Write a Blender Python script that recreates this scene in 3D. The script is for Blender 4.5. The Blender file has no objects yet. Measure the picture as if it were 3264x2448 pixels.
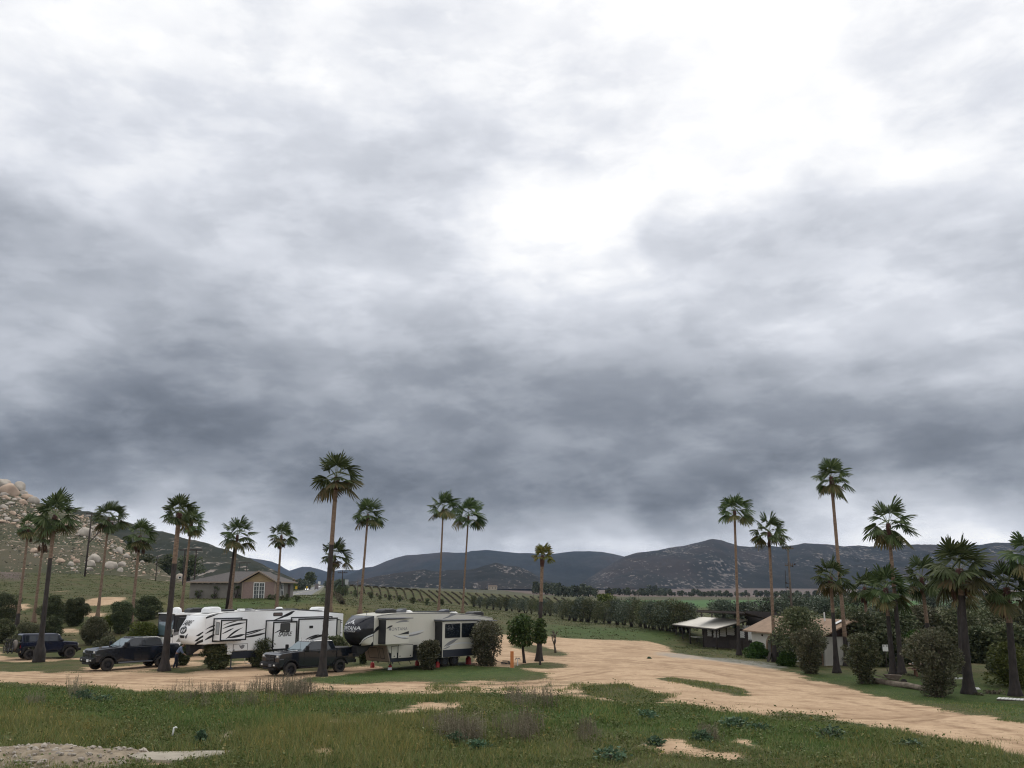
import bpy, bmesh, math, random
import numpy as np
from mathutils import Vector, Matrix, Euler, noise as mnoise
from mathutils.bvhtree import BVHTree

SC = bpy.context.scene
COL = SC.collection
R = math.radians

# ------------------------------------------------------------------ camera
F_PX, PITCH, CAM_H = 2822.0, R(13.18), 5.25
cam_data = bpy.data.cameras.new('camera')
cam_data.sensor_width = 36.0
cam_data.lens = 36.0 * F_PX / 3264.0
cam_data.clip_start = 0.5
cam_data.clip_end = 40000
cam = bpy.data.objects.new('camera', cam_data)
COL.objects.link(cam)
cam.location = (0, 0, CAM_H)
cam.rotation_euler = (math.pi / 2 + PITCH, 0, 0)
SC.camera = cam

# ------------------------------------------------------------------ exposure
SC.view_settings.view_transform = 'Standard'
SC.view_settings.look = 'None'
SC.view_settings.exposure = 0.0
SC.view_settings.gamma = 1.0
SC.render.engine = 'CYCLES'
SC.cycles.use_denoising = True
SC.cycles.filter_width = 1.15
SC.cycles.max_bounces = 6
SC.cycles.volume_bounces = 0
SC.cycles.transparent_max_bounces = 8

# ------------------------------------------------------------------ pixel <-> world helpers (survey of the photograph)
CP, SP = math.cos(PITCH), math.sin(PITCH)
def ray(u, v):
    t = (1224.0 - v) / F_PX
    return ((u - 1632.0) / F_PX, CP - t * SP, SP + t * CP)
def P(u, v, Y):
    d = ray(u, v); k = Y / d[1]
    return Vector((d[0] * k, Y, CAM_H + d[2] * k))
def atz(u, v, z):
    d = ray(u, v); k = (z - CAM_H) / d[2]
    return Vector((d[0] * k, d[1] * k, z))
def to_px(x, y, z):
    z = z - CAM_H
    f = y * CP + z * SP; w = -y * SP + z * CP
    return 1632.0 + F_PX * x / f, 1224.0 - F_PX * w / f

# ------------------------------------------------------------------ sky (world): overcast cloud deck over a Nishita sky
SUN_EL, SUN_AZ = R(48), R(18)          # soft sun behind the cloud deck, ahead and a little to the right
def srgb(c):
    c = c / 255.0
    return c / 12.92 if c <= 0.04045 else ((c + 0.055) / 1.055) ** 2.4

SKY_ROWS = [  # brightness of the cloud deck: row height, (column, grey) in a 2212-wide survey of the sky
 (0,   [(0,244),(300,258),(700,258),(1100,250),(1300,243),(1500,256),(1800,256),(2000,243),(2200,236)]),
 (150, [(0,237),(300,240),(500,231),(700,231),(900,234),(1100,239),(1200,231),(1300,240),(1400,254),(1600,268),(1800,258),(1950,236),(2200,229)]),
 (300, [(0,225),(300,225),(600,222),(900,222),(1100,225),(1300,226),(1380,243),(1500,262),(1700,268),(1800,257),(2000,234),(2200,228)]),
 (400, [(0,210),(300,219),(600,219),(900,207),(1000,203),(1200,226),(1300,250),(1400,260),(1500,260),(1600,246),(1800,232),(2000,221),(2200,225)]),
 (500, [(0,180),(100,173),(300,190),(500,200),(700,201),(900,215),(1100,244),(1200,266),(1300,258),(1450,215),(1600,205),(1800,201),(2000,200),(2200,205)]),
 (600, [(0,165),(200,176),(500,190),(700,201),(900,216),(1100,222),(1300,215),(1500,205),(1700,196),(1800,201),(2000,206),(2200,200)]),
 (700, [(0,160),(200,175),(450,158),(600,180),(800,195),(1000,196),(1200,195),(1400,195),(1500,190),(1700,200),(1800,205),(2000,195),(2200,190)]),
 (800, [(0,146),(200,151),(300,146),(500,160),(700,170),(900,166),(1100,166),(1300,170),(1500,165),(1700,160),(1900,166),(2100,190),(2200,178)]),
 (850, [(0,175),(100,178),(200,150),(400,135),(600,140),(800,146),(1000,146),(1300,150),(1600,150),(1900,150),(2080,172),(2200,160)]),
 (900, [(0,150),(150,145),(300,117),(500,117),(700,130),(900,146),(1100,140),(1300,146),(1500,146),(1700,150),(1900,146),(2100,148),(2200,140)]),
 (960, [(0,110),(200,110),(400,117),(600,131),(900,122),(1100,122),(1400,135),(1700,130),(2000,124),(2200,124)]),
 (1020,[(0,122),(150,140),(350,156),(500,128),(700,112),(900,112),(1200,120),(1500,112),(1700,106),(2000,120),(2200,126)]),
 (1080,[(0,180),(300,186),(500,146),(700,120),(900,110),(1100,114),(1300,126),(1400,100),(1520,100),(1650,160),(1800,182),(2000,166),(2200,142)]),
 (1130,[(0,190),(300,194),(500,165),(700,135),(900,128),(1100,135),(1200,160),(1300,165),(1500,150),(1700,166),(2000,182),(2200,190)]),
 (1180,[(0,190),(500,184),(700,160),(900,150),(1100,170),(1300,192),(1500,165),(1700,176),(2000,176),(2200,190)]),
 (1240,[(0,190),(650,196),(900,180),(1100,190),(1300,186),(1700,180),(2200,186)]),
]
samples = []
for row, cols in SKY_ROWS:
    for c, g in cols:
        d = ray(c * 1.4756, row * 1.4756)
        samples.append((math.degrees(math.atan2(d[0], d[1])), math.degrees(math.atan2(d[2], math.hypot(d[0], d[1]))), g))
for az in (-75, -58, 58, 75):           # the deck goes on past the picture
    for el, g in ((0, 178), (6, 150), (12, 150), (20, 185), (30, 220), (40, 240)):
        samples.append((az, el, g))
for az in range(-70, 71, 20):
    samples.append((az, 50, 248))
S = np.array(samples)
def sky_grey(az, el):
    a = np.array([az, el * 1.9]); q = S[:, :2] * np.array([1, 1.9])
    d2 = ((q - a) ** 2).sum(1) + 0.3
    w = d2 ** -1.9
    return float((w * S[:, 2]).sum() / w.sum())

class Nodes:
    """small helper to wire shader nodes"""
    def __init__(self, tree): self.t = tree
    def n(self, kind, **kw):
        nd = self.t.nodes.new(kind)
        for k, v in kw.items():
            if k == 'ins':
                for i, val in v.items():
                    if hasattr(val, 'is_output'): self.t.links.new(val, nd.inputs[i])
                    else: nd.inputs[i].default_value = val
            else: setattr(nd, k, v)
        return nd
    def math(self, op, a, b=0.0, clamp=False):
        return self.n('ShaderNodeMath', operation=op, use_clamp=clamp, ins={0: a, 1: b}).outputs[0]
    def noise(self, vec, scale, detail=4, rough=0.55, dist=0.0, out=0):
        return self.n('ShaderNodeTexNoise', ins={'Vector': vec, 'Scale': scale, 'Detail': detail, 'Roughness': rough, 'Distortion': dist}).outputs[out]
    def mix(self, fac, a, b):
        nd = self.n('ShaderNodeMix', data_type='RGBA'); self.t.links.new
        for i, val in ((0, fac), (6, a), (7, b)):
            if hasattr(val, 'is_output'): self.t.links.new(val, nd.inputs[i])
            else: nd.inputs[i].default_value = val if i == 0 else (tuple(val) + (1,) if len(val) == 3 else val)
        return nd.outputs[2]
    def ramp(self, fac, stops, interp='LINEAR'):
        nd = self.n('ShaderNodeValToRGB', ins={0: fac}); cr = nd.color_ramp; cr.interpolation = interp
        while len(cr.elements) < len(stops): cr.elements.new(0.5)
        for e, (p, c) in zip(cr.elements, stops):
            e.position = p; e.color = (c, c, c, 1) if not hasattr(c, '__len__') else tuple(c) + (1,)
        return nd.outputs[0]
    def maprange(self, v, a, b, c=0.0, d=1.0, kind='LINEAR'):
        return self.n('ShaderNodeMapRange', interpolation_type=kind, ins={0: v, 1: a, 2: b, 3: c, 4: d}).outputs[0]
    def link(self, a, b): self.t.links.new(a, b)

world = bpy.data.worlds.new('World'); SC.world = world; world.use_nodes = True
wt = world.node_tree; wt.nodes.clear(); W = Nodes(wt)
tc = W.n('ShaderNodeTexCoord').outputs['Generated']
sep = W.n('ShaderNodeSeparateXYZ', ins={0: tc})
dx, dy, dz = sep.outputs
# cloud-plane coordinates (a flat deck seen in perspective)
zc = W.math('ADD', W.math('MAXIMUM', dz, 0.0), 0.22)
plane = W.n('ShaderNodeCombineXYZ', ins={0: W.math('DIVIDE', dx, zc), 1: W.math('DIVIDE', dy, zc), 2: 0.0}).outputs[0]
sph = W.n('ShaderNodeCombineXYZ', ins={0: W.math('MULTIPLY', W.math('ARCTAN2', dx, dy), 4.0), 1: W.math('MULTIPLY', W.math('ARCSINE', dz), 6.5), 2: 0.0}).outputs[0]
warp = W.noise(sph, 1.3, 6, 0.52, 0.0, out=1)
warp = W.n('ShaderNodeVectorMath', operation='SUBTRACT', ins={0: warp, 1: (0.5, 0.5, 0.5)}).outputs[0]
wsep = W.n('ShaderNodeSeparateXYZ', ins={0: warp})
az = W.math('MULTIPLY', W.math('ARCTAN2', dx, dy), 57.29578)
el = W.math('MULTIPLY', W.math('ARCSINE', dz), 57.29578)
azw = W.math('ADD', az, W.math('MULTIPLY', wsep.outputs[0], 16.0))
elw = W.math('ADD', el, W.math('MULTIPLY', wsep.outputs[1], W.maprange(el, 2, 26, 1.6, 9.0)))
AZ0, AZ1, NAZ = -48.0, 48.0, 31
fac_az = W.maprange(azw, AZ0, AZ1)
ELS = [-1, 1.6, 3, 4.4, 5.8, 7.2, 8.6, 10, 12, 14.5, 17, 20, 23, 26, 30, 34, 39]
prev = None
for i, e in enumerate(ELS):
    stops = []
    for k in range(NAZ):
        a = AZ0 + (AZ1 - AZ0) * k / (NAZ - 1)
        stops.append((k / (NAZ - 1), sky_grey(a, e) / 300.0))
    rrow = W.ramp(fac_az, stops, 'B_SPLINE' if False else 'EASE')
    if prev is None: prev = rrow
    else: prev = W.mix(W.maprange(elw, ELS[i - 1], e, kind='LINEAR'), prev, rrow)
# behind the camera and overhead the deck is a plain bright overcast
over = W.maprange(el, 38, 55, kind='SMOOTHSTEP')
grey = W.n('ShaderNodeSeparateColor', ins={0: W.mix(over, prev, (0.83, 0.83, 0.83))}).outputs[0]
back = W.maprange(dy, 0.55, 0.05, kind='SMOOTHSTEP')
grey = W.n('ShaderNodeMix', data_type='FLOAT', ins={0: back, 2: grey, 3: W.maprange(el, 0, 35, 0.70, 0.86)}).outputs[0]
# cloud texture: soft billows plus wispy streaks drawn out across the view
rot = W.n('ShaderNodeMapping', ins={'Vector': sph, 'Rotation': (0, 0, R(-22)), 'Scale': (0.9, 1.3, 1)}).outputs[0]
n1r = W.noise(rot, 0.95, 7, 0.53, 0.1)
n1 = W.math('ADD', W.math('MULTIPLY', n1r, 0.5), W.math('MULTIPLY', W.maprange(n1r, 0.38, 0.62, 0.32, 0.68, 'SMOOTHSTEP'), 0.5))
n2r = W.noise(rot, 2.4, 9, 0.60, 0.15)
n2 = W.math('ADD', W.math('MULTIPLY', n2r, 0.6), W.math('MULTIPLY', W.maprange(n2r, 0.44, 0.58, 0.36, 0.64, 'SMOOTHSTEP'), 0.4))
soft = W.maprange(el, 1, 24, 1.0, 0.62)
det = W.math('ADD', W.math('MULTIPLY', W.math('SUBTRACT', n1, 0.472), 0.40), W.math('MULTIPLY', W.math('SUBTRACT', n2, 0.48), 0.30))
grey = W.math('MULTIPLY', grey, W.maprange(el, 15, 26, 1.0, 0.968))
grey = W.math('ADD', W.math('MULTIPLY', grey, W.maprange(el, 3.0, 6.0, 1.27, 1.055)), W.math('MULTIPLY', W.math('MULTIPLY', det, soft), W.maprange(grey, 0.76, 0.86, 1.0, 0.35)))
lin = W.math('POWER', W.math('MULTIPLY', W.math('MAXIMUM', grey, 0.05), 300.0 / 255.0), 2.25)
tint = W.ramp(W.maprange(grey, 0.30, 0.88), [(0.0, (0.855, 0.985, 1.22)), (0.45, (0.935, 1.0, 1.125)), (0.8, (0.968, 1.0, 1.075)), (1.0, (1.0, 1.0, 1.0))])
cloud = W.n('ShaderNodeVectorMath', operation='SCALE', ins={0: tint, 'Scale': lin}).outputs[0]
ns = W.n('ShaderNodeTexSky'); ns.sky_type = 'NISHITA'; ns.sun_disc = False
ns.sun_elevation = SUN_EL; ns.sun_rotation = SUN_AZ; ns.air_density = 1.0; ns.dust_density = 2.0
bg_blue = W.n('ShaderNodeBackground', ins={0: ns.outputs[0], 1: 0.08})
bg_cloud = W.n('ShaderNodeBackground', ins={0: cloud, 1: 1.0})
ms = W.n('ShaderNodeMixShader', ins={0: 0.96, 1: bg_blue.outputs[0], 2: bg_cloud.outputs[0]})
wo = W.n('ShaderNodeOutputWorld'); W.link(ms.outputs[0], wo.inputs[0])
world.cycles.sampling_method = 'MANUAL'; world.cycles.sample_map_resolution = 512

sun_data = bpy.data.lights.new('sun', 'SUN'); sun_data.energy = 1.3; sun_data.angle = R(25); sun_data.color = (1.0, 0.94, 0.86)
sun = bpy.data.objects.new('sun', sun_data); COL.objects.link(sun)
sd = Vector((math.sin(SUN_AZ) * math.cos(SUN_EL), math.cos(SUN_AZ) * math.cos(SUN_EL), math.sin(SUN_EL)))
sun.rotation_euler = sd.to_track_quat('Z', 'Y').to_euler()
sun.location = (0, 0, 300)

# ================================================================== helpers
def tag(o, label=None, cat=None, group=None, kind=None):
    if label: o['label'] = label
    if cat: o['category'] = cat
    if group: o['group'] = group
    if kind: o['kind'] = kind
    return o
def empty(name, loc, rz=0.0, label=None, cat=None, group=None):
    o = bpy.data.objects.new(name, None); COL.objects.link(o)
    o.empty_display_size = 0.3
    o.location = loc; o.rotation_euler = (0, 0, rz)
    return tag(o, label, cat, group)
def copy_tree(o, parent=None):
    c = o.copy(); COL.objects.link(c)
    if parent is not None: c.parent = parent
    for ch in o.children: copy_tree(ch, c)
    return c

def mesh_obj(name, verts, faces, mats=None, parent=None, smooth=False, midx=None):
    me = bpy.data.meshes.new(name)
    me.from_pydata(verts, [], faces)
    for m in (mats if isinstance(mats, (list, tuple)) else [mats] if mats else []): me.materials.append(m)
    if midx is not None: me.polygons.foreach_set('material_index', np.array(midx, dtype=np.int32))
    if smooth: me.polygons.foreach_set('use_smooth', np.ones(len(me.polygons), dtype=bool))
    me.update()
    o = bpy.data.objects.new(name, me); COL.objects.link(o)
    if parent is not None: o.parent = parent
    return o
def np_mesh(name, V, Fq, mats=None, parent=None, smooth=False, midx=None):
    """fast mesh from numpy arrays: V (n,3), Fq (m,k)"""
    V = np.asarray(V, dtype=np.float32); Fq = np.asarray(Fq, dtype=np.int32)
    me = bpy.data.meshes.new(name)
    m, k = Fq.shape
    me.vertices.add(len(V)); me.vertices.foreach_set('co', V.ravel())
    me.loops.add(m * k); me.loops.foreach_set('vertex_index', Fq.ravel())
    me.polygons.add(m); me.polygons.foreach_set('loop_start', np.arange(0, m * k, k, dtype=np.int32))
    for mt in (mats if isinstance(mats, (list, tuple)) else [mats] if mats else []): me.materials.append(mt)
    if midx is not None: me.polygons.foreach_set('material_index', np.asarray(midx, dtype=np.int32))
    me.polygons.foreach_set('use_smooth', np.full(m, smooth, dtype=bool))
    me.update(calc_edges=True); me.validate()
    o = bpy.data.objects.new(name, me); COL.objects.link(o)
    if parent is not None: o.parent = parent
    return o
def attr_col(o, name, arr):
    a = o.data.attributes.new(name, 'FLOAT_COLOR', 'POINT')
    a.data.foreach_set('color', np.asarray(arr, dtype=np.float32).ravel())

class MB:
    """collects primitive shapes into one mesh"""
    def __init__(self): self.v, self.f, self.m = [], [], []
    def add(self, verts, faces, mi=0):
        b = len(self.v); self.v += [tuple(p) for p in verts]
        self.f += [tuple(b + i for i in f) for f in faces]; self.m += [mi] * len(faces); return self
    def box(self, c, s, mi=0, rot=None):
        x, y, z = s[0] / 2, s[1] / 2, s[2] / 2
        vs = [Vector(p) for p in ((-x,-y,-z),(x,-y,-z),(x,y,-z),(-x,y,-z),(-x,-y,z),(x,-y,z),(x,y,z),(-x,y,z))]
        if rot is not None:
            M = Euler(rot).to_matrix(); vs = [M @ p for p in vs]
        vs = [p + Vector(c) for p in vs]
        return self.add(vs, [(0,3,2,1),(4,5,6,7),(0,1,5,4),(1,2,6,5),(2,3,7,6),(3,0,4,7)], mi)
    def b2(self, lo, hi, mi=0):
        return self.box([(a + b) / 2 for a, b in zip(lo, hi)], [abs(b - a) for a, b in zip(lo, hi)], mi)
    def tube(self, pts, radii, n=8, mi=0, caps=True):
        pts = [Vector(p) for p in pts]
        if not hasattr(radii, '__len__'): radii = [radii] * len(pts)
        rings = []; up = None
        for i, p in enumerate(pts):
            t = (pts[min(i + 1, len(pts) - 1)] - pts[max(i - 1, 0)])
            t = t.normalized() if t.length > 1e-9 else Vector((0, 0, 1))
            if up is None or abs(up.dot(t)) > 0.95: up = Vector((0, 1, 0)) if abs(t.y) < 0.8 else Vector((1, 0, 0))
            a = t.cross(up).normalized(); b = t.cross(a).normalized()
            rings.append([p + (a * math.cos(2 * math.pi * k / n) + b * math.sin(2 * math.pi * k / n)) * radii[i] for k in range(n)])
        vs = [q for r in rings for q in r]; fs = []
        for i in range(len(pts) - 1):
            for k in range(n):
                fs.append((i * n + k, i * n + (k + 1) % n, (i + 1) * n + (k + 1) % n, (i + 1) * n + k))
        if caps: fs += [tuple(range(n))[::-1], tuple((len(pts) - 1) * n + k for k in range(n))]
        return self.add(vs, fs, mi)
    def prism(self, prof, y0, y1, mi=0):
        """polygon in x,z pushed along y; y0/y1 numbers or functions of (x, z)"""
        g0 = y0 if callable(y0) else (lambda x, z: y0); g1 = y1 if callable(y1) else (lambda x, z: y1)
        n = len(prof)
        vs = [(x, g0(x, z), z) for x, z in prof] + [(x, g1(x, z), z) for x, z in prof]
        area = sum(prof[i][0] * prof[(i + 1) % n][1] - prof[(i + 1) % n][0] * prof[i][1] for i in range(n))
        a, b = tuple(range(n)), tuple(range(2 * n - 1, n - 1, -1))
        fs = [a, b] + [(i, n + i, n + (i + 1) % n, (i + 1) % n) for i in range(n)]
        if area < 0: fs = [f[::-1] for f in fs]
        fs = [f for f in fs]
        return self.add(vs, fs, mi)
    def lathe(self, prof, n=24, axis='z', c=(0, 0, 0), mi=0):
        """prof: (radius, height) list"""
        vs, fs = [], []
        for r, h in prof:
            for k in range(n):
                a = 2 * math.pi * k / n
                p = (r * math.cos(a), r * math.sin(a), h)
                if axis == 'y': p = (p[0], p[2], p[1])
                if axis == 'x': p = (p[2], p[0], p[1])
                vs.append((p[0] + c[0], p[1] + c[1], p[2] + c[2]))
        for i in range(len(prof) - 1):
            for k in range(n):
                fs.append((i * n + k, i * n + (k + 1) % n, (i + 1) * n + (k + 1) % n, (i + 1) * n + k))
        return self.add(vs, fs, mi)
    def poly(self, pts, mi=0): return self.add(pts, [tuple(range(len(pts)))], mi)
    def xform(self, M):
        self.v = [tuple(M @ Vector(p)) for p in self.v]; return self
    def build(self, name, mats, parent=None, smooth=False, bevel=0.0, seg=2, loc=None, fix=True):
        o = mesh_obj(name, self.v, self.f, mats, parent, smooth, self.m)
        if fix:
            bm = bmesh.new(); bm.from_mesh(o.data)
            bmesh.ops.recalc_face_normals(bm, faces=bm.faces); bm.to_mesh(o.data); bm.free()
        if loc is not None: o.location = loc
        if bevel > 0:
            md = o.modifiers.new('bevel', 'BEVEL'); md.width = bevel; md.segments = seg; md.limit_method = 'ANGLE'; md.angle_limit = R(35)
        return o

# ------------------------------------------------------------------ materials
MATS = {}
def mat(name, col, rough=0.7, metal=0.0, col2=None, scale=3.0, detail=4, spec=0.5, bump=0.0, bscale=None, coat=0.0, contrast=(0.35, 0.65), stretch=None):
    if name in MATS: return MATS[name]
    m = bpy.data.materials.new(name); m.use_nodes = True
    nt = m.node_tree; N = Nodes(nt); bs = nt.nodes['Principled BSDF']
    bs.inputs['Base Color'].default_value = tuple(col) + (1,)
    bs.inputs['Roughness'].default_value = rough; bs.inputs['Metallic'].default_value = metal
    bs.inputs['Specular IOR Level'].default_value = spec
    bs.inputs['Coat Weight'].default_value = coat
    if col2 is not None or bump:
        vec = N.n('ShaderNodeTexCoord').outputs['Object']
        if stretch: vec = N.n('ShaderNodeMapping', ins={'Vector': vec, 'Scale': stretch}).outputs[0]
        if col2 is not None:
            nz = N.maprange(N.noise(vec, scale, detail, 0.6), contrast[0], contrast[1])
            N.link(N.mix(nz, col, col2), bs.inputs['Base Color'])
        if bump:
            bp = N.n('ShaderNodeBump', ins={'Strength': bump, 'Distance': 0.05, 'Height': N.noise(vec, bscale or scale * 2, 5, 0.6)})
            N.link(bp.outputs[0], bs.inputs['Normal'])
    MATS[name] = m
    return m
def leaf_mat(name, c1, c2, c3=None, scale=1.2, rough=0.6, trans=0.25):
    """foliage: colour varies from clump to clump and leaf to leaf; a little light passes through"""
    if name in MATS: return MATS[name]
    m = bpy.data.materials.new(name); m.use_nodes = True
    nt = m.node_tree; N = Nodes(nt); bs = nt.nodes['Principled BSDF']; out = nt.nodes['Material Output']
    geo = N.n('ShaderNodeNewGeometry'); oi = N.n('ShaderNodeObjectInfo')
    vec = N.n('ShaderNodeTexCoord').outputs['Object']
    f = N.maprange(N.noise(vec, scale, 3, 0.6), 0.32, 0.68)
    c = N.mix(f, c1, c2)
    rnd = geo.outputs['Random Per Island']
    if c3 is not None: c = N.mix(N.math('MULTIPLY', N.math('GREATER_THAN', rnd, 0.80), 0.8), c, c3)
    hsv = N.n('ShaderNodeHueSaturation', ins={'Color': c, 'Value': N.math('MULTIPLY', N.maprange(rnd, 0, 1, 0.78, 1.24), N.maprange(oi.outputs['Random'], 0, 1, 0.74, 1.28)), 'Hue': N.maprange(oi.outputs['Random'], 0, 1, 0.48, 0.512)})
    N.link(hsv.outputs[0], bs.inputs['Base Color'])
    bs.inputs['Roughness'].default_value = rough; bs.inputs['Specular IOR Level'].default_value = 0.15
    if trans:
        tr = N.n('ShaderNodeBsdfTranslucent'); N.link(hsv.outputs[0], tr.inputs[0])
        mx = N.n('ShaderNodeMixShader', ins={0: trans, 1: bs.outputs[0], 2: tr.outputs[0]})
        N.link(mx.outputs[0], out.inputs[0])
    MATS[name] = m
    return m
rng = random.Random(7)
nrng = np.random.default_rng(7)

# ================================================================== terrain
CTRL = []
for Y in (2, 15, 30, 45, 60, 72):                       # level ground of the camp
    for x in (-0.8, -0.45, -0.15, 0.15): CTRL.append((x * (Y + 12), Y, 0.0))
    CTRL.append((0.42 * (Y + 12), Y, -0.25 if Y > 30 else 0.0)); CTRL.append((0.8 * (Y + 12), Y, -0.5 if Y > 30 else 0.0))
for u, v, Y in [  # pixel, distance
    (150,2040,88),(350,1968,105),(60,1975,108),(300,1905,130),(0,1900,130),(0,1850,195),(270,1838,205),(450,1845,215),(480,1900,130),
    (560,1930,112),(650,1908,127),(760,1906,127),(880,1905,128),(620,1975,95),(740,1968,98),(860,1965,100),(960,1962,102),
    (760,1930,115),(900,1932,116),(1000,1935,118),(930,1899,190),(965,1887,300),(1000,1878,560),(1020,1868,900),(600,1870,230),(560,1850,300),
    (760,1880,260),(1110,1868,340),(1300,1880,340),(1500,1893,340),(1700,1904,360),(1850,1912,400),
    (1110,1892,220),(1250,1908,200),(1400,1926,180),(1500,1938,190),(1150,1925,140),(1270,1950,115),(1400,1962,112),(1150,1960,105),
    (1540,1940,280),(1640,1955,210),(1760,1972,168),(1850,1990,140),(2000,2000,134),(2150,2012,124),(1700,2030,104),(1900,2040,100),
    (1300,1878,800),(1700,1884,1200),(2050,1932,330),(2050,1914,540),(2300,1930,340),(2600,1940,330),(3000,1930,380),(3200,1935,360),
    (1600,1880,2600),(2000,1878,2600),(2400,1872,2600),(2800,1878,2400),(3200,1880,2400),(1200,1868,2600),(700,1860,2600),(2000,1893,1500),(2600,1893,1500),(3100,1893,1500),
    (2290,2074,100),(2158,2054,113),(2360,2089,92),(2470,2108,83.5),(2700,2125,77.8),(2560,2020,135),(2420,2010,140),(2850,2020,130),(3150,2020,130),
    (2668,2146,69.5),(2850,2182,60),(3089,2214,54.7),(3237,2219,53.9),(2960,2120,79),(3200,2120,79),(2500,2140,71)]:
    p = P(u, v, Y); CTRL.append((p.x, p.y, p.z))
for u_, v_, Y_ in ((700,1899,168),(800,1899,176),(895,1898,190),(930,1896,220),(958,1889,300),(980,1884,420),(997,1880,600),(1010,1873,800)):
    p_ = P(u_, v_, Y_)
    for o_ in (-7, 7): CTRL.append((p_.x + o_, p_.y + (abs(o_) if Y_ < 200 else 0) * .6 * (1 if o_ > 0 else -1), p_.z))
for x_, y_ in ((-27, 74), (-22, 80), (-17, 84), (-30, 80), (-12, 76), (-3, 74)): CTRL.append((x_, y_, 0.0))
for t in (-0.8, -0.6, -0.4, -0.2, 0, 0.2, 0.4, 0.6, 0.8):
    CTRL.append((t * 8012, 8000, 16.0))
CTRL.append((-0.85 * 142, 130, 5.0)); CTRL.append((-0.85 * 300, 288, 16.0)); CTRL.append((-0.8 * 90, 78, 0.4)); CTRL.append((0.85 * 140, 128, -1.5)); CTRL.append((0.85 * 400, 388, -1.0))
CT = np.array(CTRL)
def tmap(x, y): return np.stack([x / (y + 12.0) * 1.6, np.log(y + 12.0)], -1)
Q = tmap(CT[:, 0], CT[:, 1])
def _phi(d): return np.sqrt(d * d + 0.004)
A_ = _phi(np.linalg.norm(Q[:, None] - Q[None], axis=-1)) + np.eye(len(Q)) * 1e-3
A_ = np.block([[A_, np.ones((len(Q), 1))], [np.ones((1, len(Q))), np.zeros((1, 1))]])
WT = np.linalg.solve(A_, np.concatenate([CT[:, 2], [0]]))
def height(x, y):
    x = np.atleast_1d(np.asarray(x, float)); y = np.atleast_1d(np.asarray(y, float))
    out = np.empty(x.shape); q = tmap(x, y)
    for i in range(0, len(x), 20000):
        d = np.linalg.norm(q[i:i + 20000, None] - Q[None], axis=-1)
        out[i:i + 20000] = _phi(d) @ WT[:-1] + WT[-1]
    return out
def h1(x, y): return float(height([x], [y])[0])
_YS = np.exp(np.linspace(math.log(20), math.log(6000), 1500))
def ground_at(u, v):
    """where the sight line through photo pixel (u, v) meets the ground"""
    d = ray(u, v); k = _YS / d[1]
    z = CAM_H + d[2] * k; g = height(d[0] * k, _YS)
    i = np.argmax(z < g)
    if not (z < g).any(): i = len(_YS) - 1
    a0, a1 = z[i - 1] - g[i - 1], z[i] - g[i]
    w = a0 / (a0 - a1) if a0 != a1 else 0
    Y = _YS[i - 1] * (1 - w) + _YS[i] * w
    p = P(u, v, Y); p.z = h1(p.x, p.y); return p
def on_ground(x, y): return Vector((x, y, h1(x, y)))

# fractal noise on arrays (value noise, deterministic)
_perm = np.random.default_rng(3).permutation(512).astype(np.int64); _perm = np.concatenate([_perm, _perm])
_val = np.random.default_rng(4).random(512)
def vnoise(x, y):
    xi = np.floor(x).astype(np.int64); yi = np.floor(y).astype(np.int64); fx = x - xi; fy = y - yi
    fx = fx * fx * (3 - 2 * fx); fy = fy * fy * (3 - 2 * fy)
    def g(a, b): return _val[_perm[(_perm[a & 511] + b) & 511] & 511]
    return (g(xi, yi) * (1 - fx) + g(xi + 1, yi) * fx) * (1 - fy) + (g(xi, yi + 1) * (1 - fx) + g(xi + 1, yi + 1) * fx) * fy
def fbm(x, y, oct=5, rough=0.5):
    s = np.zeros_like(x); a = 1.0; t = 0
    for o in range(oct):
        s += a * vnoise(x * 2 ** o + 17.3 * o, y * 2 ** o + 9.1 * o); t += a; a *= rough
    return s / t

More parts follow.
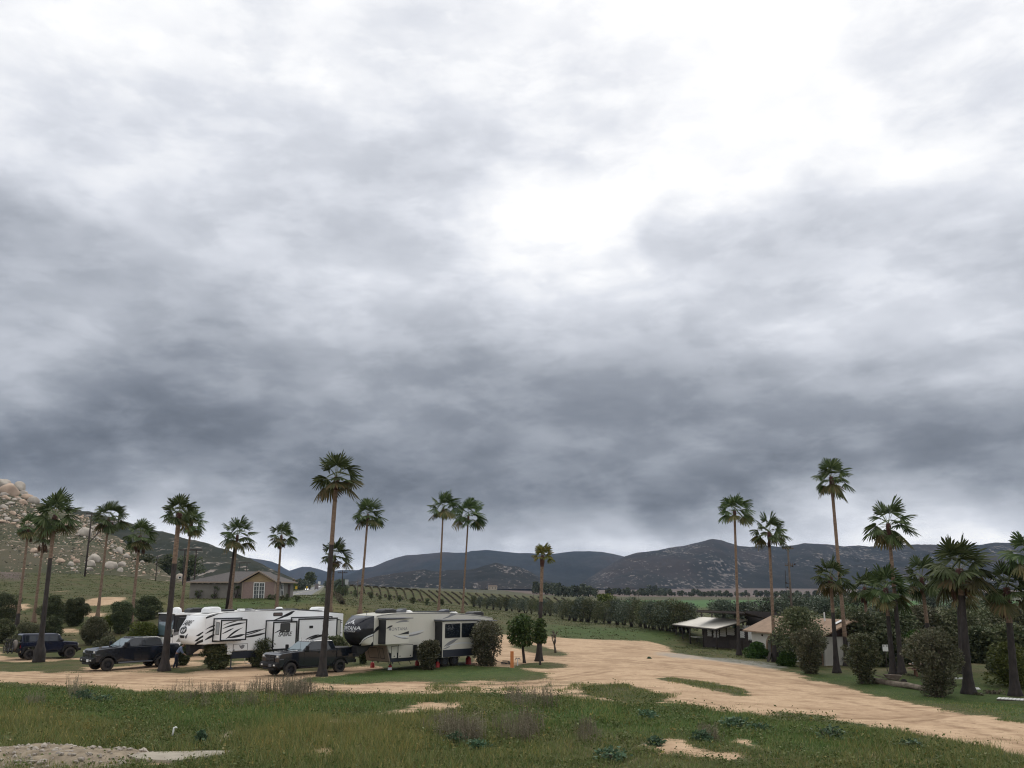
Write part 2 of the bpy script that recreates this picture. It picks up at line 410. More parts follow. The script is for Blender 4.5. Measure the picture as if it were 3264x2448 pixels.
# ---- what covers the ground where (outlines surveyed in photo pixels, laid on the ground)
SAND = [
 [(-400,2139),(0,2139),(243,2145),(413,2148),(605,2143),(700,2128),(812,2110),(830,2140),(1000,2140),(1180,2125),(1240,2128),(1190,2142),(1050,2160),(930,2171),(1100,2183),(1400,2172),(1632,2164),(1830,2158),(1900,2166),(1632,2207),(1402,2219),(1180,2217),(1033,2211),(738,2211),(590,2206),(443,2200),(258,2193),(111,2185),(0,2176),(-400,2160)],
 [(1604,2022),(1740,2030),(1816,2034),(1911,2038),(2038,2044),(2101,2053),(2133,2066),(2148,2082),(2259,2100),(2370,2115),(2480,2134),(2554,2156),(2643,2174),(2739,2207),(2886,2237),(3071,2274),(3264,2303),(3700,2370),(3700,2480),(3264,2414),(3071,2370),(2960,2344),(2886,2329),(2768,2311),(2517,2296),(2296,2270),(2148,2248),(1990,2238),(1780,2232),(1632,2215),(1402,2219),(1632,2164),(1760,2160),(1650,2128),(1500,2116),(1560,2080),(1570,2040)],
 [(-300,2094),(0,2094),(140,2098),(270,2100),(350,2098),(560,2086),(640,2080),(640,2096),(560,2110),(380,2112),(260,2106),(140,2112),(0,2112),(-300,2110)],
 [(600,2060),(760,2050),(900,2065),(1040,2060),(1140,2072),(1080,2092),(820,2085),(700,2100),(600,2096)],
 [(700,2106),(800,2104),(1000,2100),(1100,2096),(1080,2118),(900,2112),(740,2116)],
 [(560,2110),(652,2110),(652,2132),(560,2134),(470,2140),(380,2144),(255,2140),(180,2150),(260,2124),(330,2128),(420,2118)],
 [(180,2006),(265,2006),(260,2023),(150,2020)],
 [(0,2022),(38,2022),(34,2044),(0,2046)],[(-200,2056),(26,2056),(24,2065),(-200,2066)],[(-200,2076),(20,2076),(40,2086),(-200,2088)],
 [(228,2036),(268,2036),(268,2047),(225,2047)],[(30,1972),(86,1973),(86,1979),(30,1978)],[(238,1985),(268,1985),(270,1991),(238,1990)],
 [(262,1949),(356,1955),(356,1963),(300,1968),(258,1962)],[(20,1925),(110,1930),(108,1946),(60,1942),(20,1945)],[(280,1906),(410,1903),(350,1930),(270,1935)],
 [(474,1960),(500,1960),(498,1969),(474,1972)],
 [(1500,2116),(1565,2030),(1600,2022),(1650,2060),(1600,2090),(1640,2124),(1560,2130)],
 [(170,1886),(190,1884),(230,1880),(232,1883),(190,1888),(168,1888)],[(465,1883),(600,1893),(600,1897),(465,1888)],
 [(380,2404),(520,2404),(680,2400),(740,2401),(640,2418),(520,2438),(400,2424)],
 [(1010,2310),(1160,2294),(1200,2300),(1130,2310),(1010,2322)],[(900,2370),(1020,2350),(1020,2356),(905,2376)],
 [(985,2390),(1040,2390),(1080,2412),(1020,2425)],[(1160,2285),(1360,2238),(1500,2240),(1480,2260),(1300,2290)],
 [(2010,2370),(2160,2352),(2230,2390),(2300,2400),(2420,2420),(2350,2436),(2200,2416),(2090,2408)],[(2300,2352),(2400,2358),(2500,2395),(2420,2390)],
 [(2760,2400),(2900,2410),(3050,2430),(2950,2440),(2780,2425)],[(700,2340),(760,2330),(730,2372),(690,2362)],[(0,2345),(40,2350),(30,2378),(0,2380)],
]
GRASSISLE = [
 [(1618,2053),(1677,2058),(1734,2061),(1785,2072),(1825,2087),(1785,2091),(1722,2093),(1677,2082),(1636,2066)],
 [(1655,2123),(1677,2112),(1740,2107),(1810,2115),(1804,2129),(1722,2133),(1658,2131)],
 [(930,2171),(1050,2160),(1190,2142),(1240,2130),(1500,2122),(1627,2126),(1677,2139),(1769,2148),(1747,2164),(1627,2164),(1400,2172),(1100,2184)],
 [(2067,2162),(2148,2156),(2222,2170),(2414,2203),(2370,2219),(2193,2185)],
 [(1880,2194),(1964,2184),(2038,2203),(2163,2236),(2001,2226),(1883,2208)],[(2465,2274),(2590,2280),(2724,2290),(2640,2296),(2500,2288)],
 [(-300,2112),(80,2112),(255,2108),(262,2122),(140,2130),(-300,2126)],
]
GRAVEL = [[(2050,2078),(2140,2074),(2250,2092),(2350,2100),(2470,2112),(2560,2128),(2480,2138),(2350,2122),(2230,2104),(2100,2094)]]
LUSH = [
 [(-300,2190),(258,2200),(600,2215),(1100,2222),(1400,2222),(1380,2238),(1150,2270),(960,2300),(700,2330),(300,2290),(100,2250),(-300,2220)],
 [(1560,2226),(1780,2240),(2148,2252),(2517,2300),(2886,2332),(2960,2350),(2700,2400),(2300,2360),(2000,2330),(1700,2320)],
 [(580,1945),(700,1915),(900,1906),(1010,1900),(1000,1925),(850,1935),(720,1965),(600,1985)],
 [(1740,1995),(1900,1998),(2150,2012),(2150,2060),(2000,2042),(1750,2030)],
 [(2480,2136),(2900,2160),(3264,2200),(3264,2300),(2886,2234),(2643,2170)],
 [(930,2172),(1240,2132),(1500,2124),(1640,2128),(1740,2150),(1500,2168),(1100,2184)],
 [(950,1880),(1050,1890),(1110,1880),(1060,1905),(960,1910)],
]
DRY = [
 [(-300,2230),(100,2250),(300,2300),(420,2350),(300,2370),(100,2340),(-300,2320)],[(0,2300),(200,2320),(400,2370),(300,2390),(100,2370)],
 [(860,2320),(1100,2300),(1400,2300),(1420,2380),(1250,2440),(800,2448),(760,2400)],
 [(900,1940),(1100,1925),(1180,1950),(1300,1962),(1100,1966),(950,1965)],[(800,2215),(1050,2220),(1000,2262),(760,2250)],
 [(380,1925),(640,1910),(560,1945),(420,1960)],
]
FIELD = [[(1960,1914),(2300,1912),(2700,1914),(3264,1916),(3264,1932),(2700,1934),(2300,1938),(1940,1934)]]
BROWN = [[(1500,1868),(1850,1882),(2130,1874),(2560,1864),(3264,1862),(3264,1900),(2500,1905),(1980,1902),(1700,1896)],[(-60,1822),(70,1822),(86,1838),(70,1848),(-60,1846)]]

MIXED = [([(1180,2225),(1402,2160),(1632,2160),(1900,2168),(2160,2205),(2240,2262),(1990,2244),(1780,2238),(1632,2222),(1402,2230)], .42),
 ([(-300,2108),(80,2110),(255,2106),(300,2128),(255,2142),(-300,2140)], .40), ([(255,2112),(640,2118),(840,2108),(900,2130),(600,2148),(255,2146)], .25),
 ([(1130,2290),(1300,2240),(1500,2240),(1480,2262),(1300,2292)], .36), ([(2010,2370),(2160,2352),(2420,2420),(2200,2420)], .25), ([(2100,2245),(2520,2285),(2800,2310),(2500,2310),(2200,2280)], .42), ([(2700,2190),(3000,2255),(3264,2310),(3264,2330),(2950,2270)], .2), ([(1000,2310),(1200,2294),(1200,2302),(1010,2322)], .3), ([(2800,2395),(3100,2395),(3100,2448),(2700,2448)], .35),([(560,1955),(1100,1900),(1180,1960),(900,1970)],.0)]
def inside(px, py, poly):
    r = np.zeros(px.shape, bool); n = len(poly)
    for i in range(n):
        x0, y0 = poly[i]; x1, y1 = poly[(i + 1) % n]
        if y0 == y1: continue
        c = ((y0 > py) != (y1 > py)) & (px < (x1 - x0) * (py - y0) / (y1 - y0) + x0)
        r ^= c
    return r
def cover(x, y, z):
    """sand, lush, dry, gravel, crop field, bare brown soil at world points"""
    u, v = to_px(x, y, z)
    nz = fbm(x * 0.35, y * 0.22, 4, 0.6) - 0.5; nz2 = fbm(x * 0.5 + 40, y * 0.3 + 11, 4, 0.6) - 0.5
    sc = np.clip(55.0 / np.maximum(y, 20), 0.05, 2.0)
    uw = u + nz * 70 * sc; vw = v + nz2 * 26 * sc
    def reg(polys, uu, vv):
        r = np.zeros(u.shape, bool)
        for p in polys:
            a = np.array(p); b = (uu > a[:, 0].min()) & (uu < a[:, 0].max()) & (vv > a[:, 1].min()) & (vv < a[:, 1].max())
            if b.any(): r[b] |= inside(uu[b], vv[b], p)
        return r.astype(float)
    sand = np.clip(reg(SAND, uw, vw) - reg(GRASSISLE, uw, vw), 0, 1)
    u2 = u + nz * 160 * sc; v2 = v + nz2 * 50 * sc
    return sand, reg(LUSH, u2, v2), reg(DRY, u2, v2), reg(GRAVEL, uw, vw), reg(FIELD, u, v), reg(BROWN, u, v)

# ---- ground material (one material for the sheet and for the dirt track so that they join without a seam)
def ground_material():
    m = bpy.data.materials.new('ground'); m.use_nodes = True
    nt = m.node_tree; N = Nodes(nt); bs = nt.nodes['Principled BSDF']
    def att(name): return N.n('ShaderNodeSeparateColor', ins={0: N.n('ShaderNodeAttribute', attribute_name=name).outputs['Color']}).outputs
    a = att('cover'); b = att('cover2')
    pos = N.n('ShaderNodeNewGeometry').outputs['Position']
    flat = N.n('ShaderNodeMapping', ins={'Vector': pos, 'Scale': (1, 0.8, 0)}).outputs[0]
    nA = N.noise(flat, 0.22, 6, 0.65); nB = N.noise(flat, 1.3, 6, 0.7); nC = N.noise(flat, 7.0, 4, 0.7); nD = N.noise(flat, 0.05, 5, 0.6)
    # sand: pale tan, tracked and damp patches a shade browner
    streak = N.noise(N.n('ShaderNodeMapping', ins={'Vector': pos, 'Rotation': (0, 0, R(-25)), 'Scale': (0.30, 0.9, 0)}).outputs[0], 0.55, 7, 0.72)
    sand = N.mix(N.maprange(nB, 0.42, 0.60), (0.50, 0.36, 0.235), (0.42, 0.295, 0.188))
    sand = N.mix(N.math('MULTIPLY', N.maprange(nA, 0.48, 0.60), 0.6), sand, (0.33, 0.222, 0.138))
    sand = N.mix(N.math('MULTIPLY', N.maprange(streak, 0.52, 0.62), 0.65), sand, (0.215, 0.135, 0.075))
    rutm = N.n('ShaderNodeAttribute', attribute_name='cover2').outputs['Alpha']
    sand = N.mix(N.math('MULTIPLY', N.math('MULTIPLY', rutm, N.maprange(nB, 0.40, 0.56, 0.25, 1.0)), 0.75), sand, (0.22, 0.14, 0.082))
    sand = N.mix(N.math('MULTIPLY', N.maprange(nC, 0.53, 0.62), 0.45), sand, (0.32, 0.22, 0.14))
    clod = N.noise(N.n('ShaderNodeMapping', ins={'Vector': pos, 'Rotation': (0, 0, R(18)), 'Scale': (0.8, 1.3, 0)}).outputs[0], 1.6, 3, 0.75)
    sand = N.mix(N.math('MULTIPLY', N.maprange(clod, 0.62, 0.68), 0.8), sand, (0.20, 0.125, 0.075))
    streak2 = N.noise(N.n('ShaderNodeMapping', ins={'Vector': pos, 'Rotation': (0, 0, R(-12)), 'Scale': (0.45, 1.1, 0)}).outputs[0], 1.1, 6, 0.72)
    # grass
    g = N.mix(N.maprange(nB, 0.42, 0.58), (0.042, 0.058, 0.017), (0.080, 0.080, 0.028))
    g = N.mix(N.math('MULTIPLY', N.maprange(nA, 0.46, 0.58), 0.75), g, (0.102, 0.084, 0.042))
    lush = N.mix(N.maprange(nB, 0.35, 0.65), (0.036, 0.074, 0.016), (0.062, 0.10, 0.025))
    g = N.mix(N.math('MULTIPLY', a[1], 0.85), g, lush)
    dry = N.mix(N.maprange(nB, 0.35, 0.65), (0.15, 0.125, 0.05), (0.11, 0.105, 0.035))
    g = N.mix(N.math('MULTIPLY', a[2], 0.8), g, dry)
    g = N.mix(N.math('MULTIPLY', N.maprange(nC, 0.49, 0.60), 0.6), g, (0.030, 0.036, 0.014))
    g = N.mix(b[0], g, N.mix(N.maprange(nD, 0.4, 0.6), (0.048, 0.105, 0.032), (0.065, 0.13, 0.042)))
    g = N.mix(b[1], g, N.mix(N.maprange(nD, 0.4, 0.6), (0.10, 0.075, 0.065), (0.13, 0.10, 0.085)))
    scrub = N.mix(N.maprange(nD, 0.42, 0.6), (0.05, 0.055, 0.03), (0.09, 0.085, 0.05))
    g = N.mix(b[2], g, scrub)
    gravel = N.mix(nC, (0.22, 0.21, 0.19), (0.34, 0.33, 0.30))
    edge = N.math('ADD', a[0], N.math('ADD', N.math('MULTIPLY', N.math('SUBTRACT', streak2, 0.5), 1.7), N.math('MULTIPLY', N.math('SUBTRACT', nC, 0.5), 0.9)))
    col = N.mix(N.maprange(edge, 0.40, 0.56), g, sand)
    grav = N.n('ShaderNodeAttribute', attribute_name='cover').outputs['Alpha']
    ge = N.math('ADD', grav, N.math('MULTIPLY', N.math('SUBTRACT', nB, 0.5), 1.6))
    col = N.mix(N.math('MULTIPLY', N.maprange(ge, 0.55, 0.95), 0.75), col, gravel)
    N.link(col, bs.inputs['Base Color'])
    bs.inputs['Roughness'].default_value = 0.95; bs.inputs['Specular IOR Level'].default_value = 0.15
    hsum = N.math('ADD', N.math('MULTIPLY', nB, 0.6), N.math('MULTIPLY', nC, 0.3))
    bp = N.n('ShaderNodeBump', ins={'Strength': 0.6, 'Distance': 0.12, 'Height': hsum}); N.link(bp.outputs[0], bs.inputs['Normal'])
    return m
M_GROUND = ground_material()

NT, NYR = 620, 560
tt = np.linspace(-0.95, 0.95, NT)
yr = np.concatenate([np.linspace(-30, 18, 14), np.exp(np.linspace(math.log(20), math.log(170), 380)), np.exp(np.linspace(math.log(171.5), math.log(9000), NYR - 394))])
TT, YY = np.meshgrid(tt, yr)
XX = TT * (np.maximum(YY, 0) + 12.0) * np.where(YY < 18, 1.2, 1.0)
XX = np.where(YY < 18, TT * 60, XX)
GX, GY = XX.ravel(), YY.ravel()
GZ = height(GX, np.maximum(GY, 2.0))
amp = np.clip((GY - 10) / 20, 0, 1) * np.clip((140 - GY) / 60, 0, 1)
cov = list(cover(GX, np.maximum(GY, 20), GZ))
def blur(a, kx, ky):
    a = a.reshape(len(yr), NT)
    for ax, k in ((1, kx), (0, ky)):
        for _ in range(2):
            c = np.cumsum(np.pad(a, [(k + 1, k) if i == ax else (0, 0) for i in (0, 1)], mode='edge'), axis=ax)
            n_ = a.shape[ax]; a = (np.take(c, np.arange(2 * k + 1, 2 * k + 1 + n_), ax) - np.take(c, np.arange(0, n_), ax)) / (2 * k + 1)
    return a.ravel()
u_g, v_g = to_px(GX, np.maximum(GY, 20), GZ)
sand_s = blur(cov[0], 2, 3)
thin = np.zeros(len(GX))                                   # worn places where grass creeps into the dirt
for p_, amt in MIXED:
    thin = np.maximum(thin, inside(u_g, v_g, p_) * amt)
sand_s = sand_s - blur(thin, 3, 4)
cov = [np.clip(sand_s, 0, 1)] + [blur(c, 4, 6) for c in cov[1:4]] + [blur(c, 1, 1) for c in cov[4:]]
rough = (fbm(GX * 0.5, GY * 0.5, 4) - 0.5) * 0.22 * amp * (1 - 0.75 * cov[0])
GZd = GZ + rough
_c = [P(*q) for q in [(640,1899,166),(800,1899,174),(890,1898,188),(930,1896,220),(958,1889,300),(980,1884,420),(997,1880,600),(1010,1873,800),(1022,1867,1050)]]
HW = []
for i in range(len(_c) - 1):
    for k in range(14):
        t = k / 14; p0, p1, p2, p3 = _c[max(i - 1, 0)], _c[i], _c[i + 1], _c[min(i + 2, len(_c) - 1)]
        HW.append(.5 * ((2 * p1) + (-p0 + p2) * t + (2 * p0 - 5 * p1 + 4 * p2 - p3) * t * t + (-p0 + 3 * p1 - 3 * p2 + p3) * t ** 3))
_h = np.array([p[:] for p in HW]); ni = np.where((GY > 140) & (GY < 1150) & (GX / GY > -.5) & (GX / GY < -.12))[0]
dd = np.hypot(GX[ni, None] - _h[None, :, 0], (GY[ni, None] - _h[None, :, 1])); jn = dd.argmin(1); dm = dd.min(1)
wr_ = np.clip((16 - dm) / 8, 0, 1); GZd[ni] = GZd[ni] * (1 - wr_) + (_h[jn, 2] - .30) * wr_
far = np.clip((GY - 420) / 300, 0, 1) * (1 - cov[4]) * (1 - cov[5])
RUTS = [[(2771,2222),(2857,2245),(2905,2257),(2960,2270)],[(2900,2303),(3000,2292),(3080,2276)],[(2740,2288),(2900,2299),(3050,2300)],[(1700,2103),(1900,2110),(2100,2125),(2300,2150)],[(1680,2095),(1850,2099),(2040,2112),(2250,2140),(2480,2180)],
 [(1900,2200),(2100,2230),(2300,2260)],[(-100,2150),(300,2160),(700,2170),(1000,2180),(1400,2190),(1700,2180),(1950,2140)],[(-100,2165),(300,2176),(600,2187),(900,2197),(1200,2205)],[(2300,2120),(2500,2160),(2700,2208),(2900,2258),(3264,2345)],[(2200,2130),(2450,2182),(2700,2235),(2950,2292),(3264,2375)],
 [(1560,2090),(1700,2095),(1900,2080),(2050,2062)],[(640,2096),(800,2104),(1000,2112),(1130,2108)],[(1180,2140),(1000,2130),(830,2125)]]
rut = np.zeros(len(GX)); near_i = np.where((GY > 30) & (GY < 125) & (cov[0] > 0.15))[0]; rx, ry = GX[near_i], GY[near_i]; wob = (fbm(rx * .3, ry * .3, 3) - .5) * 1.2
for line in RUTS:
    q = [ground_at(*p_) for p_ in line]
    for a_, b_ in zip(q[:-1], q[1:]):
        for offs in (0.0, 1.7):
            ax_, ay_, bx_, by_ = a_.x, a_.y + offs, b_.x, b_.y + offs; L2 = (bx_ - ax_) ** 2 + (by_ - ay_) ** 2
            t_ = np.clip(((rx - ax_) * (bx_ - ax_) + (ry - ay_) * (by_ - ay_)) / L2, 0, 1); d_ = np.hypot(rx - ax_ - t_ * (bx_ - ax_), ry - ay_ - t_ * (by_ - ay_) + wob)
            rut[near_i] = np.maximum(rut[near_i], np.clip(1.3 - d_ / 0.30, 0, 1))
idx = np.arange(NT * len(yr)).reshape(len(yr), NT)
quads = np.stack([idx[:-1, :-1], idx[:-1, 1:], idx[1:, 1:], idx[1:, :-1]], -1).reshape(-1, 4)
qs = cov[0][quads].mean(1)
is_dirt = qs + (fbm(GX * 1.1, GY * 0.7, 3)[quads[:, 0]] - 0.5) * 0.7 > 0.5
GV = np.stack([GX, GY, GZd], -1)
c1 = np.stack([cov[0], cov[1], cov[2], cov[3]], -1); c2 = np.stack([cov[4], cov[5], far, rut], -1)
def sub_sheet(name, sel):
    q = quads[sel]; used = np.unique(q); remap = np.full(len(GV), -1); remap[used] = np.arange(len(used))
    o = np_mesh(name, GV[used], remap[q], M_GROUND, smooth=True)
    attr_col(o, 'cover', c1[used]); attr_col(o, 'cover2', c2[used])
    o['kind'] = 'structure'
    return o
sub_sheet('ground', ~is_dirt)
sub_sheet('dirt_track', is_dirt)

# ================================================================== hills and mountains
def mountain_mat(name, c1, c2, rock, rockamt, scale, rockscale, brown=None):
    m = bpy.data.materials.new(name); m.use_nodes = True
    nt = m.node_tree; N = Nodes(nt); bs = nt.nodes['Principled BSDF']
    pos = N.n('ShaderNodeMapping', ins={'Vector': N.n('ShaderNodeNewGeometry').outputs['Position'], 'Scale': (1, 0.25, 1.0)}).outputs[0]
    a = N.maprange(N.noise(pos, scale, 6, 0.65), 0.36, 0.64)
    col = N.mix(a, c1, c2)
    if brown: col = N.mix(N.maprange(N.noise(pos, scale * 0.35, 4, 0.6), 0.5, 0.62), col, brown)
    if rockamt:
        big = N.maprange(N.noise(pos, rockscale * 0.10, 5, 0.6), 0.40, 0.66)
        sp = N.noise(pos, rockscale, 4, 0.7)
        rk = N.maprange(N.math('ADD', sp, N.math('MULTIPLY', big, 0.14)), 0.70 - rockamt, 0.76 - rockamt)
        rc = N.mix(N.noise(pos, rockscale * 2.3, 2), rock, tuple(q * 0.6 for q in rock))
        col = N.mix(N.math('MULTIPLY', rk, 0.9), col, rc)
    N.link(col, bs.inputs['Base Color']); bs.inputs['Roughness'].default_value = 1.0; bs.inputs['Specular IOR Level'].default_value = 0.05
    bp = N.n('ShaderNodeBump', ins={'Strength': 0.8, 'Distance': 8.0 / (scale * 100), 'Height': N.noise(pos, scale * 2, 6, 0.7)}); N.link(bp.outputs[0], bs.inputs['Normal'])
    return m
def interp_ridge(pts, u): 
    p = np.array(pts, float); return np.interp(u, p[:, 0], p[:, 1])
HILLS = {}
def mountain(name, ridge, D, front, basez, material, nu=260, nr=46, rough=0.12, jag=1.5, nscale=1.0, power=1.25, u0=None, u1=None):
    """a range whose skyline stands at distance D (number or list of (u, D)) and falls to basez at D - front"""
    us = np.linspace(ridge[0][0] if u0 is None else u0, ridge[-1][0] if u1 is None else u1, nu)
    vs = interp_ridge(ridge, us)
    Ds = np.full(nu, float(D)) if not hasattr(D, '__len__') else interp_ridge(D, us)
    Fr = np.full(nu, float(front)) if not hasattr(front, '__len__') else interp_ridge(front, us)
    vs = vs + (fbm(us * 0.05, us * 0 + 3, 4, 0.6) - 0.5) * jag * 2
    top = np.array([P(u, v, d)[:] for u, v, d in zip(us, vs, Ds)])
    k = np.concatenate([np.linspace(0, 1, nr), 1 + np.linspace(0.05, 1, 14)])
    V = []
    for kk in k:
        Yk = Ds - Fr * (1 - kk) if kk <= 1 else Ds + Fr * (kk - 1) * 0.8
        Xk = top[:, 0] / top[:, 1] * Yk
        bz = height(Xk, np.maximum(Yk, 5)) - 3.0 if basez is None else np.full(nu, float(basez))
        h = top[:, 2] - bz
        f = kk ** power if kk <= 1 else 1 - (kk - 1) ** 1.4
        # gullies and spurs, none at the skyline so that it keeps its outline
        w = (4 * max(0, min(kk, 1)) * (1 - min(kk, 1))) if kk <= 1 else 0.2
        n = 1 - np.abs(2 * fbm(Xk * nscale / 260.0, Yk * nscale / 420.0, 5, 0.55) - 1) * 2
        z = bz + h * (f + rough * w * (n - 0.55))
        V.append(np.stack([Xk, Yk, z], -1))
    V = np.array(V)
    idx = np.arange(len(k) * nu).reshape(len(k), nu)
    q = np.stack([idx[:-1, :-1], idx[:-1, 1:], idx[1:, 1:], idx[1:, :-1]], -1).reshape(-1, 4)
    o = np_mesh(name, V.reshape(-1, 3), q, material, smooth=True); o['kind'] = 'structure'
    HILLS[name] = (V, o)
    return o
M_blue = mountain_mat('mountain_scrub', (0.010, 0.013, 0.013), (0.019, 0.021, 0.019), (0.25, 0.22, 0.2), 0.0, 0.006, 0.03, brown=(0.030, 0.025, 0.022))
M_rock = mountain_mat('mountain_rocky', (0.011, 0.014, 0.013), (0.022, 0.022, 0.020), (0.22, 0.195, 0.18), 0.052, 0.012, 0.095, brown=(0.033, 0.027, 0.024))
M_near = mountain_mat('hillside_scrub', (0.022, 0.027, 0.019), (0.040, 0.041, 0.029), (0.30, 0.26, 0.23), 0.075, 0.03, 0.13)
M_hill = mountain_mat('rocky_hillside', (0.050, 0.058, 0.034), (0.085, 0.080, 0.050), (0.36, 0.29, 0.23), 0.05, 0.06, 0.5, brown=(0.09, 0.082, 0.056))
mountain('far_mountain', [(700,1768),(780,1776),(828,1783),(864,1789),(888,1798),(905,1810),(923,1819),(947,1811),(965,1806),(989,1807),(1013,1813),(1041,1822),(1083,1817),(1131,1817),(1180,1815),(1260,1822)], 6200, 1500, 12, M_blue, nu=160, jag=0.7, rough=0.10)
mountain('long_mountain', [(1050,1850),(1110,1832),(1161,1809),(1190,1806),(1208,1799),(1232,1788),(1262,1778),(1292,1770),(1328,1768),(1358,1765),(1399,1761),(1417,1760),(1453,1762),(1486,1761),(1500,1756),(1554,1753),(1595,1757),(1652,1763),(1690,1763),(1730,1767),(1769,1765),(1794,1761),(1832,1757),(1880,1757),(1921,1759),(1952,1765),(1990,1774),(2060,1790),(2140,1810)], 4800, 1500, 12, M_blue, nu=300, jag=0.7, rough=0.16, power=1.0)
mountain('rocky_mountain', [(1850,1860),(1920,1815),(1960,1790),(1994,1772),(2032,1761),(2070,1757),(2101,1753),(2133,1745),(2164,1742),(2190,1737),(2235,1727),(2259,1720),(2273,1718),(2301,1722),(2329,1731),(2353,1739),(2390,1743),(2437,1738),(2480,1742),(2527,1739),(2564,1732),(2634,1734),(2689,1742),(2736,1738),(2771,1742),(2810,1738),(2947,1735),(3064,1737),(3134,1736),(3173,1728),(3216,1730),(3264,1732),(3500,1740),(3800,1750)], 3300, 1000, 12, M_rock, nu=420, jag=1.6, rough=0.14, power=0.95)
mountain('rocky_foothill', [(1000,1872),(1100,1856),(1150,1848),(1208,1835),(1268,1826),(1313,1820),(1358,1814),(1387,1821),(1447,1817),(1507,1814),(1550,1802),(1581,1793),(1600,1797),(1611,1803),(1652,1806),(1690,1822),(1718,1840),(1760,1858),(1800,1870)], 2100, 500, 9, M_rock, nu=260, jag=1.6, rough=0.16, power=1.0, nscale=1.6)
mountain('boulder_strewn_hill', [(60,1640),(150,1622),(230,1620),(260,1628),(300,1633),(390,1659),(440,1674),(500,1692),(520,1694),(556,1704),(583,1715),(625,1722),(661,1732),(694,1746),(727,1752),(762,1768),(798,1780),(828,1795),(864,1812),(888,1822),(923,1837),(947,1849),(990,1868)], [(60,1000),(500,950),(990,800)], [(60,420),(990,200)], None, M_near, nu=300, jag=2.2, rough=0.12, nscale=2.2, power=1.0)
mountain('granite_hill', [(-700,1420),(-400,1470),(-150,1520),(0,1538),(33,1541),(52,1555),(72,1573),(93,1588),(121,1600),(180,1622),(256,1642),(282,1650),(321,1682),(351,1704),(377,1712),(412,1742),(451,1764),(484,1781),(512,1812),(540,1834),(575,1850)], [(-700,480),(0,470),(256,420),(451,330),(575,262)], [(-700,270),(0,262),(256,212),(451,110),(575,40)], None, M_hill, nu=330, nr=80, jag=1.2, rough=0.05, nscale=7.0, power=1.25)

# ================================================================== palms
M_bark = mat('palm_bark_charred', (0.046, 0.037, 0.033), 0.95, col2=(0.022, 0.018, 0.017), scale=5, stretch=(1, 1, 0.35), bump=0.8, bscale=12)
M_bark2 = mat('palm_bark_tan', (0.235, 0.165, 0.115), 0.95, col2=(0.125, 0.082, 0.058), scale=5, stretch=(1, 1, 2.2), bump=0.7, bscale=14)
M_boot = mat('palm_leaf_bases', (0.085, 0.036, 0.026), 0.9, col2=(0.04, 0.018, 0.015), scale=7, bump=0.8)
M_palm = leaf_mat('palm_leaf', (0.032, 0.052, 0.018), (0.066, 0.092, 0.034), (0.10, 0.125, 0.06), scale=1.6, rough=0.75, trans=0.18)
M_palmold = leaf_mat('palm_leaf_old', (0.062, 0.074, 0.028), (0.098, 0.088, 0.036), (0.12, 0.092, 0.042), scale=1.6, trans=0.2)
M_palmyel = leaf_mat('palm_leaf_yellow_green', (0.10, 0.12, 0.028), (0.14, 0.14, 0.035), (0.19, 0.15, 0.04), scale=1.8, trans=0.25)
M_dead = leaf_mat('palm_leaf_dead', (0.070, 0.040, 0.026), (0.11, 0.065, 0.042), (0.045, 0.026, 0.02), scale=3, rough=0.9, trans=0.05)
M_petiole = mat('palm_stalk', (0.10, 0.115, 0.045), 0.6)

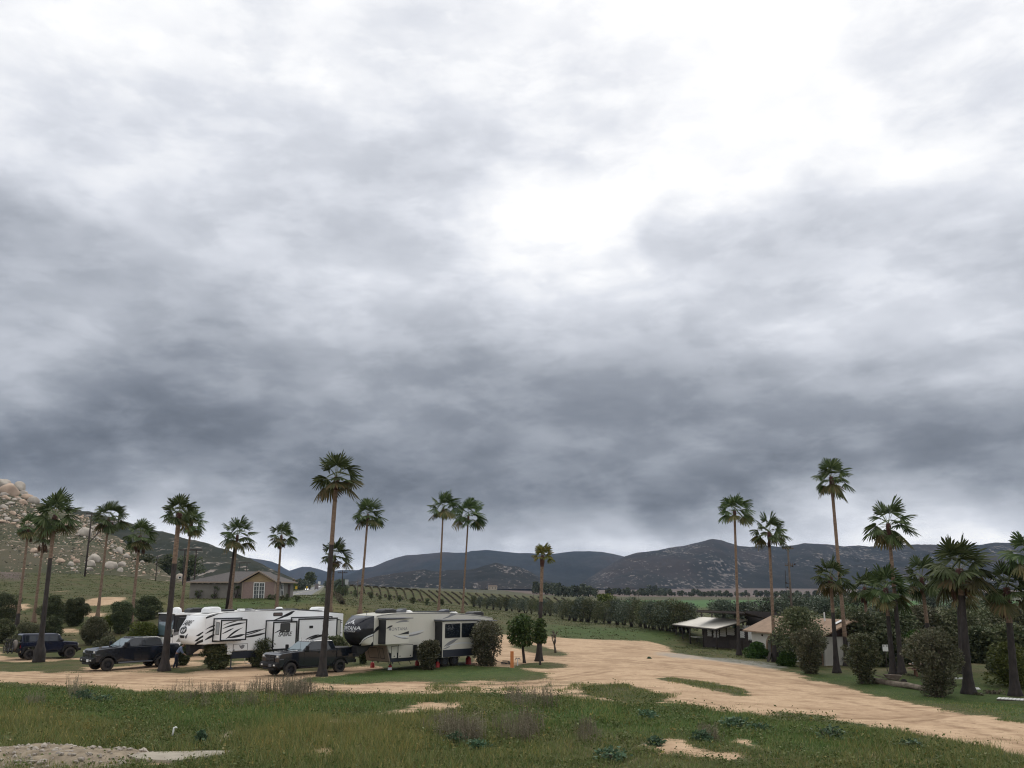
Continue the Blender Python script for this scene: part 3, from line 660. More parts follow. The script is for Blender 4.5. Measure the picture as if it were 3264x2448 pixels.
def fan(V, Fc, MI, origin, az, el, Lp, Lb, r, mi, spread=118, K=22, droop=0.35, sag=0.25, pmi=3, wind=(0.06, 0, 0)):
    """one fan leaf: curved stalk and a pleated blade whose finger tips hang"""
    d = Vector((math.cos(az) * math.cos(el), math.sin(az) * math.cos(el), math.sin(el)))
    pts = []
    for k in range(5):
        s = k / 4
        pts.append(origin + d * (Lp * s) + Vector((0, 0, -sag * Lp * s * s * math.cos(max(el, 0)))) + Vector(wind) * s)
    # stalk: thin three-sided tube
    w = 0.022
    side = Vector((-math.sin(az), math.cos(az), 0))
    for k in range(4):
        a, b = pts[k], pts[k + 1]; nrm = (b - a).cross(side).normalized()
        i0 = len(V)
        V += [a - side * w, a + side * w, a + nrm * w * 1.3, b - side * w * .8, b + side * w * .8, b + nrm * w]
        for f in ((0, 1, 4, 3), (1, 2, 5, 4), (2, 0, 3, 5)): Fc.append(tuple(i0 + q for q in f)); MI.append(pmi)
    A = (pts[4] - pts[3]).normalized(); A = (A + Vector((0, 0, -0.16 * math.cos(max(el, 0))))).normalized()
    roll = r.uniform(-0.6, 0.6)
    S_ = A.cross(Vector((0, 0, 1)))
    S_ = S_.normalized() if S_.length > 0.05 else side
    Nn = S_.cross(A).normalized()
    S_, Nn = S_ * math.cos(roll) + Nn * math.sin(roll), Nn * math.cos(roll) - S_ * math.sin(roll)
    O = pts[4]; hang_k = 0.15 + 0.85 * math.cos(max(el, 0.0)) ** 1.5
    da = math.radians(spread * 2 / K)
    for k in range(K):
        a = math.radians(-spread) + da * (k + 0.5)
        L = Lb * (1 - 0.22 * abs(a) / math.radians(118)) * r.uniform(0.88, 1.08)
        dirn = (A * math.cos(a) + S_ * math.sin(a) - Nn * 0.30 * abs(math.sin(a))).normalized()
        tang = (S_ * math.cos(a) - A * math.sin(a))
        sg = (1 if k % 2 else -1) * 0.02
        def at(q, wd):
            c = O + dirn * (L * q) + Vector((0, 0, -droop * L * hang_k * max(0, q - 0.35) ** 1.6 * 1.9)) + Vector((0.10 * L * q * q, 0, 0))
            hw = wd * L
            return c - tang * hw + Nn * sg, c + tang * hw - Nn * sg
        i0 = len(V)
        hw = math.tan(da / 2)
        for q, wd in ((0.05, hw * 0.06), (0.56, hw * 0.57), (0.79, hw * 0.56)):
            p, q2 = at(q, wd); V.append(p); V.append(q2)
        tip = (at(1.0, 0)[0]); V.append(tip)
        Fc.append((i0, i0 + 1, i0 + 3, i0 + 2)); Fc.append((i0 + 2, i0 + 3, i0 + 5, i0 + 4)); Fc.append((i0 + 4, i0 + 5, i0 + 6)); MI += [mi] * 3
def hanging(V, Fc, MI, origin, az, drop, L, r, out=0.4):
    """a dead leaf: stalk bent over and the folded blade hanging like a closed umbrella"""
    o = Vector((math.cos(az), math.sin(az), 0))
    a = origin; b = origin + o * out * 0.6 + Vector((0, 0, 0.05 - drop * 0.25)); c = origin + o * out + Vector((0, 0, -drop))
    side = Vector((-math.sin(az), math.cos(az), 0)) * 0.02
    for p, q in ((a, b), (b, c)):
        i0 = len(V); V += [p - side, p + side, q + side, q - side]; Fc.append((i0, i0 + 1, i0 + 2, i0 + 3)); MI.append(0)
    for k in range(16):
        ph = 2 * math.pi * k / 16 + r.uniform(-.2, .2); w = r.uniform(0.07, 0.16) * L
        l = L * r.uniform(0.75, 1.05)
        m1 = c + Vector((math.cos(ph) * w, math.sin(ph) * w, -l * 0.45)); tip = c + Vector((math.cos(ph) * w * 1.5, math.sin(ph) * w * 1.5, -l)) + Vector((0.05, 0, 0))
        t = Vector((-math.sin(ph), math.cos(ph), 0)) * 0.07 * L
        i0 = len(V); V += [c - t * .2, c + t * .2, m1 + t, m1 - t, tip]
        Fc.append((i0, i0 + 1, i0 + 2, i0 + 3)); Fc.append((i0 + 3, i0 + 2, i0 + 4)); MI += [0, 0]

def palm(base_px, top_px, width_px, label, dark_v=None, Y=None, n=24, dead=0, old=4, seed=1, yellow=False, low=-35, girth=1.0, bulge=0.0, high=86, group='fan palms of the camp', bend=0.0):
    r = random.Random(seed)
    if Y is None: base = ground_at(*base_px)
    else:
        base = P(base_px[0], base_px[1], Y); base.z = h1(base.x, base.y)
    top = P(top_px[0], top_px[1], base.y)
    root = empty('fan_palm', base, 0, label, 'palm tree', group)
    T = top - base; Hh = T.z
    mb = MB(); pts, rad = [], []
    zd = None if dark_v is None else (P(base_px[0], dark_v, base.y).z - base.z)
    nseg = max(14, int(Hh / 0.22))
    for k in range(nseg + 1):
        s = k / nseg; z = Hh * s
        rr = (0.125 + 0.035 * (1 - s)) + 0.10 * math.exp(-z / 1.3) + 0.15 * math.exp(-z / 0.32)
        rr += bulge * math.exp(-((z - 0.75) / 0.6) ** 2)
        if Hh - z < 0.75: rr = max(rr, 0.15 + 0.05 * math.sin((Hh - z) / 0.75 * math.pi))
        rr *= girth * r.uniform(0.95, 1.05)
        if zd is not None and z > zd: rr *= 0.95
        sw = math.sin(s * math.pi)
        pts.append(Vector((T.x * s + bend * sw, T.y * s, z - (0.15 if k == 0 else 0)))); rad.append(rr)
    mb.tube(pts, rad, 12, 0)
    nf = nseg * 12
    for k in range(nseg):
        z = Hh * (k + 0.5) / nseg
        mi = 2 if Hh - z < 0.8 else (0 if zd is None or z < zd + 0 else 1)
        if zd is not None and zd < 0: mi = 2 if Hh - z < 0.8 else 1
        for q in range(12): mb.m[k * 12 + q] = mi
    mb.build('trunk', [M_bark, M_bark2, M_boot], root, smooth=True)
    # crown
    Rr = width_px / 2 / F_PX * base.y * 0.96
    V, Fc, MI = [], [], []
    o = Vector((T.x, T.y, Hh))
    g = 2.399963
    n = int(n * .80)
    for k in range(n):
        s = (k + 0.5) / n
        el = R(high) - (R(high) - R(low)) * (s ** 0.80) + r.uniform(-0.12, 0.12)
        az = k * g + r.uniform(-0.35, 0.35)
        Lp = Rr * r.uniform(0.46, 0.62) * (1.0 - 0.02 * s); Lb = Rr * r.uniform(0.54, 0.66)
        mi = 1 if k >= n - old and r.random() < 0.8 else 0
        fan(V, Fc, MI, o + Vector((0, 0, -0.25 * s)), az, el, Lp, Lb, r, mi, spread=r.uniform(88, 118), K=18, droop=r.uniform(0.08, 0.34), sag=r.uniform(0.0, 0.22))
    m0 = M_palmyel if yellow else M_palm
    mesh_obj('crown', V, Fc, [m0, M_palmold if not yellow else M_palmyel, M_dead, M_petiole], root, False, MI)
    if dead:
        V, Fc, MI = [], [], []
        for k in range(dead):
            hanging(V, Fc, MI, o + Vector((0, 0, -0.35)), k * 2.1 + r.uniform(-.4, .4) + seed, r.uniform(0.15, 0.8), r.uniform(0.75, 1.0), r, r.uniform(0.22, 0.55))
        mesh_obj('dead_fronds', V, Fc, [M_dead], root, False, MI)
    return root
PALMS = [
 dict(base_px=(53,2002), top_px=(92,1676), width_px=84, dark_v=1955, dead=5, seed=1, label='slim palm standing farthest left, tan trunk dark only at its foot'),
 dict(base_px=(107,1985), top_px=(140,1708), width_px=72, dark_v=2200, dead=9, seed=2, n=18, label='thin palm hung with a long brown skirt of dead fronds beside the rocky hill'),
 dict(base_px=(123,2111), top_px=(176,1642), width_px=158, dark_v=1783, dead=2, seed=3, n=30, bulge=0.16, girth=1.12, label='broad palm with a swollen dark foot in front of the navy off-roader'),
 dict(base_px=(310,1972), top_px=(348,1649), width_px=118, dark_v=2200, dead=6, seed=4, n=26, label='palm in front of the leaning black utility pole on the left hill'),
 dict(base_px=(416,2008), top_px=(447,1707), width_px=108, dark_v=1985, dead=5, seed=5, n=24, label='palm rising out of the shrubs left of the motorhome'),
 dict(base_px=(523,2138), top_px=(572,1632), width_px=122, dark_v=1801, dead=0, seed=6, n=26, low=-25, girth=1.25, label='tall palm beside the bending man, lower half of its trunk charred black'),
 dict(base_px=(577,1952), top_px=(611,1660), width_px=98, dark_v=2200, dead=5, seed=7, n=24, label='palm behind the motorhome with an all tan trunk and hanging brown fronds'),
 dict(base_px=(733,1948), top_px=(757,1704), width_px=126, dark_v=2200, dead=4, seed=8, n=24, label='palm touching a dark leaning pole before the brick house'),
 dict(base_px=(881,1946), top_px=(897,1706), width_px=92, dark_v=2200, dead=4, old=7, seed=9, n=20, label='palm with yellowed fronds at the right corner of the brick house'),
 dict(base_px=(1026,2157), top_px=(1073,1520), width_px=178, dark_v=1734, dead=0, old=6, seed=10, n=24, girth=1.12, low=-32, label='tallest palm, charred trunk crossing the black pickup by the roadside'),
 dict(base_px=(1052,1950), top_px=(1068,1771), width_px=114, dark_v=2200, dead=3, seed=11, n=20, low=-28, label='short palm half hidden behind the tallest charred palm'),
 dict(base_px=(1147,1956), top_px=(1173,1640), width_px=120, dark_v=2200, dead=0, seed=12, n=24, low=-20, label='palm behind the black nose of the beige trailer'),
 dict(base_px=(1398,1950), top_px=(1413,1618), width_px=116, dark_v=2200, dead=2, seed=13, n=24, low=-18, old=5, label='left palm of the pair behind the beige trailer roof'),
 dict(base_px=(1474,1954), top_px=(1493,1645), width_px=122, dark_v=2200, dead=0, seed=14, n=24, low=-22, old=5, label='right palm of the pair behind the beige trailer roof'),
 dict(base_px=(1718,2107), top_px=(1729,1770), width_px=80, dark_v=1919, dead=0, seed=15, n=18, low=5, yellow=True, girth=1.0, label='lone palm with a small yellow green crown near the orange post'),
 dict(base_px=(2356,2089), top_px=(2341,1627), width_px=124, dark_v=1997, dead=0, seed=16, n=24, low=-22, label='palm at the right end of the open shelter'),
 dict(base_px=(2470,2110), top_px=(2451,1695), width_px=130, dark_v=2011, dead=1, seed=17, n=24, low=-25, old=5, label='palm before the arched doorway of the white building'),
 dict(base_px=(2701,2125), top_px=(2649,1519), width_px=136, dark_v=2025, dead=0, seed=18, n=24, low=-45, girth=1.1, label='very tall palm against the white gable wall, highest crown on the right'),
 dict(base_px=(2668,2146), top_px=(2647,1838), width_px=134, dark_v=1948, dead=0, seed=19, n=26, old=6, label='shorter palm in front of the very tall one at the white gable wall'),
 dict(base_px=(2875,2149), top_px=(2831,1668), width_px=170, dark_v=1900, dead=0, seed=20, n=26, low=-50, label='tall palm with loose drooping fronds above the palm grove'),
 dict(base_px=(2770,2100), top_px=(2755,1870), width_px=116, dark_v=1962, dead=2, Y=84, seed=21, n=24, label='small palm set back behind the white sign'),
 dict(base_px=(2848,2149), top_px=(2822,1873), width_px=158, dark_v=1962, dead=1, seed=22, n=28, old=6, label='palm just behind the rusty wheelbarrow with a low heavy crown'),
 dict(base_px=(2972,2130), top_px=(2937,1840), width_px=142, dark_v=1990, dead=2, Y=70, seed=23, n=26, label='palm whose trunk vanishes behind the big roadside oleander'),
 dict(base_px=(3070,2160), top_px=(3054,1880), width_px=120, dark_v=1905, dead=0, Y=63, seed=25, n=18, label='dark palm trunk close behind the thickest palm of the grove'),
 dict(base_px=(3089,2214), top_px=(3058,1812), width_px=224, dark_v=1897, dead=3, seed=24, n=32, old=9, girth=1.35, label='thickest palm of the grove with the widest shaggy crown'),
 dict(base_px=(3237,2219), top_px=(3208,1872), width_px=176, dark_v=1985, dead=2, seed=26, n=28, old=6, girth=1.2, label='palm behind the round bush at the right edge of the lawn'),
 dict(base_px=(3312,2225), top_px=(3282,1765), width_px=190, dark_v=2000, dead=0, seed=27, n=28, old=10, girth=1.1, label='palm cut by the right picture edge, only a golden crown showing'),
]
for a in PALMS: palm(**a)

# ================================================================== shrubs and trees
M_twig = mat('shrub_twig', (0.10, 0.078, 0.058), 0.95, col2=(0.055, 0.042, 0.034), scale=4)
M_trunk = mat('tree_trunk', (0.052, 0.042, 0.036), 0.95, col2=(0.028, 0.023, 0.02), scale=4, bump=0.6)
L_ole = leaf_mat('oleander_leaf', (0.066, 0.086, 0.042), (0.112, 0.122, 0.062), (0.15, 0.145, 0.085), scale=1.0, trans=0.15)
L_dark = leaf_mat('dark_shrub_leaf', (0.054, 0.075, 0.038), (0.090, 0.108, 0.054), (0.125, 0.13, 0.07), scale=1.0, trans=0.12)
L_brown = leaf_mat('dull_shrub_leaf', (0.074, 0.082, 0.046), (0.112, 0.112, 0.066), (0.145, 0.13, 0.085), scale=1.2, trans=0.12)
L_olive = leaf_mat('olive_leaf', (0.050, 0.068, 0.048), (0.094, 0.112, 0.080), (0.13, 0.148, 0.11), scale=0.7, trans=0.1)
L_pepper = leaf_mat('pepper_leaf', (0.036, 0.067, 0.019), (0.062, 0.101, 0.029), (0.090, 0.120, 0.042), scale=1.3, trans=0.2)
L_citrus = leaf_mat('citrus_leaf', (0.050, 0.074, 0.019), (0.094, 0.110, 0.026), (0.120, 0.132, 0.036), scale=1.3, trans=0.15)
L_hedge = leaf_mat('hedge_leaf', (0.026, 0.062, 0.014), (0.046, 0.098, 0.022), (0.064, 0.12, 0.03), scale=1.6, trans=0.15)
L_teal = leaf_mat('broad_weed_leaf', (0.055, 0.105, 0.058), (0.085, 0.14, 0.08), (0.11, 0.17, 0.10), scale=1.5, trans=0.15)
L_weed = leaf_mat('dry_weed_stalk', (0.18, 0.155, 0.11), (0.145, 0.145, 0.09), (0.23, 0.19, 0.14), scale=1.5, rough=0.9, trans=0.08)

def leaves(clumps, n, leaf, r, flat=0.0, hang=0.0, fill=0.45):
    """leaf-shaped faces spread through a set of clumps (centre, radius vector)"""
    C_ = np.array([c for c, _ in clumps]); Rd = np.array([q for _, q in clumps])
    vol = Rd.prod(1) ** (2 / 3); pick = r.choice(len(C_), n, p=vol / vol.sum())
    d = r.normal(size=(n, 3)); d /= np.linalg.norm(d, axis=1)[:, None]
    rad = fill + (1 - fill) * r.random(n) ** 0.6
    pos = C_[pick] + d * Rd[pick] * rad[:, None]
    ax = d * 0.9 + r.normal(size=(n, 3)) * 0.7; ax[:, 2] += 0.25 - hang
    ax /= np.linalg.norm(ax, axis=1)[:, None]
    sd = np.cross(ax, r.normal(size=(n, 3))); sd /= np.linalg.norm(sd, axis=1)[:, None]
    L = leaf * r.uniform(0.6, 1.35, n)[:, None]; Wd = L * 0.26
    V = np.stack([pos - ax * L * .5, pos + sd * Wd, pos + ax * L * .5, pos - sd * Wd], 1).reshape(-1, 3)
    return V, np.arange(n * 4).reshape(n, 4)
def fit(V, off, w, h):
    """stretch a crown so that it really fills its width and height"""
    q = np.percentile(np.abs(V[:, 0] - off), 97.5); V[:, 0] = off + (V[:, 0] - off) * (w / 2 / q * .95)
    q = np.percentile(np.abs(V[:, 1]), 97.5); V[:, 1] *= w / 2 / q * .95
    q = np.percentile(V[:, 2], 99.3); lo = V[:, 2].min() if V[:, 2].min() > 0 else 0; V[:, 2] = lo + (V[:, 2] - lo) * ((h - lo) / (q - lo)); V[:, 2] = np.maximum(V[:, 2], 0.01)
def stems_mesh(r, h, w, count, rad, vase=0.6, mb=None, lean=0.0):
    mb = mb or MB()
    for k in range(count):
        a = r.uniform(0, 2 * math.pi); q = math.sqrt(r.random())
        b = Vector((math.cos(a) * w * 0.16 * q, math.sin(a) * w * 0.16 * q, -0.08))
        e = Vector((math.cos(a) * w * 0.42 * q * vase, math.sin(a) * w * 0.42 * q * vase, h * r.uniform(0.65, 0.92)))
        m = b.lerp(e, 0.5) + Vector((r.uniform(-.08, .08), r.uniform(-.08, .08), 0)) * w
        mb.tube([b, m, e], [rad, rad * 0.75, rad * 0.35], 5)
    return mb
PROFILES = {
 'vase': lambda s: 0.30 + 0.70 * min(1, s * 1.4) if s < 0.75 else 1.0 - 0.55 * ((s - 0.75) / 0.25) ** 2,
 'round': lambda s: math.sqrt(max(0.05, 1 - (2 * s - 0.95) ** 2)),
 'column': lambda s: (0.62 + 0.38 * min(1, s * 2)) if s < 0.7 else 1 - 0.5 * ((s - 0.7) / 0.3) ** 2,
 'dome': lambda s: math.sqrt(max(0.04, 1 - s * s * 0.96)),
}
def shrub_mesh(root, r, h, w, prof='vase', n=2200, leaf=0.17, m=None, stems=10, z0=0.04, clump=0.30, part='foliage'):
    f = PROFILES[prof]; clumps = []
    k = max(16, int(26 * h / w))
    nr = np.random.default_rng(r.randrange(1 << 30))
    for i in range(k):
        s = (i + 0.5) / k * (1 - z0) + z0; rr = f(s) * w / 2
        a = i * 2.399 + r.uniform(-.4, .4); q = math.sqrt(r.random()) * 1.0
        cr = clump * w * 0.5 * r.uniform(0.5, 1.5) * (0.65 + 0.35 * f(s)) + 0.06
        clumps.append((((rr - cr * .6) * q * math.cos(a), (rr - cr * .6) * q * math.sin(a), min(s * h, h - cr * 0.7)), (cr, cr, cr * r.uniform(0.8, 1.3))))
    V, Fq = leaves(clumps, n, leaf, nr)
    fit(V, 0.0, w, h)
    np_mesh(part, V, Fq, m, root)
    if stems: stems_mesh(r, h, w, stems, 0.022 + 0.008 * h, mb=None).build('stems', M_twig, root, fix=False)
SEED = [100]
def shrub(u0, vt, u1, vb, label, prof='vase', m=None, Y=None, n=None, leaf=0.125, cat='shrub', group=None, stems=10, name='shrub', clump=0.30):
    SEED[0] += 1; r = random.Random(SEED[0])
    uc = (u0 + u1) / 2
    if Y is None: b = ground_at(uc, vb)
    else: b = P(uc, vb, Y); b.z = h1(b.x, b.y)
    w = (u1 - u0) / F_PX * b.y * 1.02; h = P(uc, vt, b.y).z - b.z
    root = empty(name, b, r.uniform(0, 6), label, cat, group)
    if n is None: n = int(min(14000, max(2200, 1500 * h * w / (leaf / 0.17) ** 2)))
    else: n = int(n * 1.9)
    shrub_mesh(root, r, h, w, prof, n, leaf, m or L_ole, stems, clump=clump)
    return root

def tree(u0, vt, u1, vb, vtr, label, m, Y=None, n=2600, leaf=0.2, trunk=0.12, trunks=1, hang=0.0, cat='tree', name='tree', group=None, lean=0.0, ub=None, blobs=26, flat=0.8):
    """crown spans pixels u0..u1, vt..vtr; trunk foot at (ub, vb)"""
    SEED[0] += 1; r = random.Random(SEED[0]); nr = np.random.default_rng(SEED[0])
    ub = (u0 + u1) / 2 if ub is None else ub
    if Y is None: b = ground_at(ub, vb)
    else: b = P(ub, vb, Y); b.z = h1(b.x, b.y)
    w = (u1 - u0) / F_PX * b.y * 1.02; top = P(ub, vt, b.y).z - b.z; low = max(0.2, P(ub, vtr, b.y).z - b.z)
    off = ((u0 + u1) / 2 - ub) / F_PX * b.y
    root = empty(name, b, 0, label, cat, group)
    hc = top - low; c = []
    for i in range(blobs):
        s = (i + .5) / blobs; z = low + hc * s
        f = math.sqrt(max(0.08, 1 - (2 * s - 0.85) ** 2 * 0.8))
        a = i * 2.399 + r.uniform(-.5, .5); q = math.sqrt(r.random()) * 0.95
        cr = r.uniform(0.16, 0.30) * w
        c.append(((off + (w / 2 * f - cr * .6) * q * math.cos(a), (w / 2 * f - cr * .6) * q * math.sin(a), min(max(z, low + cr * 0.4), top - cr * 0.55)), (cr, cr, cr * flat)))
    V, Fq = leaves(c, n, leaf, nr, hang=hang)
    fit(V, off, w, top)
    np_mesh('crown', V, Fq, m, root)
    mb = MB()
    for k in range(trunks):
        a = r.uniform(0, 6.28); sp = 0 if trunks == 1 else 0.25
        p0 = Vector((math.cos(a) * sp, math.sin(a) * sp, -0.1)); p1 = Vector((off * 0.4 + math.cos(a) * sp * 2 + r.uniform(-.1, .1), math.sin(a) * sp * 2, low * 0.6 + 0.2)); p2 = Vector((off * 0.8 + math.cos(a) * sp * 3, math.sin(a) * sp * 3, low + hc * 0.35))
        mb.tube([p0, p0.lerp(p1, .3), p1, p2], [trunk * 1.35, trunk, trunk * .85, trunk * .5], 8)
        for j in range(5):
            q = c[r.randrange(len(c))][0]
            mb.tube([p1.lerp(p2, r.random()), Vector(q)], [trunk * .45, trunk * .12], 5)
    mb.build('trunk', M_trunk, root, smooth=True)
    return root

GL = 'shrubs between the left camping pitches'
shrub(-40,1893,58,1982,'round dark shrub cut by the left picture edge','round',L_dark,group=GL)
shrub(-30,1975,36,2048,'pale green low shrub at the left edge above the bicycles','round',L_ole,group=GL)
shrub(128,1900,206,1980,'wide dark shrub behind the second thin palm','round',L_dark,Y=103,group=GL)
shrub(200,1908,268,1996,'dark upright shrub right of the swollen palm trunk','vase',L_dark,group=GL)
shrub(135,1965,190,2022,'dark shrub above the roof of the off-roader, left','round',L_dark,Y=88,group=GL)
shrub(40,1986,128,2030,'dusty olive shrub behind the bicycles and spare wheel','dome',L_brown,Y=86,group=GL)
shrub(262,1968,330,2056,'grey green shrub behind the off-roader bonnet','round',L_brown,Y=84,group=GL)
shrub(302,2030,372,2058,'low brownish shrub just left of the pickup windscreen','dome',L_brown,Y=80,group=GL)
shrub(352,1920,414,2020,'dark tall shrub left of the palm with a tan trunk','vase',L_dark,group=GL)
shrub(412,1902,506,1990,'largest dark shrub, just left of the motorhome','round',L_dark,Y=98,group=GL)
shrub(400,1985,520,2040,'yellow green low shrub in front of the motorhome','dome',L_citrus,Y=76,group=GL)
tree(324,1960,372,2022,1998,'small yellow green citrus tree among the left shrubs',L_citrus,n=900,leaf=.16,trunk=.06,cat='tree',name='citrus_tree',blobs=14)
GR = 'oleanders along the pitch fronts'
shrub(566,2050,606,2100,'dark bush the bending man faces','round',L_dark,Y=67,group=GR)
shrub(648,2052,728,2134,'oleander in front of the white trailer overhang, nearer the man','vase',L_ole,group=GR,n=3800)
shrub(782,2034,866,2128,'oleander between the white trailer and the right black pickup','vase',L_ole,group=GR,n=4200)
shrub(1040,2028,1096,2070,'thin shrub seen over the bed of the right black pickup','vase',L_ole,Y=65.5,group=GR)
shrub(1140,2064,1174,2116,'small dark shrub under the black nose of the beige trailer','vase',L_dark,Y=68,group=GR)
shrub(1332,2042,1398,2136,'oleander standing before the middle of the beige trailer','vase',L_brown,group=GR,n=3000)
shrub(1496,1982,1606,2124,'tall vase shaped oleander hiding the rear of the beige trailer','vase',L_brown,group=GR,n=4600)
tree(1624,1962,1708,2113,2052,'pepper tree with drooping crown and bare trunk near the orange post',L_pepper,n=3200,leaf=.2,trunk=.11,hang=1.1,name='pepper_tree',ub=1672,blobs=30)
tree(1702,1972,1743,2107,2048,'narrow dark pepper tree wrapped round the lone palm trunk',L_pepper,Y=66.6,n=1500,leaf=.18,trunk=.07,hang=1.1,name='pepper_tree',blobs=18)
# leafless little tree
bt = ground_at(1771, 2082)
rt = empty('bare_tree', bt, 0, 'leafless forked little tree on the grass island in the yard', 'tree')
mb = MB(); rr_ = random.Random(5)
def twig(p, d, L, rad, lv):
    e = p + d * L; mb.tube([p, p.lerp(e, .5) + Vector((rr_.uniform(-.05, .05), 0, 0.02)), e], [rad, rad * .8, rad * .6], 6)
    if lv:
        for k in range(3 if lv > 1 else 2):
            nd = (d + Vector((rr_.uniform(-.9, .9), rr_.uniform(-.7, .7), rr_.uniform(-.1, .5)))).normalized(); twig(e, nd, L * rr_.uniform(.55, .8), rad * .6, lv - 1)
twig(Vector((0, 0, -.1)), Vector((-0.12, 0, 1)).normalized(), 0.8, 0.11, 3)
mb.build('trunk', M_twig, rt, smooth=True, fix=False)

GH = 'planting around the white building'
shrub(2376,2048,2452,2098,'rounded bright green hedge behind the bench','dome',L_hedge,group=GH,leaf=.13,stems=0,clump=.36,name='hedge')
shrub(2480,2076,2536,2124,'lower green hedge right of the arched doorway','dome',L_hedge,group=GH,leaf=.13,stems=0,clump=.36,name='hedge')
tree(2482,1938,2622,2124,2085,'tall leaning shrub tree in front of the white building roof',L_ole,n=9000,leaf=.19,trunk=.09,trunks=3,name='shrub_tree',ub=2556,blobs=44,group=GH)
shrub(2544,2010,2626,2150,'narrow waisted shrub at the lawn edge before the white wall','vase',L_brown,group=GH,n=6500)
GG = 'bushes on the lawn of the palm grove'
shrub(2712,2022,2806,2180,'vase shaped bush at the left end of the log','vase',L_ole,group=GG,n=4200)
shrub(2918,2010,3056,2220,'biggest oleander on the lawn with bare stems at the foot','vase',L_brown,group=GG,n=6500,stems=18)
shrub(3168,2050,3290,2200,'round topped yellow green bush before the rightmost palm','round',L_citrus,Y=57,group=GG,n=3600)
shrub(3160,2085,3240,2192,'dark bush behind the rightmost palm foot','column',L_dark,Y=62,group=GG)
# thicket behind the grove
GT = 'thicket of trees behind the palm grove'
for i, (u0, vt, u1, vb, vtr, Y, m, lab) in enumerate([
  (2640,1935,2800,2130,2060,88,L_dark,'dark tree filling the gap right of the white gable'),
  (2690,1955,2840,2140,2090,80,L_dark,'dense dark tree behind the white sign'),
  (2800,1945,2930,2140,2080,84,L_dark,'dark tree behind the two close palm trunks'),
  (2880,1932,3030,2140,2060,90,L_brown,'brownish crowned tree behind the biggest oleander'),
  (2890,2010,2990,2130,2110,78,L_hedge,'bright green low tree behind the picnic table'),
  (3000,1940,3150,2140,2070,88,L_ole,'grey green tree between the thickest palm and its neighbour'),
  (3110,1935,3264,2140,2060,90,L_ole,'grey green tree behind the right edge palms'),
  (3200,1925,3380,2140,2060,86,L_ole,'tree cut by the right picture edge behind the grove'),
  (2790,2010,2890,2145,2128,76,L_dark,'low dark tree right of the white sign, touching the lawn'),
  (2985,2000,3075,2150,2130,74,L_ole,'low grey green tree left of the thickest palm, touching the lawn'),
  (3075,2000,3185,2150,2132,74,L_dark,'low dark tree right of the thickest palm, touching the lawn'),
  (3170,1990,3300,2150,2130,72,L_ole,'low grey green tree at the right edge, touching the lawn'),
  (3060,2020,3200,2150,2090,80,L_dark,'shadowy undergrowth tree right of the thickest palm'),
  (2960,2030,3090,2150,2100,82,L_dark,'shadowy undergrowth tree behind the thickest palm'),
  (3180,2030,3330,2155,2100,78,L_dark,'shadowy undergrowth tree in the far right corner of the lawn')]):
    tree(u0, vt, u1, vb, vtr, lab, m, Y=Y, n=6500, leaf=.24, trunk=.12, trunks=3, group=GT, blobs=40)
# trees beyond the buildings
GB = 'trees beyond the shelter and the white building'
for (u0, vt, u1, vb, vtr, Y, m, lab) in [
  (2260,1912,2350,1995,1965,150,L_olive,'olive tree seen left of the shelter palm, beyond the dark roof'),
  (2330,1920,2420,1995,1965,150,L_olive,'olive tree just beyond the ridge of the dark shelter roof'),
  (2400,1905,2520,1990,1965,140,L_olive,'grey green tree left of the old utility pole'),
  (2470,1890,2600,1985,1955,135,L_olive,'tall grey green tree at the foot of the old utility pole'),
  (2570,1900,2680,1990,1955,140,L_olive,'grey green tree behind the roof of the white building'),
  (2640,1898,2700,1950,1930,220,L_dark,'dark round tree in the fields behind the very tall palm'),
  (2690,1888,2770,1950,1935,220,L_dark,'pair of dark tree crowns in the fields right of the very tall palm'),
  (2930,1890,3010,1960,1935,190,L_olive,'feathery grey tree in the fields behind the grove'),
  (2760,1925,2900,1990,1965,130,L_olive,'hazy olive tree behind the heavy crowned palm'),
  (3010,1905,3110,1985,1955,150,L_olive,'hazy tree in the field right of the thickest palm'),
  (3110,1900,3230,1990,1960,140,L_dark,'dark tree beyond the grove near the right edge')]:
    tree(u0, vt, u1, vb, vtr, lab, m, Y=Y, n=3000, leaf=.30, trunk=.16, trunks=2, group=GB, blobs=30)

# ---- the olive row and other repeated trees: a few kinds built once, then copied
def proto_tree(name, w, h, low, m, n, leaf, trunk, trunks, seed, blobs=24):
    r = random.Random(seed); nr = np.random.default_rng(seed)
    root = empty(name, (0, -500, -200)); c = []
    for i in range(blobs):
        s = (i + .5) / blobs; f = math.sqrt(max(0.08, 1 - (2 * s - 0.8) ** 2 * 0.85)); a = i * 2.399 + r.uniform(-.5, .5); q = math.sqrt(r.random()) * 0.95; cr = r.uniform(.16, .27) * w
        c.append((((w / 2 * f - cr * .6) * q * math.cos(a), (w / 2 * f - cr * .6) * q * math.sin(a), min(max(low + (h - low) * s, low + cr * .3), h - cr * .5)), (cr, cr, cr * .85)))
    V, Fq = leaves(c, n, leaf, nr); np_mesh('crown', V, Fq, m, root)
    mb = MB()
    for k in range(trunks):
        a = r.uniform(0, 6.28); p0 = Vector((math.cos(a) * .15, math.sin(a) * .15, -.3)); p1 = Vector((math.cos(a) * .5, math.sin(a) * .5, low * .8)); p2 = Vector((math.cos(a) * w * .2, math.sin(a) * w * .2, low + (h - low) * .5))
        mb.tube([p0, p1, p2], [trunk * 1.3, trunk, trunk * .5], 6)
    mb.build('trunk', M_trunk, root, smooth=True, fix=False)
    return root
OLV = [proto_tree('olive_tree', 4.6 + .5 * k, 4.3 + .25 * (k % 3), 1.0, L_olive if k % 2 else L_ole, 3000, .26, .17, 3, 300 + k) for k in range(5)]
used_protos = set()
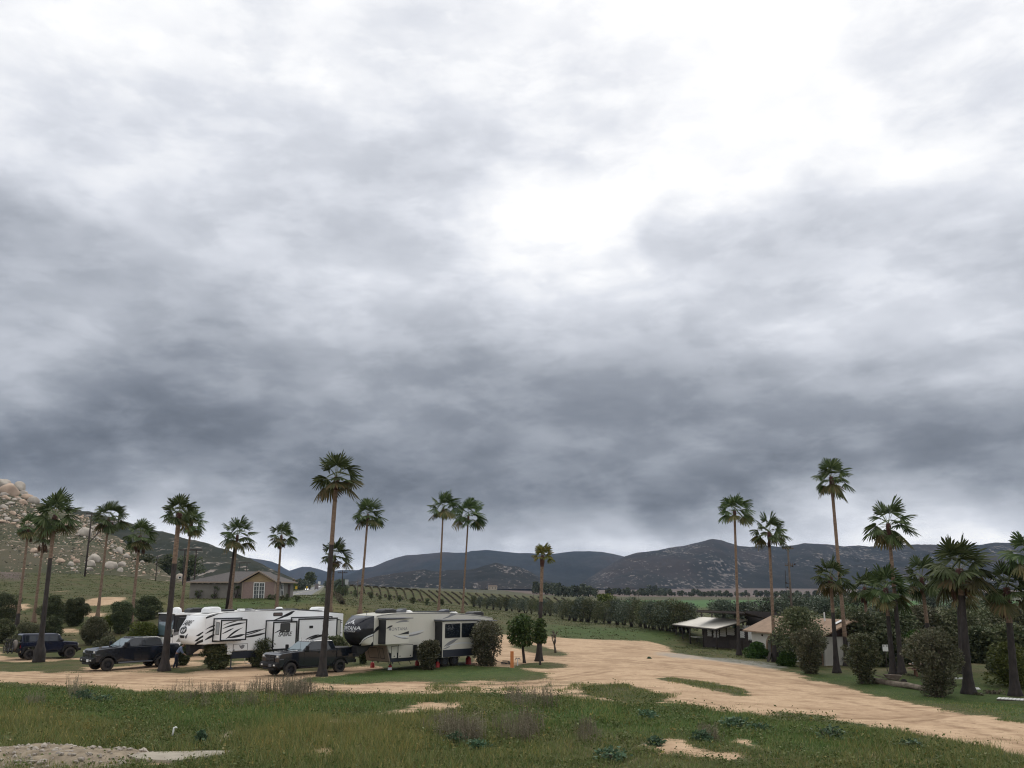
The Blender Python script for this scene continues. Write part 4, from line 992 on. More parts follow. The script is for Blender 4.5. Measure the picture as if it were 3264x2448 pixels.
def place(protos, key, i, loc, s, rz, label, group, cat, sz=None):
    k = i % len(protos); o = protos[k]
    if (key, k) in used_protos: o = copy_tree(o)
    used_protos.add((key, k))
    o.location = loc; o.rotation_euler = (0, 0, rz); o.scale = (s, s, sz or s)
    tag(o, label, cat, group); return o
rp = random.Random(77)
# every olive: foot pixel and crown top
ol = [(1510,1934,1902),(1530,1937,1903),(1551,1941,1905),(1572,1943,1903),(1594,1945,1904),(1614,1948,1906),(1634,1949,1906),(1655,1952,1908),(1676,1955,1909),(1697,1957,1910),(1718,1960,1912),(1738,1962,1913),(1755,1964,1916),
      (1792,1974,1916),(1812,1978,1914),(1832,1980,1916),(1852,1982,1914),(1874,1984,1916),(1898,1985,1918),(1920,1988,1920),(1944,1988,1918),(1968,1992,1915),(1990,1993,1922),(2014,1998,1918),(2038,2000,1922),(2062,2003,1924),(2084,2006,1922),(2108,2010,1922),(2130,2012,1926),(2150,2014,1924),(2176,2018,1926),(2200,2018,1928)]
for i, (u, v, vt) in enumerate(ol):
    b = ground_at(u, v); h = P(u, vt, b.y).z - b.z
    k = i % len(OLV)
    base_h = 4.3 + .25 * (k % 3)
    where = 'far thin end of the olive row beyond the vineyard' if u < 1770 else ('near half of the olive row left of the shelter' if u < 2090 else 'olive row end beside the shelter roof')
    place(OLV, 'olive', i, b, h / base_h * rp.uniform(.95, 1.1), rp.uniform(0, 6), 'grey green olive tree in the ' + where, 'olive trees in a row', 'olive tree')
tree(1895,1893,1960,1985,1925,'taller yellowish bushy tree rising over the olive row',L_citrus,Y=200,n=1800,leaf=.4,trunk=.2)
RND = [proto_tree('round_shrub', 3.2, 2.9, .5, L_dark, 700, .4, .14, 2, 400 + k, 12) for k in range(3)]
for i, (u, v, vt) in enumerate([(1133,1903,1882),(1182,1908,1888),(1212,1912,1898),(1242,1914,1896),(1273,1918,1898),(1316,1925,1904),(1362,1929,1908),(1408,1930,1910),(1080,1896,1868),(1098,1898,1870),(1072,1886,1852)]):
    b = ground_at(u, v); h = P(u, vt, b.y).z - b.z
    w = ['at the left top of the vineyard edge','second from the left along the vineyard edge','smallest and palest at the vineyard edge','fourth along the vineyard edge','widest at the middle of the vineyard edge','between the trailer and the vineyard, narrow','darkest, left of the paired palms','half behind the left paired palm','beside the transformer pole, lower','beside the transformer pole, right','beside the transformer pole, highest'][i]
    place(RND, 'rnd', i, b, h / 2.9, rp.uniform(0, 6), 'round dark green tree ' + w, 'round trees along the vineyard', 'tree')
# dark conifer and roadside bushes by the highway
tree(970,1823,1004,1876,1860,'big dark dense tree beside the highway',L_dark,Y=560,n=1800,leaf=.9,trunk=.5,cat='tree')
tree(925,1846,985,1884,1876,'rounded green roadside tree left of the highway',L_olive,Y=480,n=1500,leaf=.8,trunk=.3,group='roadside trees')
tree(905,1856,950,1888,1880,'low yellowish roadside bush by the house corner',L_citrus,Y=420,n=1100,leaf=.7,trunk=.25,group='roadside trees')
tree(1032,1848,1068,1880,1872,'dark roadside tree right of the charred palm trunk',L_olive,Y=420,n=1000,leaf=.7,trunk=.25,group='roadside trees')
tree(1066,1846,1108,1890,1876,'grey roadside tree under the transformer pole',L_olive,Y=300,n=1300,leaf=.6,trunk=.25,group='roadside trees')
tree(418,1768,500,1855,1835,'dark tree clump at the foot of the rocky hill',L_dark,Y=300,n=2200,leaf=.7,trunk=.3,trunks=3,group='dark trees under the hill')
tree(505,1768,560,1850,1830,'tall dark tree behind the tall charred palm',L_dark,Y=320,n=2200,leaf=.7,trunk=.3,trunks=3,group='dark trees under the hill')
tree(560,1770,640,1850,1832,'dark tree behind the timber power frame',L_dark,Y=330,n=2200,leaf=.7,trunk=.3,trunks=3,group='dark trees under the hill')
# hedgerows far out in the valley
L_far = leaf_mat('far_tree_leaf', (0.055, 0.068, 0.045), (0.085, 0.095, 0.06), None, scale=.08, trans=0)
FARP = [proto_tree('field_tree', 7, 5.5, 1.0, L_far, 260, 1.5, .3, 1, 500 + k, 9) for k in range(4)]
fl = random.Random(9); i = 0
for (u0, v0, u1, v1, Y, hmin, hmax, n, where) in [(1700,1902,1790,1908,700,5,9,9,'left of the lone palm crown'),(1770,1905,1900,1912,620,4,8,12,'behind the yellowish tree'),(1930,1908,2130,1909,800,3,6,26,'along the brown field'),(2070,1896,2130,1900,1500,9,15,6,'in a clump before the rocky mountain'),(2130,1909,2340,1910,820,3,6,24,'behind the open shelter'),(2340,1910,2700,1911,860,3,6,30,'behind the white building'),(2700,1911,3250,1912,900,3,8,40,'behind the palm grove'),(2740,1890,2960,1892,1300,6,12,14,'near the pale far houses')]:
    for k in range(n):
        u = u0 + (u1 - u0) * (k + fl.random()) / n; v = v0 + (v1 - v0) * (u - u0) / (u1 - u0)
        b = P(u, v, Y * fl.uniform(.95, 1.05)); b.z = h1(b.x, b.y); h = fl.uniform(hmin, hmax)
        place(FARP, 'far', i, b, h / 5.5, fl.uniform(0, 6), 'distant dark tree of the field row ' + where, 'distant field trees', 'tree'); i += 1
# vineyard
M_vine = leaf_mat('vine_row', (0.072, 0.064, 0.040), (0.095, 0.082, 0.052), (0.058, 0.05, 0.032), scale=.3, trans=0.05)
nrow = 0
for i in range(31):
    ut = 1040 + i * 25; vt = float(np.interp(ut, [1040, 1110, 1300, 1500, 1700, 1800], [1866, 1869, 1880, 1893, 1904, 1909]))
    k = 0
    while k < 40 and vt + k < float(np.interp(ut + 1.25 * k, [1040, 1110, 1150, 1250, 1400, 1500, 1800], [1884, 1890, 1896, 1908, 1926, 1932, 1928])): k += 1
    if k < 5: continue
    a, b = ground_at(ut, vt), ground_at(ut + 1.25 * k, vt + k); m_ = ground_at(ut + 0.70 * k, vt + 0.5 * k)
    nr = np.random.default_rng(900 + i); n = int(80 + (b - a).length * 15); ts = nr.random(n)
    x = a.x * (1 - ts) ** 2 + 2 * ts * (1 - ts) * (2 * m_.x - (a.x + b.x) / 2) + b.x * ts ** 2; y = a.y * (1 - ts) ** 2 + 2 * ts * (1 - ts) * (2 * m_.y - (a.y + b.y) / 2) + b.y * ts ** 2
    z = height(x, y); pos = np.stack([x + nr.normal(0, .08, n), y, z + nr.random(n) * 0.42], -1) - np.array([a.x, a.y, 0])
    ax = nr.normal(size=(n, 3)); ax /= np.linalg.norm(ax, axis=1)[:, None]; sd = np.cross(ax, nr.normal(size=(n, 3))); sd /= np.linalg.norm(sd, axis=1)[:, None]
    V = np.stack([pos - ax * .24, pos + sd * .10, pos + ax * .24, pos - sd * .10], 1).reshape(-1, 3)
    o = np_mesh('vine_row', V, np.arange(n * 4).reshape(n, 4), M_vine); o.location = (a.x, a.y, 0)
    tag(o, 'brown row of bare vines running down the green vineyard slope', 'vine row', 'vine rows on the vineyard slope')

# ================================================================== grass, weeds, boulders, rubble
M_g1 = leaf_mat('grass_green', (0.066, 0.124, 0.031), (0.110, 0.170, 0.048), (0.15, 0.20, 0.07), scale=.5, trans=0.2)
M_g2 = leaf_mat('grass_olive', (0.106, 0.134, 0.044), (0.170, 0.182, 0.070), (0.215, 0.208, 0.10), scale=.5, trans=0.2)
M_g3 = leaf_mat('grass_dry', (0.21, 0.18, 0.07), (0.26, 0.22, 0.065), (0.32, 0.265, 0.10), scale=.5, trans=0.2)
def make_grass():
    g = np.random.default_rng(21)
    out = []
    for (Y0, Y1, dens, size, hmul) in [(24, 40, 230, 1.0, 1.0), (40, 66, 120, 1.35, 0.9), (66, 100, 26, 1.9, 0.8), (100, 150, 7, 2.6, 0.8)]:
        area = (Y1 ** 2 - Y0 ** 2) / 2 * 1.26; n = int(area * dens)
        y = np.sqrt(Y0 ** 2 + (Y1 ** 2 - Y0 ** 2) * g.random(n)); x = y * g.uniform(-0.63, 0.63, n)
        out.append((x, y, np.full(n, size), np.full(n, hmul)))
    x, y, sz, hm = [np.concatenate(q) for q in zip(*out)]
    z = height(x, y)
    tx = np.clip((x / (y + 12.0) - tt[0]) / (tt[1] - tt[0]), 0, NT - 1).astype(int); iy = np.clip(np.searchsorted(yr, y), 0, len(yr) - 1)
    sand, lush, dry, grav = [cov[k].reshape(len(yr), NT)[iy, tx] for k in range(4)]
    sand = np.clip((sand - 0.5 + (fbm(x * 1.1, y * 0.8, 4, .6) - .5) * 1.5) * 4 + .5, 0, 1)
    patch = fbm(x * 0.3, y * 0.25, 4, 0.6); fine = fbm(x * 1.3 + 7, y * 1.1, 3, 0.6)
    keep = (g.random(len(x)) > sand * (0.985 - 0.12 * (fine > 0.62))) & (g.random(len(x)) > grav * 0.75) & (fine + 0.25 * lush > 0.30) & (y > 24)
    x, y, z, sz, hm, lush, dry, sand, patch, fine = [q[keep] for q in (x, y, z, sz, hm, lush, dry, sand, patch, fine)]
    n = len(x)
    near = np.clip((58 - y) / 12, 0, 1)
    h = (0.07 + 0.05 * g.random(n) + near * (0.10 + 0.22 * np.clip((patch - 0.40) * 3, 0, 1)) * g.uniform(.5, 1.2, n) + 0.16 * dry * near) * hm * (1 - 0.65 * (sand > 0.5))
    u_, v_ = to_px(x, y, z)
    h = np.where((u_ > 1500) & (v_ > 2200), h * 0.72, h)          # the right side is cropped shorter
    h = np.where((u_ > 2450) & (v_ < 2300 + (u_ - 2450) * .06) | ((v_ < 2180) & (u_ < 2100)), h * 0.42, h)   # mown lawn and thin pitch grass
    w = 0.011 * sz * g.uniform(.7, 1.5, n)
    a = g.uniform(0, 2 * np.pi, n); lean = g.normal(0, .38, (n, 2)) * h[:, None]
    sx, sy = np.cos(a) * w, np.sin(a) * w
    zz = z - 0.02 + (fbm(x * 0.5, y * 0.5, 4) - 0.5) * 0.22 * np.clip((140 - y) / 60, 0, 1) * (1 - .75 * sand)
    V = np.stack([np.stack([x - sx, y - sy, zz], -1), np.stack([x + sx, y + sy, zz], -1), np.stack([x + lean[:, 0], y + lean[:, 1], zz + h], -1)], 1).reshape(-1, 3)
    r = g.random(n)
    mi = np.where(r < 0.15 + 0.55 * lush, 0, 1); mi = np.where((r > 0.95 - 0.26 * dry - 0.10 * (patch > .56)), 2, mi)
    o = np_mesh('grass', V, np.arange(n * 3).reshape(n, 3), [M_g1, M_g2, M_g3], midx=mi); o['kind'] = 'stuff'
    return n
NGRASS = make_grass()

# low herbs in the meadow and scrubby tufts on the slopes: small leaf clumps beyond counting
M_h1 = leaf_mat('herb_leaf', (0.075, 0.125, 0.035), (0.12, 0.16, 0.05), (0.17, 0.20, 0.08), scale=.4, trans=.15)
M_h2 = leaf_mat('herb_flower', (0.24, 0.23, 0.06), (0.30, 0.27, 0.08), (0.20, 0.20, 0.09), scale=.4, trans=.15)
M_h3 = leaf_mat('slope_tuft', (0.048, 0.060, 0.022), (0.080, 0.085, 0.034), (0.10, 0.09, 0.05), scale=.2, trans=.1)
def herbs(name, Y0, Y1, n, leaf, per, thr, mats, spread, hgt, wantdry=None):
    g = np.random.default_rng(hash(name) % 1000 + 5 if False else len(name) * 7); y = np.sqrt(Y0 ** 2 + (Y1 ** 2 - Y0 ** 2) * g.random(n)); x = y * g.uniform(-.63, .63, n)
    tx = np.clip((x / (y + 12.0) - tt[0]) / (tt[1] - tt[0]), 0, NT - 1).astype(int); iy = np.clip(np.searchsorted(yr, y), 0, len(yr) - 1)
    s_, d_ = cov[0].reshape(len(yr), NT)[iy, tx], cov[2].reshape(len(yr), NT)[iy, tx]; f_ = fbm(x * .55 + 31, y * .45, 4, .6)
    uu_, vv_ = to_px(x, y, height(x, y)); k = (s_ < .3) & (f_ > thr) & ~((name == 'meadow_herbs') & (vv_ < 2178 + np.clip(uu_ - 2000, 0, 2000) * .11)); x, y, d_ = x[k], y[k], d_[k]; n = len(x); z = height(x, y)
    c = np.repeat(np.stack([x, y, z], -1), per, 0); m = n * per; sc = np.repeat(g.uniform(.6, 1.5, n), per)[:, None]
    off = g.normal(size=(m, 3)) * spread * sc; off[:, 2] = np.abs(off[:, 2]) * hgt / spread; c = c + off
    ax = g.normal(size=(m, 3)); ax[:, 2] = np.abs(ax[:, 2]) * .8; ax /= np.linalg.norm(ax, axis=1)[:, None]; sd = np.cross(ax, g.normal(size=(m, 3))); sd /= np.linalg.norm(sd, axis=1)[:, None]
    L = leaf * sc * g.uniform(.6, 1.3, (m, 1)); V = np.stack([c - ax * L * .5, c + sd * L * .28, c + ax * L * .5, c - sd * L * .28], 1).reshape(-1, 3)
    mi = np.repeat(np.where(g.random(n) < .10 + .5 * d_, 1, 0), per) if len(mats) > 1 else np.zeros(m)
    o = np_mesh(name, V, np.arange(m * 4).reshape(m, 4), mats, midx=mi); o['kind'] = 'stuff'
herbs('meadow_herbs', 26, 56, 26000, .085, 7, .46, [M_h1, M_h2], .11, .12)
herbs('slope_tufts', 86, 230, 20000, .16, 7, .46, [M_h3], .26, .05)
def weed_mesh(seed, h, w, n):
    """clump of tall dry stalks with seed heads"""
    r = random.Random(seed); V, Fc = [], []
    for k in range(n):
        a = r.uniform(0, 6.28); q = math.sqrt(r.random()) * w / 2
        b = Vector((math.cos(a) * q, math.sin(a) * q, -0.05)); L = h * r.uniform(.5, 1.0)
        d = Vector((r.gauss(0, .10), r.gauss(0, .10), 1)).normalized(); s = Vector((math.cos(a + 1), math.sin(a + 1), 0)) * r.uniform(.005, .010)
        e = b + d * L; i0 = len(V); V += [b - s, b + s, e + s * .5, e - s * .5]; Fc.append((i0, i0 + 1, i0 + 2, i0 + 3))
        for j in range(r.randrange(9, 20)):                     # seed spike / small leaves
            t = r.uniform(.42, 1.0) if r.random() < .75 else r.uniform(.1, .5); c = b + d * L * t
            o = Vector((r.gauss(0, 1), r.gauss(0, 1), r.gauss(.7, .6))).normalized() * r.uniform(.03, .075); p = o.cross(Vector((r.random(), r.random(), r.random()))).normalized() * r.uniform(.010, .02)
            i0 = len(V); V += [c - p, c + o * .5 + p, c + o]; Fc.append((i0, i0 + 1, i0 + 2))
    return V, Fc
WEED = []
for k in range(6):
    V, Fc = weed_mesh(600 + k, 0.95 + .1 * (k % 3), 0.7 + .15 * (k % 2), 24); o = mesh_obj('tall_weed', V, Fc, L_weed); WEED.append(o)
usedw = set(); rw = random.Random(31)
def weed(u, v, s, label):
    k = rw.randrange(6); o = WEED[k]
    if k in usedw: o = o.copy(); COL.objects.link(o)
    usedw.add(k); p = ground_at(u, v); o.location = p; o.rotation_euler = (0, 0, rw.uniform(0, 6)); o.scale = (s * rw.uniform(.9, 1.3), s * rw.uniform(.9, 1.3), s)
    tag(o, label, 'weed', 'tall dry weeds')
for (u0, u1, v0, v1, n, s0, s1, where) in [
    (560,800,2205,2222,10,.55,.8,'along the near edge of the dirt track left of the pickup'),(800,860,2205,2225,5,.6,.95,'along the near edge of the dirt track below the oleander'),
    (868,990,2205,2235,16,.8,1.25,'in the tallest thicket below the black pickup'),(990,1110,2215,2235,6,.5,.8,'right of the tallest thicket at the track edge'),
    (540,900,2222,2262,16,.5,.8,'in the grey band of stalks behind the track edge thicket'),(215,270,2195,2230,5,.6,1.0,'near the dark broad leaved plants on the left'),
    (1395,1530,2335,2372,18,.75,1.1,'in the thicket right of the bottom middle'),(1320,1420,2300,2340,6,.4,.6,'on the bare patch before the middle thicket'),
    (1560,1720,2300,2375,18,.65,1.0,'in the wide thicket at the bottom centre right'),(1632,1760,2222,2262,14,.6,1.0,'standing against the pale track right of centre'),
    (1840,1900,2330,2372,7,.5,.8,'small group right of the wide thicket'),(2240,2290,2330,2372,5,.45,.7,'near the broad leaved weeds on the right'),(90,140,2225,2262,6,.4,.7,'in the left foreground meadow')]:
    for k in range(n): weed(rw.uniform(u0, u1), rw.uniform(v0, v1), rw.uniform(s0, s1), 'tall dry weed stalks ' + where)
def broad(u, v, w, h, label):
    SEED[0] += 1; r = random.Random(SEED[0]); p = ground_at(u, v); root = empty('broadleaf_weed', p, r.uniform(0, 6), label, 'plant', 'broad leaved weeds')
    shrub_mesh(root, r, h, w, 'dome', 300, .14, L_teal, 4, clump=.34)
for q in [(270,2232,1.3,.5,'dark broad leaved weed patch in the left meadow'),(330,2240,1.0,.35,'small bluish weed beside the left weed patch'),(1455,2370,1.0,.42,'bluish broad leaved weed at the foot of the middle stalk thicket'),(1520,2385,.8,.3,'small bluish weed right of the middle stalk thicket'),
    (2065,2290,1.0,.36,'bluish weed at the grass edge right of centre'),(2345,2318,1.3,.40,'broad weed just below the tracked sand right of centre'),(2420,2330,1.0,.3,'low weed next to the broad one below the sand'),(2650,2350,1.6,.42,'wide weed patch in the right foreground grass'),(2240,2362,.8,.38,'dark weed left of the bare sand patches'),(1945,2425,1.1,.4,'dark weed in the bottom centre grass'),(2090,2375,.6,.3,'small dark weed beside the bare patch bottom right of centre'),(2910,2385,1.0,.3,'faint weed in the far right foreground'),(640,2375,.5,.5,'dark tuft beside the dug earth left of centre'),(2070,2100,.35,.16,'lone tuft on the yard sand')]:
    broad(*q)

# ---- boulders on the granite hill
M_bould = mat('granite_boulder', (0.50, 0.375, 0.28), 0.95, col2=(0.33, 0.245, 0.185), scale=.5, bump=0.7, bscale=1.2)
M_bould2 = mat('granite_boulder_grey', (0.46, 0.41, 0.35), 0.95, col2=(0.28, 0.245, 0.21), scale=.6, bump=0.7, bscale=1.2)
def hill_bvh(*names):
    vs, fs = [], []
    for nm in names:
        V, o = HILLS[nm]; b = len(vs); a, c, _ = V.shape
        vs += [tuple(p) for p in V.reshape(-1, 3)]
        idx = (np.arange(a * c).reshape(a, c) + b); fs += np.stack([idx[:-1, :-1], idx[:-1, 1:], idx[1:, 1:], idx[1:, :-1]], -1).reshape(-1, 4).tolist()
    return BVHTree.FromPolygons(vs, fs)
HB = hill_bvh('granite_hill')
def on_hill(u, v):
    d = Vector(ray(u, v)).normalized(); h = HB.ray_cast(Vector((0, 0, CAM_H)), d)
    if h[0] is None: return None
    g = ground_at(u, v)
    return h[0] if h[0].y < g.y or v < 1830 else g
def boulder_mesh(seed, mt):
    bm = bmesh.new(); bmesh.ops.create_icosphere(bm, subdivisions=3, radius=1.0); r = random.Random(seed)
    off = Vector((r.random() * 50, r.random() * 50, r.random() * 50)); sq = (r.uniform(.9, 1.2), r.uniform(.8, 1.1), r.uniform(.62, .9))
    cuts = [Vector((r.gauss(0, 1), r.gauss(0, 1), r.gauss(.2, .8))).normalized() for _ in range(7)]
    for v in bm.verts:
        p = v.co.copy()
        for c in cuts:
            k = p.dot(c) - 0.74
            if k > 0: p -= c * k * 0.85
        p *= 1 + 0.16 * mnoise.noise(p * 1.3 + off) + 0.06 * mnoise.noise(p * 3.5 + off)
        v.co = Vector((p.x * sq[0], p.y * sq[1], p.z * sq[2]))
    me = bpy.data.meshes.new('boulder'); bm.to_mesh(me); bm.free(); me.materials.append(mt)
    for q in me.polygons: q.use_smooth = True
    return me
BM = [boulder_mesh(700 + k, M_bould if k % 2 else M_bould2) for k in range(9)]
rb = random.Random(12)
def boulder(u, v, px, label, sx=1.0, sz=1.0, k=None, py=None):
    p = on_hill(u, v)
    if p is None: return
    s = px / 2 / F_PX * p.y
    o = bpy.data.objects.new('boulder', BM[rb.randrange(9) if k is None else k]); COL.objects.link(o)
    o.location = p + Vector((0, 0, s * 0.25)); o.scale = (s * sx, s, s * sz * 1.1); o.rotation_euler = (rb.uniform(-.2, .2), rb.uniform(-.2, .2), rb.uniform(0, 6))
    tag(o, label, 'boulder', 'boulders on the granite hill')
for a in [(110,1760,30,'big rounded grey boulder alone on the slope left of the swollen palm'),(115,1772,14,'small pale stones under the big rounded boulder'),(192,1792,26,'grey boulder at the hill foot right of the charred palm trunk'),(225,1802,20,'boulder in the pair left of the black pole, lower'),(242,1793,24,'boulder in the pair left of the black pole, upper'),(232,1783,14,'small boulder perched over the pair left of the black pole'),(232,1815,14,'flat white stone at the bottom of the hill'),
          (298,1788,42,'long flat tan rock slab behind the black pole'),(288,1803,30,'tan slab at the foot of the long flat rock'),(285,1818,22,'lowest tan rock right of the black pole'),(352,1810,38,'large pale topped boulder right of the second palm trunk'),(389,1804,26,'pointed pale boulder beside the large pale topped one'),(383,1822,20,'brown boulder below the pointed pale one'),(379,1762,30,'smooth grey boulder halfway up the right slope'),(402,1777,24,'cluster rock right of the smooth grey boulder'),
          (270,1705,44,'big tan outcrop block high above the black pole'),(205,1676,30,'pale outcrop block behind the charred palm crown'),(28,1575,62,'huge smooth tan rock face on the hilltop'),(60,1563,46,'second smooth rock of the hilltop'),(10,1550,50,'topmost rounded rock at the left picture edge'),(85,1592,40,'pinkish rock on the hilltop shoulder'),(105,1602,34,'lower pinkish rock on the hilltop shoulder'),(70,1605,30,'pale square rock below the hilltop'),(58,1681,15,'round pale boulder at mid slope on the left'),(65,1707,14,'pale boulder with a dark shadow on the left slope'),(25,1740,8,'small white stone low on the left slope'),(135,1722,22,'pale boulder hidden behind the brown palm skirt'),(155,1722,16,'boulder right of the brown palm skirt')]:
    boulder(*a)
ZONES = [([(0,1545),(60,1560),(100,1600),(130,1640),(100,1680),(0,1665)], 70, 8, 24, 'piled on the left hilltop'),
         ([(180,1660),(260,1640),(300,1655),(340,1700),(330,1740),(250,1712),(190,1700)], 75, 7, 20, 'in the outcrop above the black pole'),
         ([(300,1720),(390,1715),(450,1770),(520,1810),(500,1838),(420,1825),(360,1780)], 75, 5, 14, 'tumbled down the right end of the hill'),
         ([(0,1680),(150,1660),(300,1740),(340,1820),(260,1835),(150,1790),(0,1740)], 70, 4, 10, 'scattered over the grassy slope')]
nb_ = 28
for poly, n, s0, s1, where in ZONES:
    xs = [p[0] for p in poly]; ys = [p[1] for p in poly]; k = 0
    while k < n - 1:
        u, v = rb.uniform(min(xs), max(xs)), rb.uniform(min(ys), max(ys))
        if inside(np.array([u]), np.array([v]), poly)[0]:
            boulder(u, v, s0 + (s1 - s0) * rb.random() ** 2, 'pale granite boulder ' + where, rb.uniform(.9, 1.4), rb.uniform(.7, 1.0)); k += 1
# smaller stones beyond counting, and the low scrub between them
Vs, Fs = [], []; base_i = 0
ico = bmesh.new(); bmesh.ops.create_icosphere(ico, subdivisions=1, radius=1); IV = np.array([v.co[:] for v in ico.verts]); IF = np.array([[v.index for v in f.verts] for f in ico.faces]); ico.free()
nst = np.random.default_rng(5); SV, SF, LV = [], [], []
cnt = 0
for poly, wgt in [(ZONES[0][0], 380), (ZONES[1][0], 380), (ZONES[2][0], 380), (ZONES[3][0], 340), ([(0,1640),(130,1640),(260,1700),(380,1780),(520,1830),(0,1830)], 260)]:
    xs = [p[0] for p in poly]; ys = [p[1] for p in poly]
    for k in range(wgt * 2):
        u, v = nst.uniform(min(xs), max(xs)), nst.uniform(min(ys), max(ys))
        if not inside(np.array([u]), np.array([v]), poly)[0]: continue
        p = on_hill(u, v)
        if p is None: continue
        s = (1.0 + 2.6 * nst.random() ** 2.5) / F_PX * p.y
        if k % 2:
            M = IV * (1 + nst.normal(0, .16, (len(IV), 1))) * np.array([s * nst.uniform(.9, 1.5), s, s * .75])
            SF.append(IF + cnt); SV.append(M + np.array(p) + np.array([0, 0, s * .2])); cnt += len(IV)
        else:
            for j in range(12):
                d = nst.normal(size=3); d[2] = abs(d[2]); d /= np.linalg.norm(d); c = np.array(p) + d * s * 1.0 * np.array([1.3, 1, .8]); e = nst.normal(size=3); e /= np.linalg.norm(e); q = np.cross(d, e) * s * .6
                LV += [c - e * s * .5, c + q, c + e * s * .5, c - q]
o = np_mesh('stones', np.concatenate(SV), np.concatenate(SF), M_bould, smooth=False); o['kind'] = 'stuff'
o = np_mesh('hillside_scrub', np.array(LV), np.arange(len(LV)).reshape(-1, 4), leaf_mat('scrub_leaf', (0.035, 0.04, 0.022), (0.055, 0.056, 0.034), None, scale=.2, trans=0)); o['kind'] = 'stuff'

# ---- rubble heap, concrete apron and litter at the lower left
M_rub = mat('rubble', (0.30, 0.245, 0.175), 1.0, col2=(0.17, 0.135, 0.095), scale=2.5, detail=6, bump=1.0, bscale=6)
M_conc = mat('old_concrete', (0.36, 0.325, 0.26), 0.95, col2=(0.27, 0.24, 0.19), scale=1.5, bump=.3)
c0 = ground_at(120, 2425)
root = empty('rubble_heap', c0, 0, 'heap of broken pale rubble and earth in the lower left corner', 'rubble heap')
n_ = 70; gx, gy = np.meshgrid(np.linspace(-3.2, 3.4, n_), np.linspace(-2.6, 1.7, 50))
e = np.clip(1 - (gx / 3.3) ** 4, 0, 1) * np.clip(1 - np.abs(gy / 2.2) ** 3, 0, 1)
hz_ = e * (0.20 + 0.42 * fbm(gx * .7 + 3, gy * .8, 3)) + e * 0.22 * (fbm(gx * 2.4, gy * 2.4, 4) - .45) - 0.12
idx = np.arange(n_ * 50).reshape(50, n_)
np_mesh('mound', np.stack([gx, gy, hz_], -1).reshape(-1, 3), np.stack([idx[:-1, :-1], idx[:-1, 1:], idx[1:, 1:], idx[1:, :-1]], -1).reshape(-1, 4), M_rub, root, smooth=False)
SV, SF, cnt = [], [], 0
for k in range(420):
    x, y = nst.uniform(-3.0, 3.2), nst.uniform(-2.4, 1.6); ee = (1 - (x / 3.3) ** 4) * (1 - abs(y / 2.2) ** 3)
    if ee < .1: continue
    zz = float(ee * (0.20 + 0.42 * fbm(np.array([x * .7 + 3]), np.array([y * .8]), 3)[0]) - .08); s = .02 + .07 * nst.random() ** 3
    M = IV * (1 + nst.normal(0, .2, (len(IV), 1))) * np.array([s * 1.3, s, s * .8]); SF.append(IF + cnt); SV.append(M + np.array([x, y, zz])); cnt += len(IV)
o = np_mesh('broken_stones', np.concatenate(SV), np.concatenate(SF), M_bould2, root); o['kind'] = 'stuff'
pts = [ground_at(u, v) for u, v in [(385,2412),(520,2405),(680,2402),(738,2402),(700,2414),(560,2434),(450,2430)]]
mb = MB(); nP = len(pts); mb.add([(p.x, p.y, p.z + .10) for p in pts] + [(p.x, p.y, p.z - .1) for p in pts], [tuple(range(nP))] + [(i, nP + i, nP + (i + 1) % nP, (i + 1) % nP) for i in range(nP)])
o = mb.build('concrete_slab', M_conc, bevel=.02); tag(o, 'worn concrete slab running right from the rubble heap', 'slab')
pts = [ground_at(u, v) for u, v in [(700,2360),(728,2338),(752,2334),(735,2352),(722,2368),(690,2372)]]
mb = MB(); nP = len(pts); mb.add([(p.x, p.y, p.z + .09) for p in pts] + [(p.x, p.y, p.z - .1) for p in pts], [tuple(range(nP))] + [(i, nP + i, nP + (i + 1) % nP, (i + 1) % nP) for i in range(nP)])
o = mb.build('dug_earth', M_rub, bevel=.03); o['kind'] = 'structure'
p = ground_at(549, 2354)
mb = MB(); mb.tube([(0, 0, 0), (.02, 0, .16), (.03, .02, .26), (.1, 0, .29), (.17, 0, .27)], [.03, .035, .04, .03, .02], 7)
o = mb.build('plastic_scrap', mat('white_plastic', (.75, .76, .74), .5), smooth=True, loc=p + Vector((0, 0, .1))); tag(o, 'small bent white scrap standing in the foreground grass', 'litter')

# ================================================================== vehicles
M_black = mat('paint_black', (0.008, 0.011, 0.018), 0.16, coat=0.6, spec=0.5, col2=(0.011, 0.014, 0.021), scale=1.5)
M_navy = mat('paint_navy', (0.008, 0.013, 0.034), 0.2, coat=0.5, spec=0.4, col2=(0.008, 0.011, 0.026), scale=1.5)
M_plast = mat('black_plastic', (0.008, 0.008, 0.009), 0.6, spec=0.3)
M_rubber = mat('tyre_rubber', (0.022, 0.021, 0.021), 0.9, col2=(0.05, 0.042, 0.036), scale=5)
M_rim = mat('dark_rim', (0.02, 0.02, 0.024), 0.4, metal=0.4)
M_glass = mat('tinted_glass', (0.012, 0.016, 0.022), 0.04, spec=0.8)
M_wind = mat('windscreen_glass', (0.10, 0.15, 0.17), 0.03, spec=1.0)
M_lamp = mat('lamp_lens', (0.62, 0.62, 0.60), 0.12)
M_red = mat('red_lens', (0.20, 0.012, 0.012), 0.2)
M_chrome = mat('bright_metal', (0.6, 0.6, 0.6), 0.2, metal=0.9)
M_plate = mat('number_plate', (0.62, 0.64, 0.66), 0.5)
M_dust = mat('dust_film', (0.075, 0.058, 0.045), 0.9, col2=(0.02, 0.018, 0.017), scale=6)
M_white = mat('gelcoat_white', (0.80, 0.81, 0.82), 0.35, col2=(0.72, 0.72, 0.71), scale=.6, contrast=(.4, .8))
M_roofw = mat('roof_membrane_white', (0.80, 0.80, 0.79), 0.7, col2=(0.62, 0.61, 0.59), scale=.8)
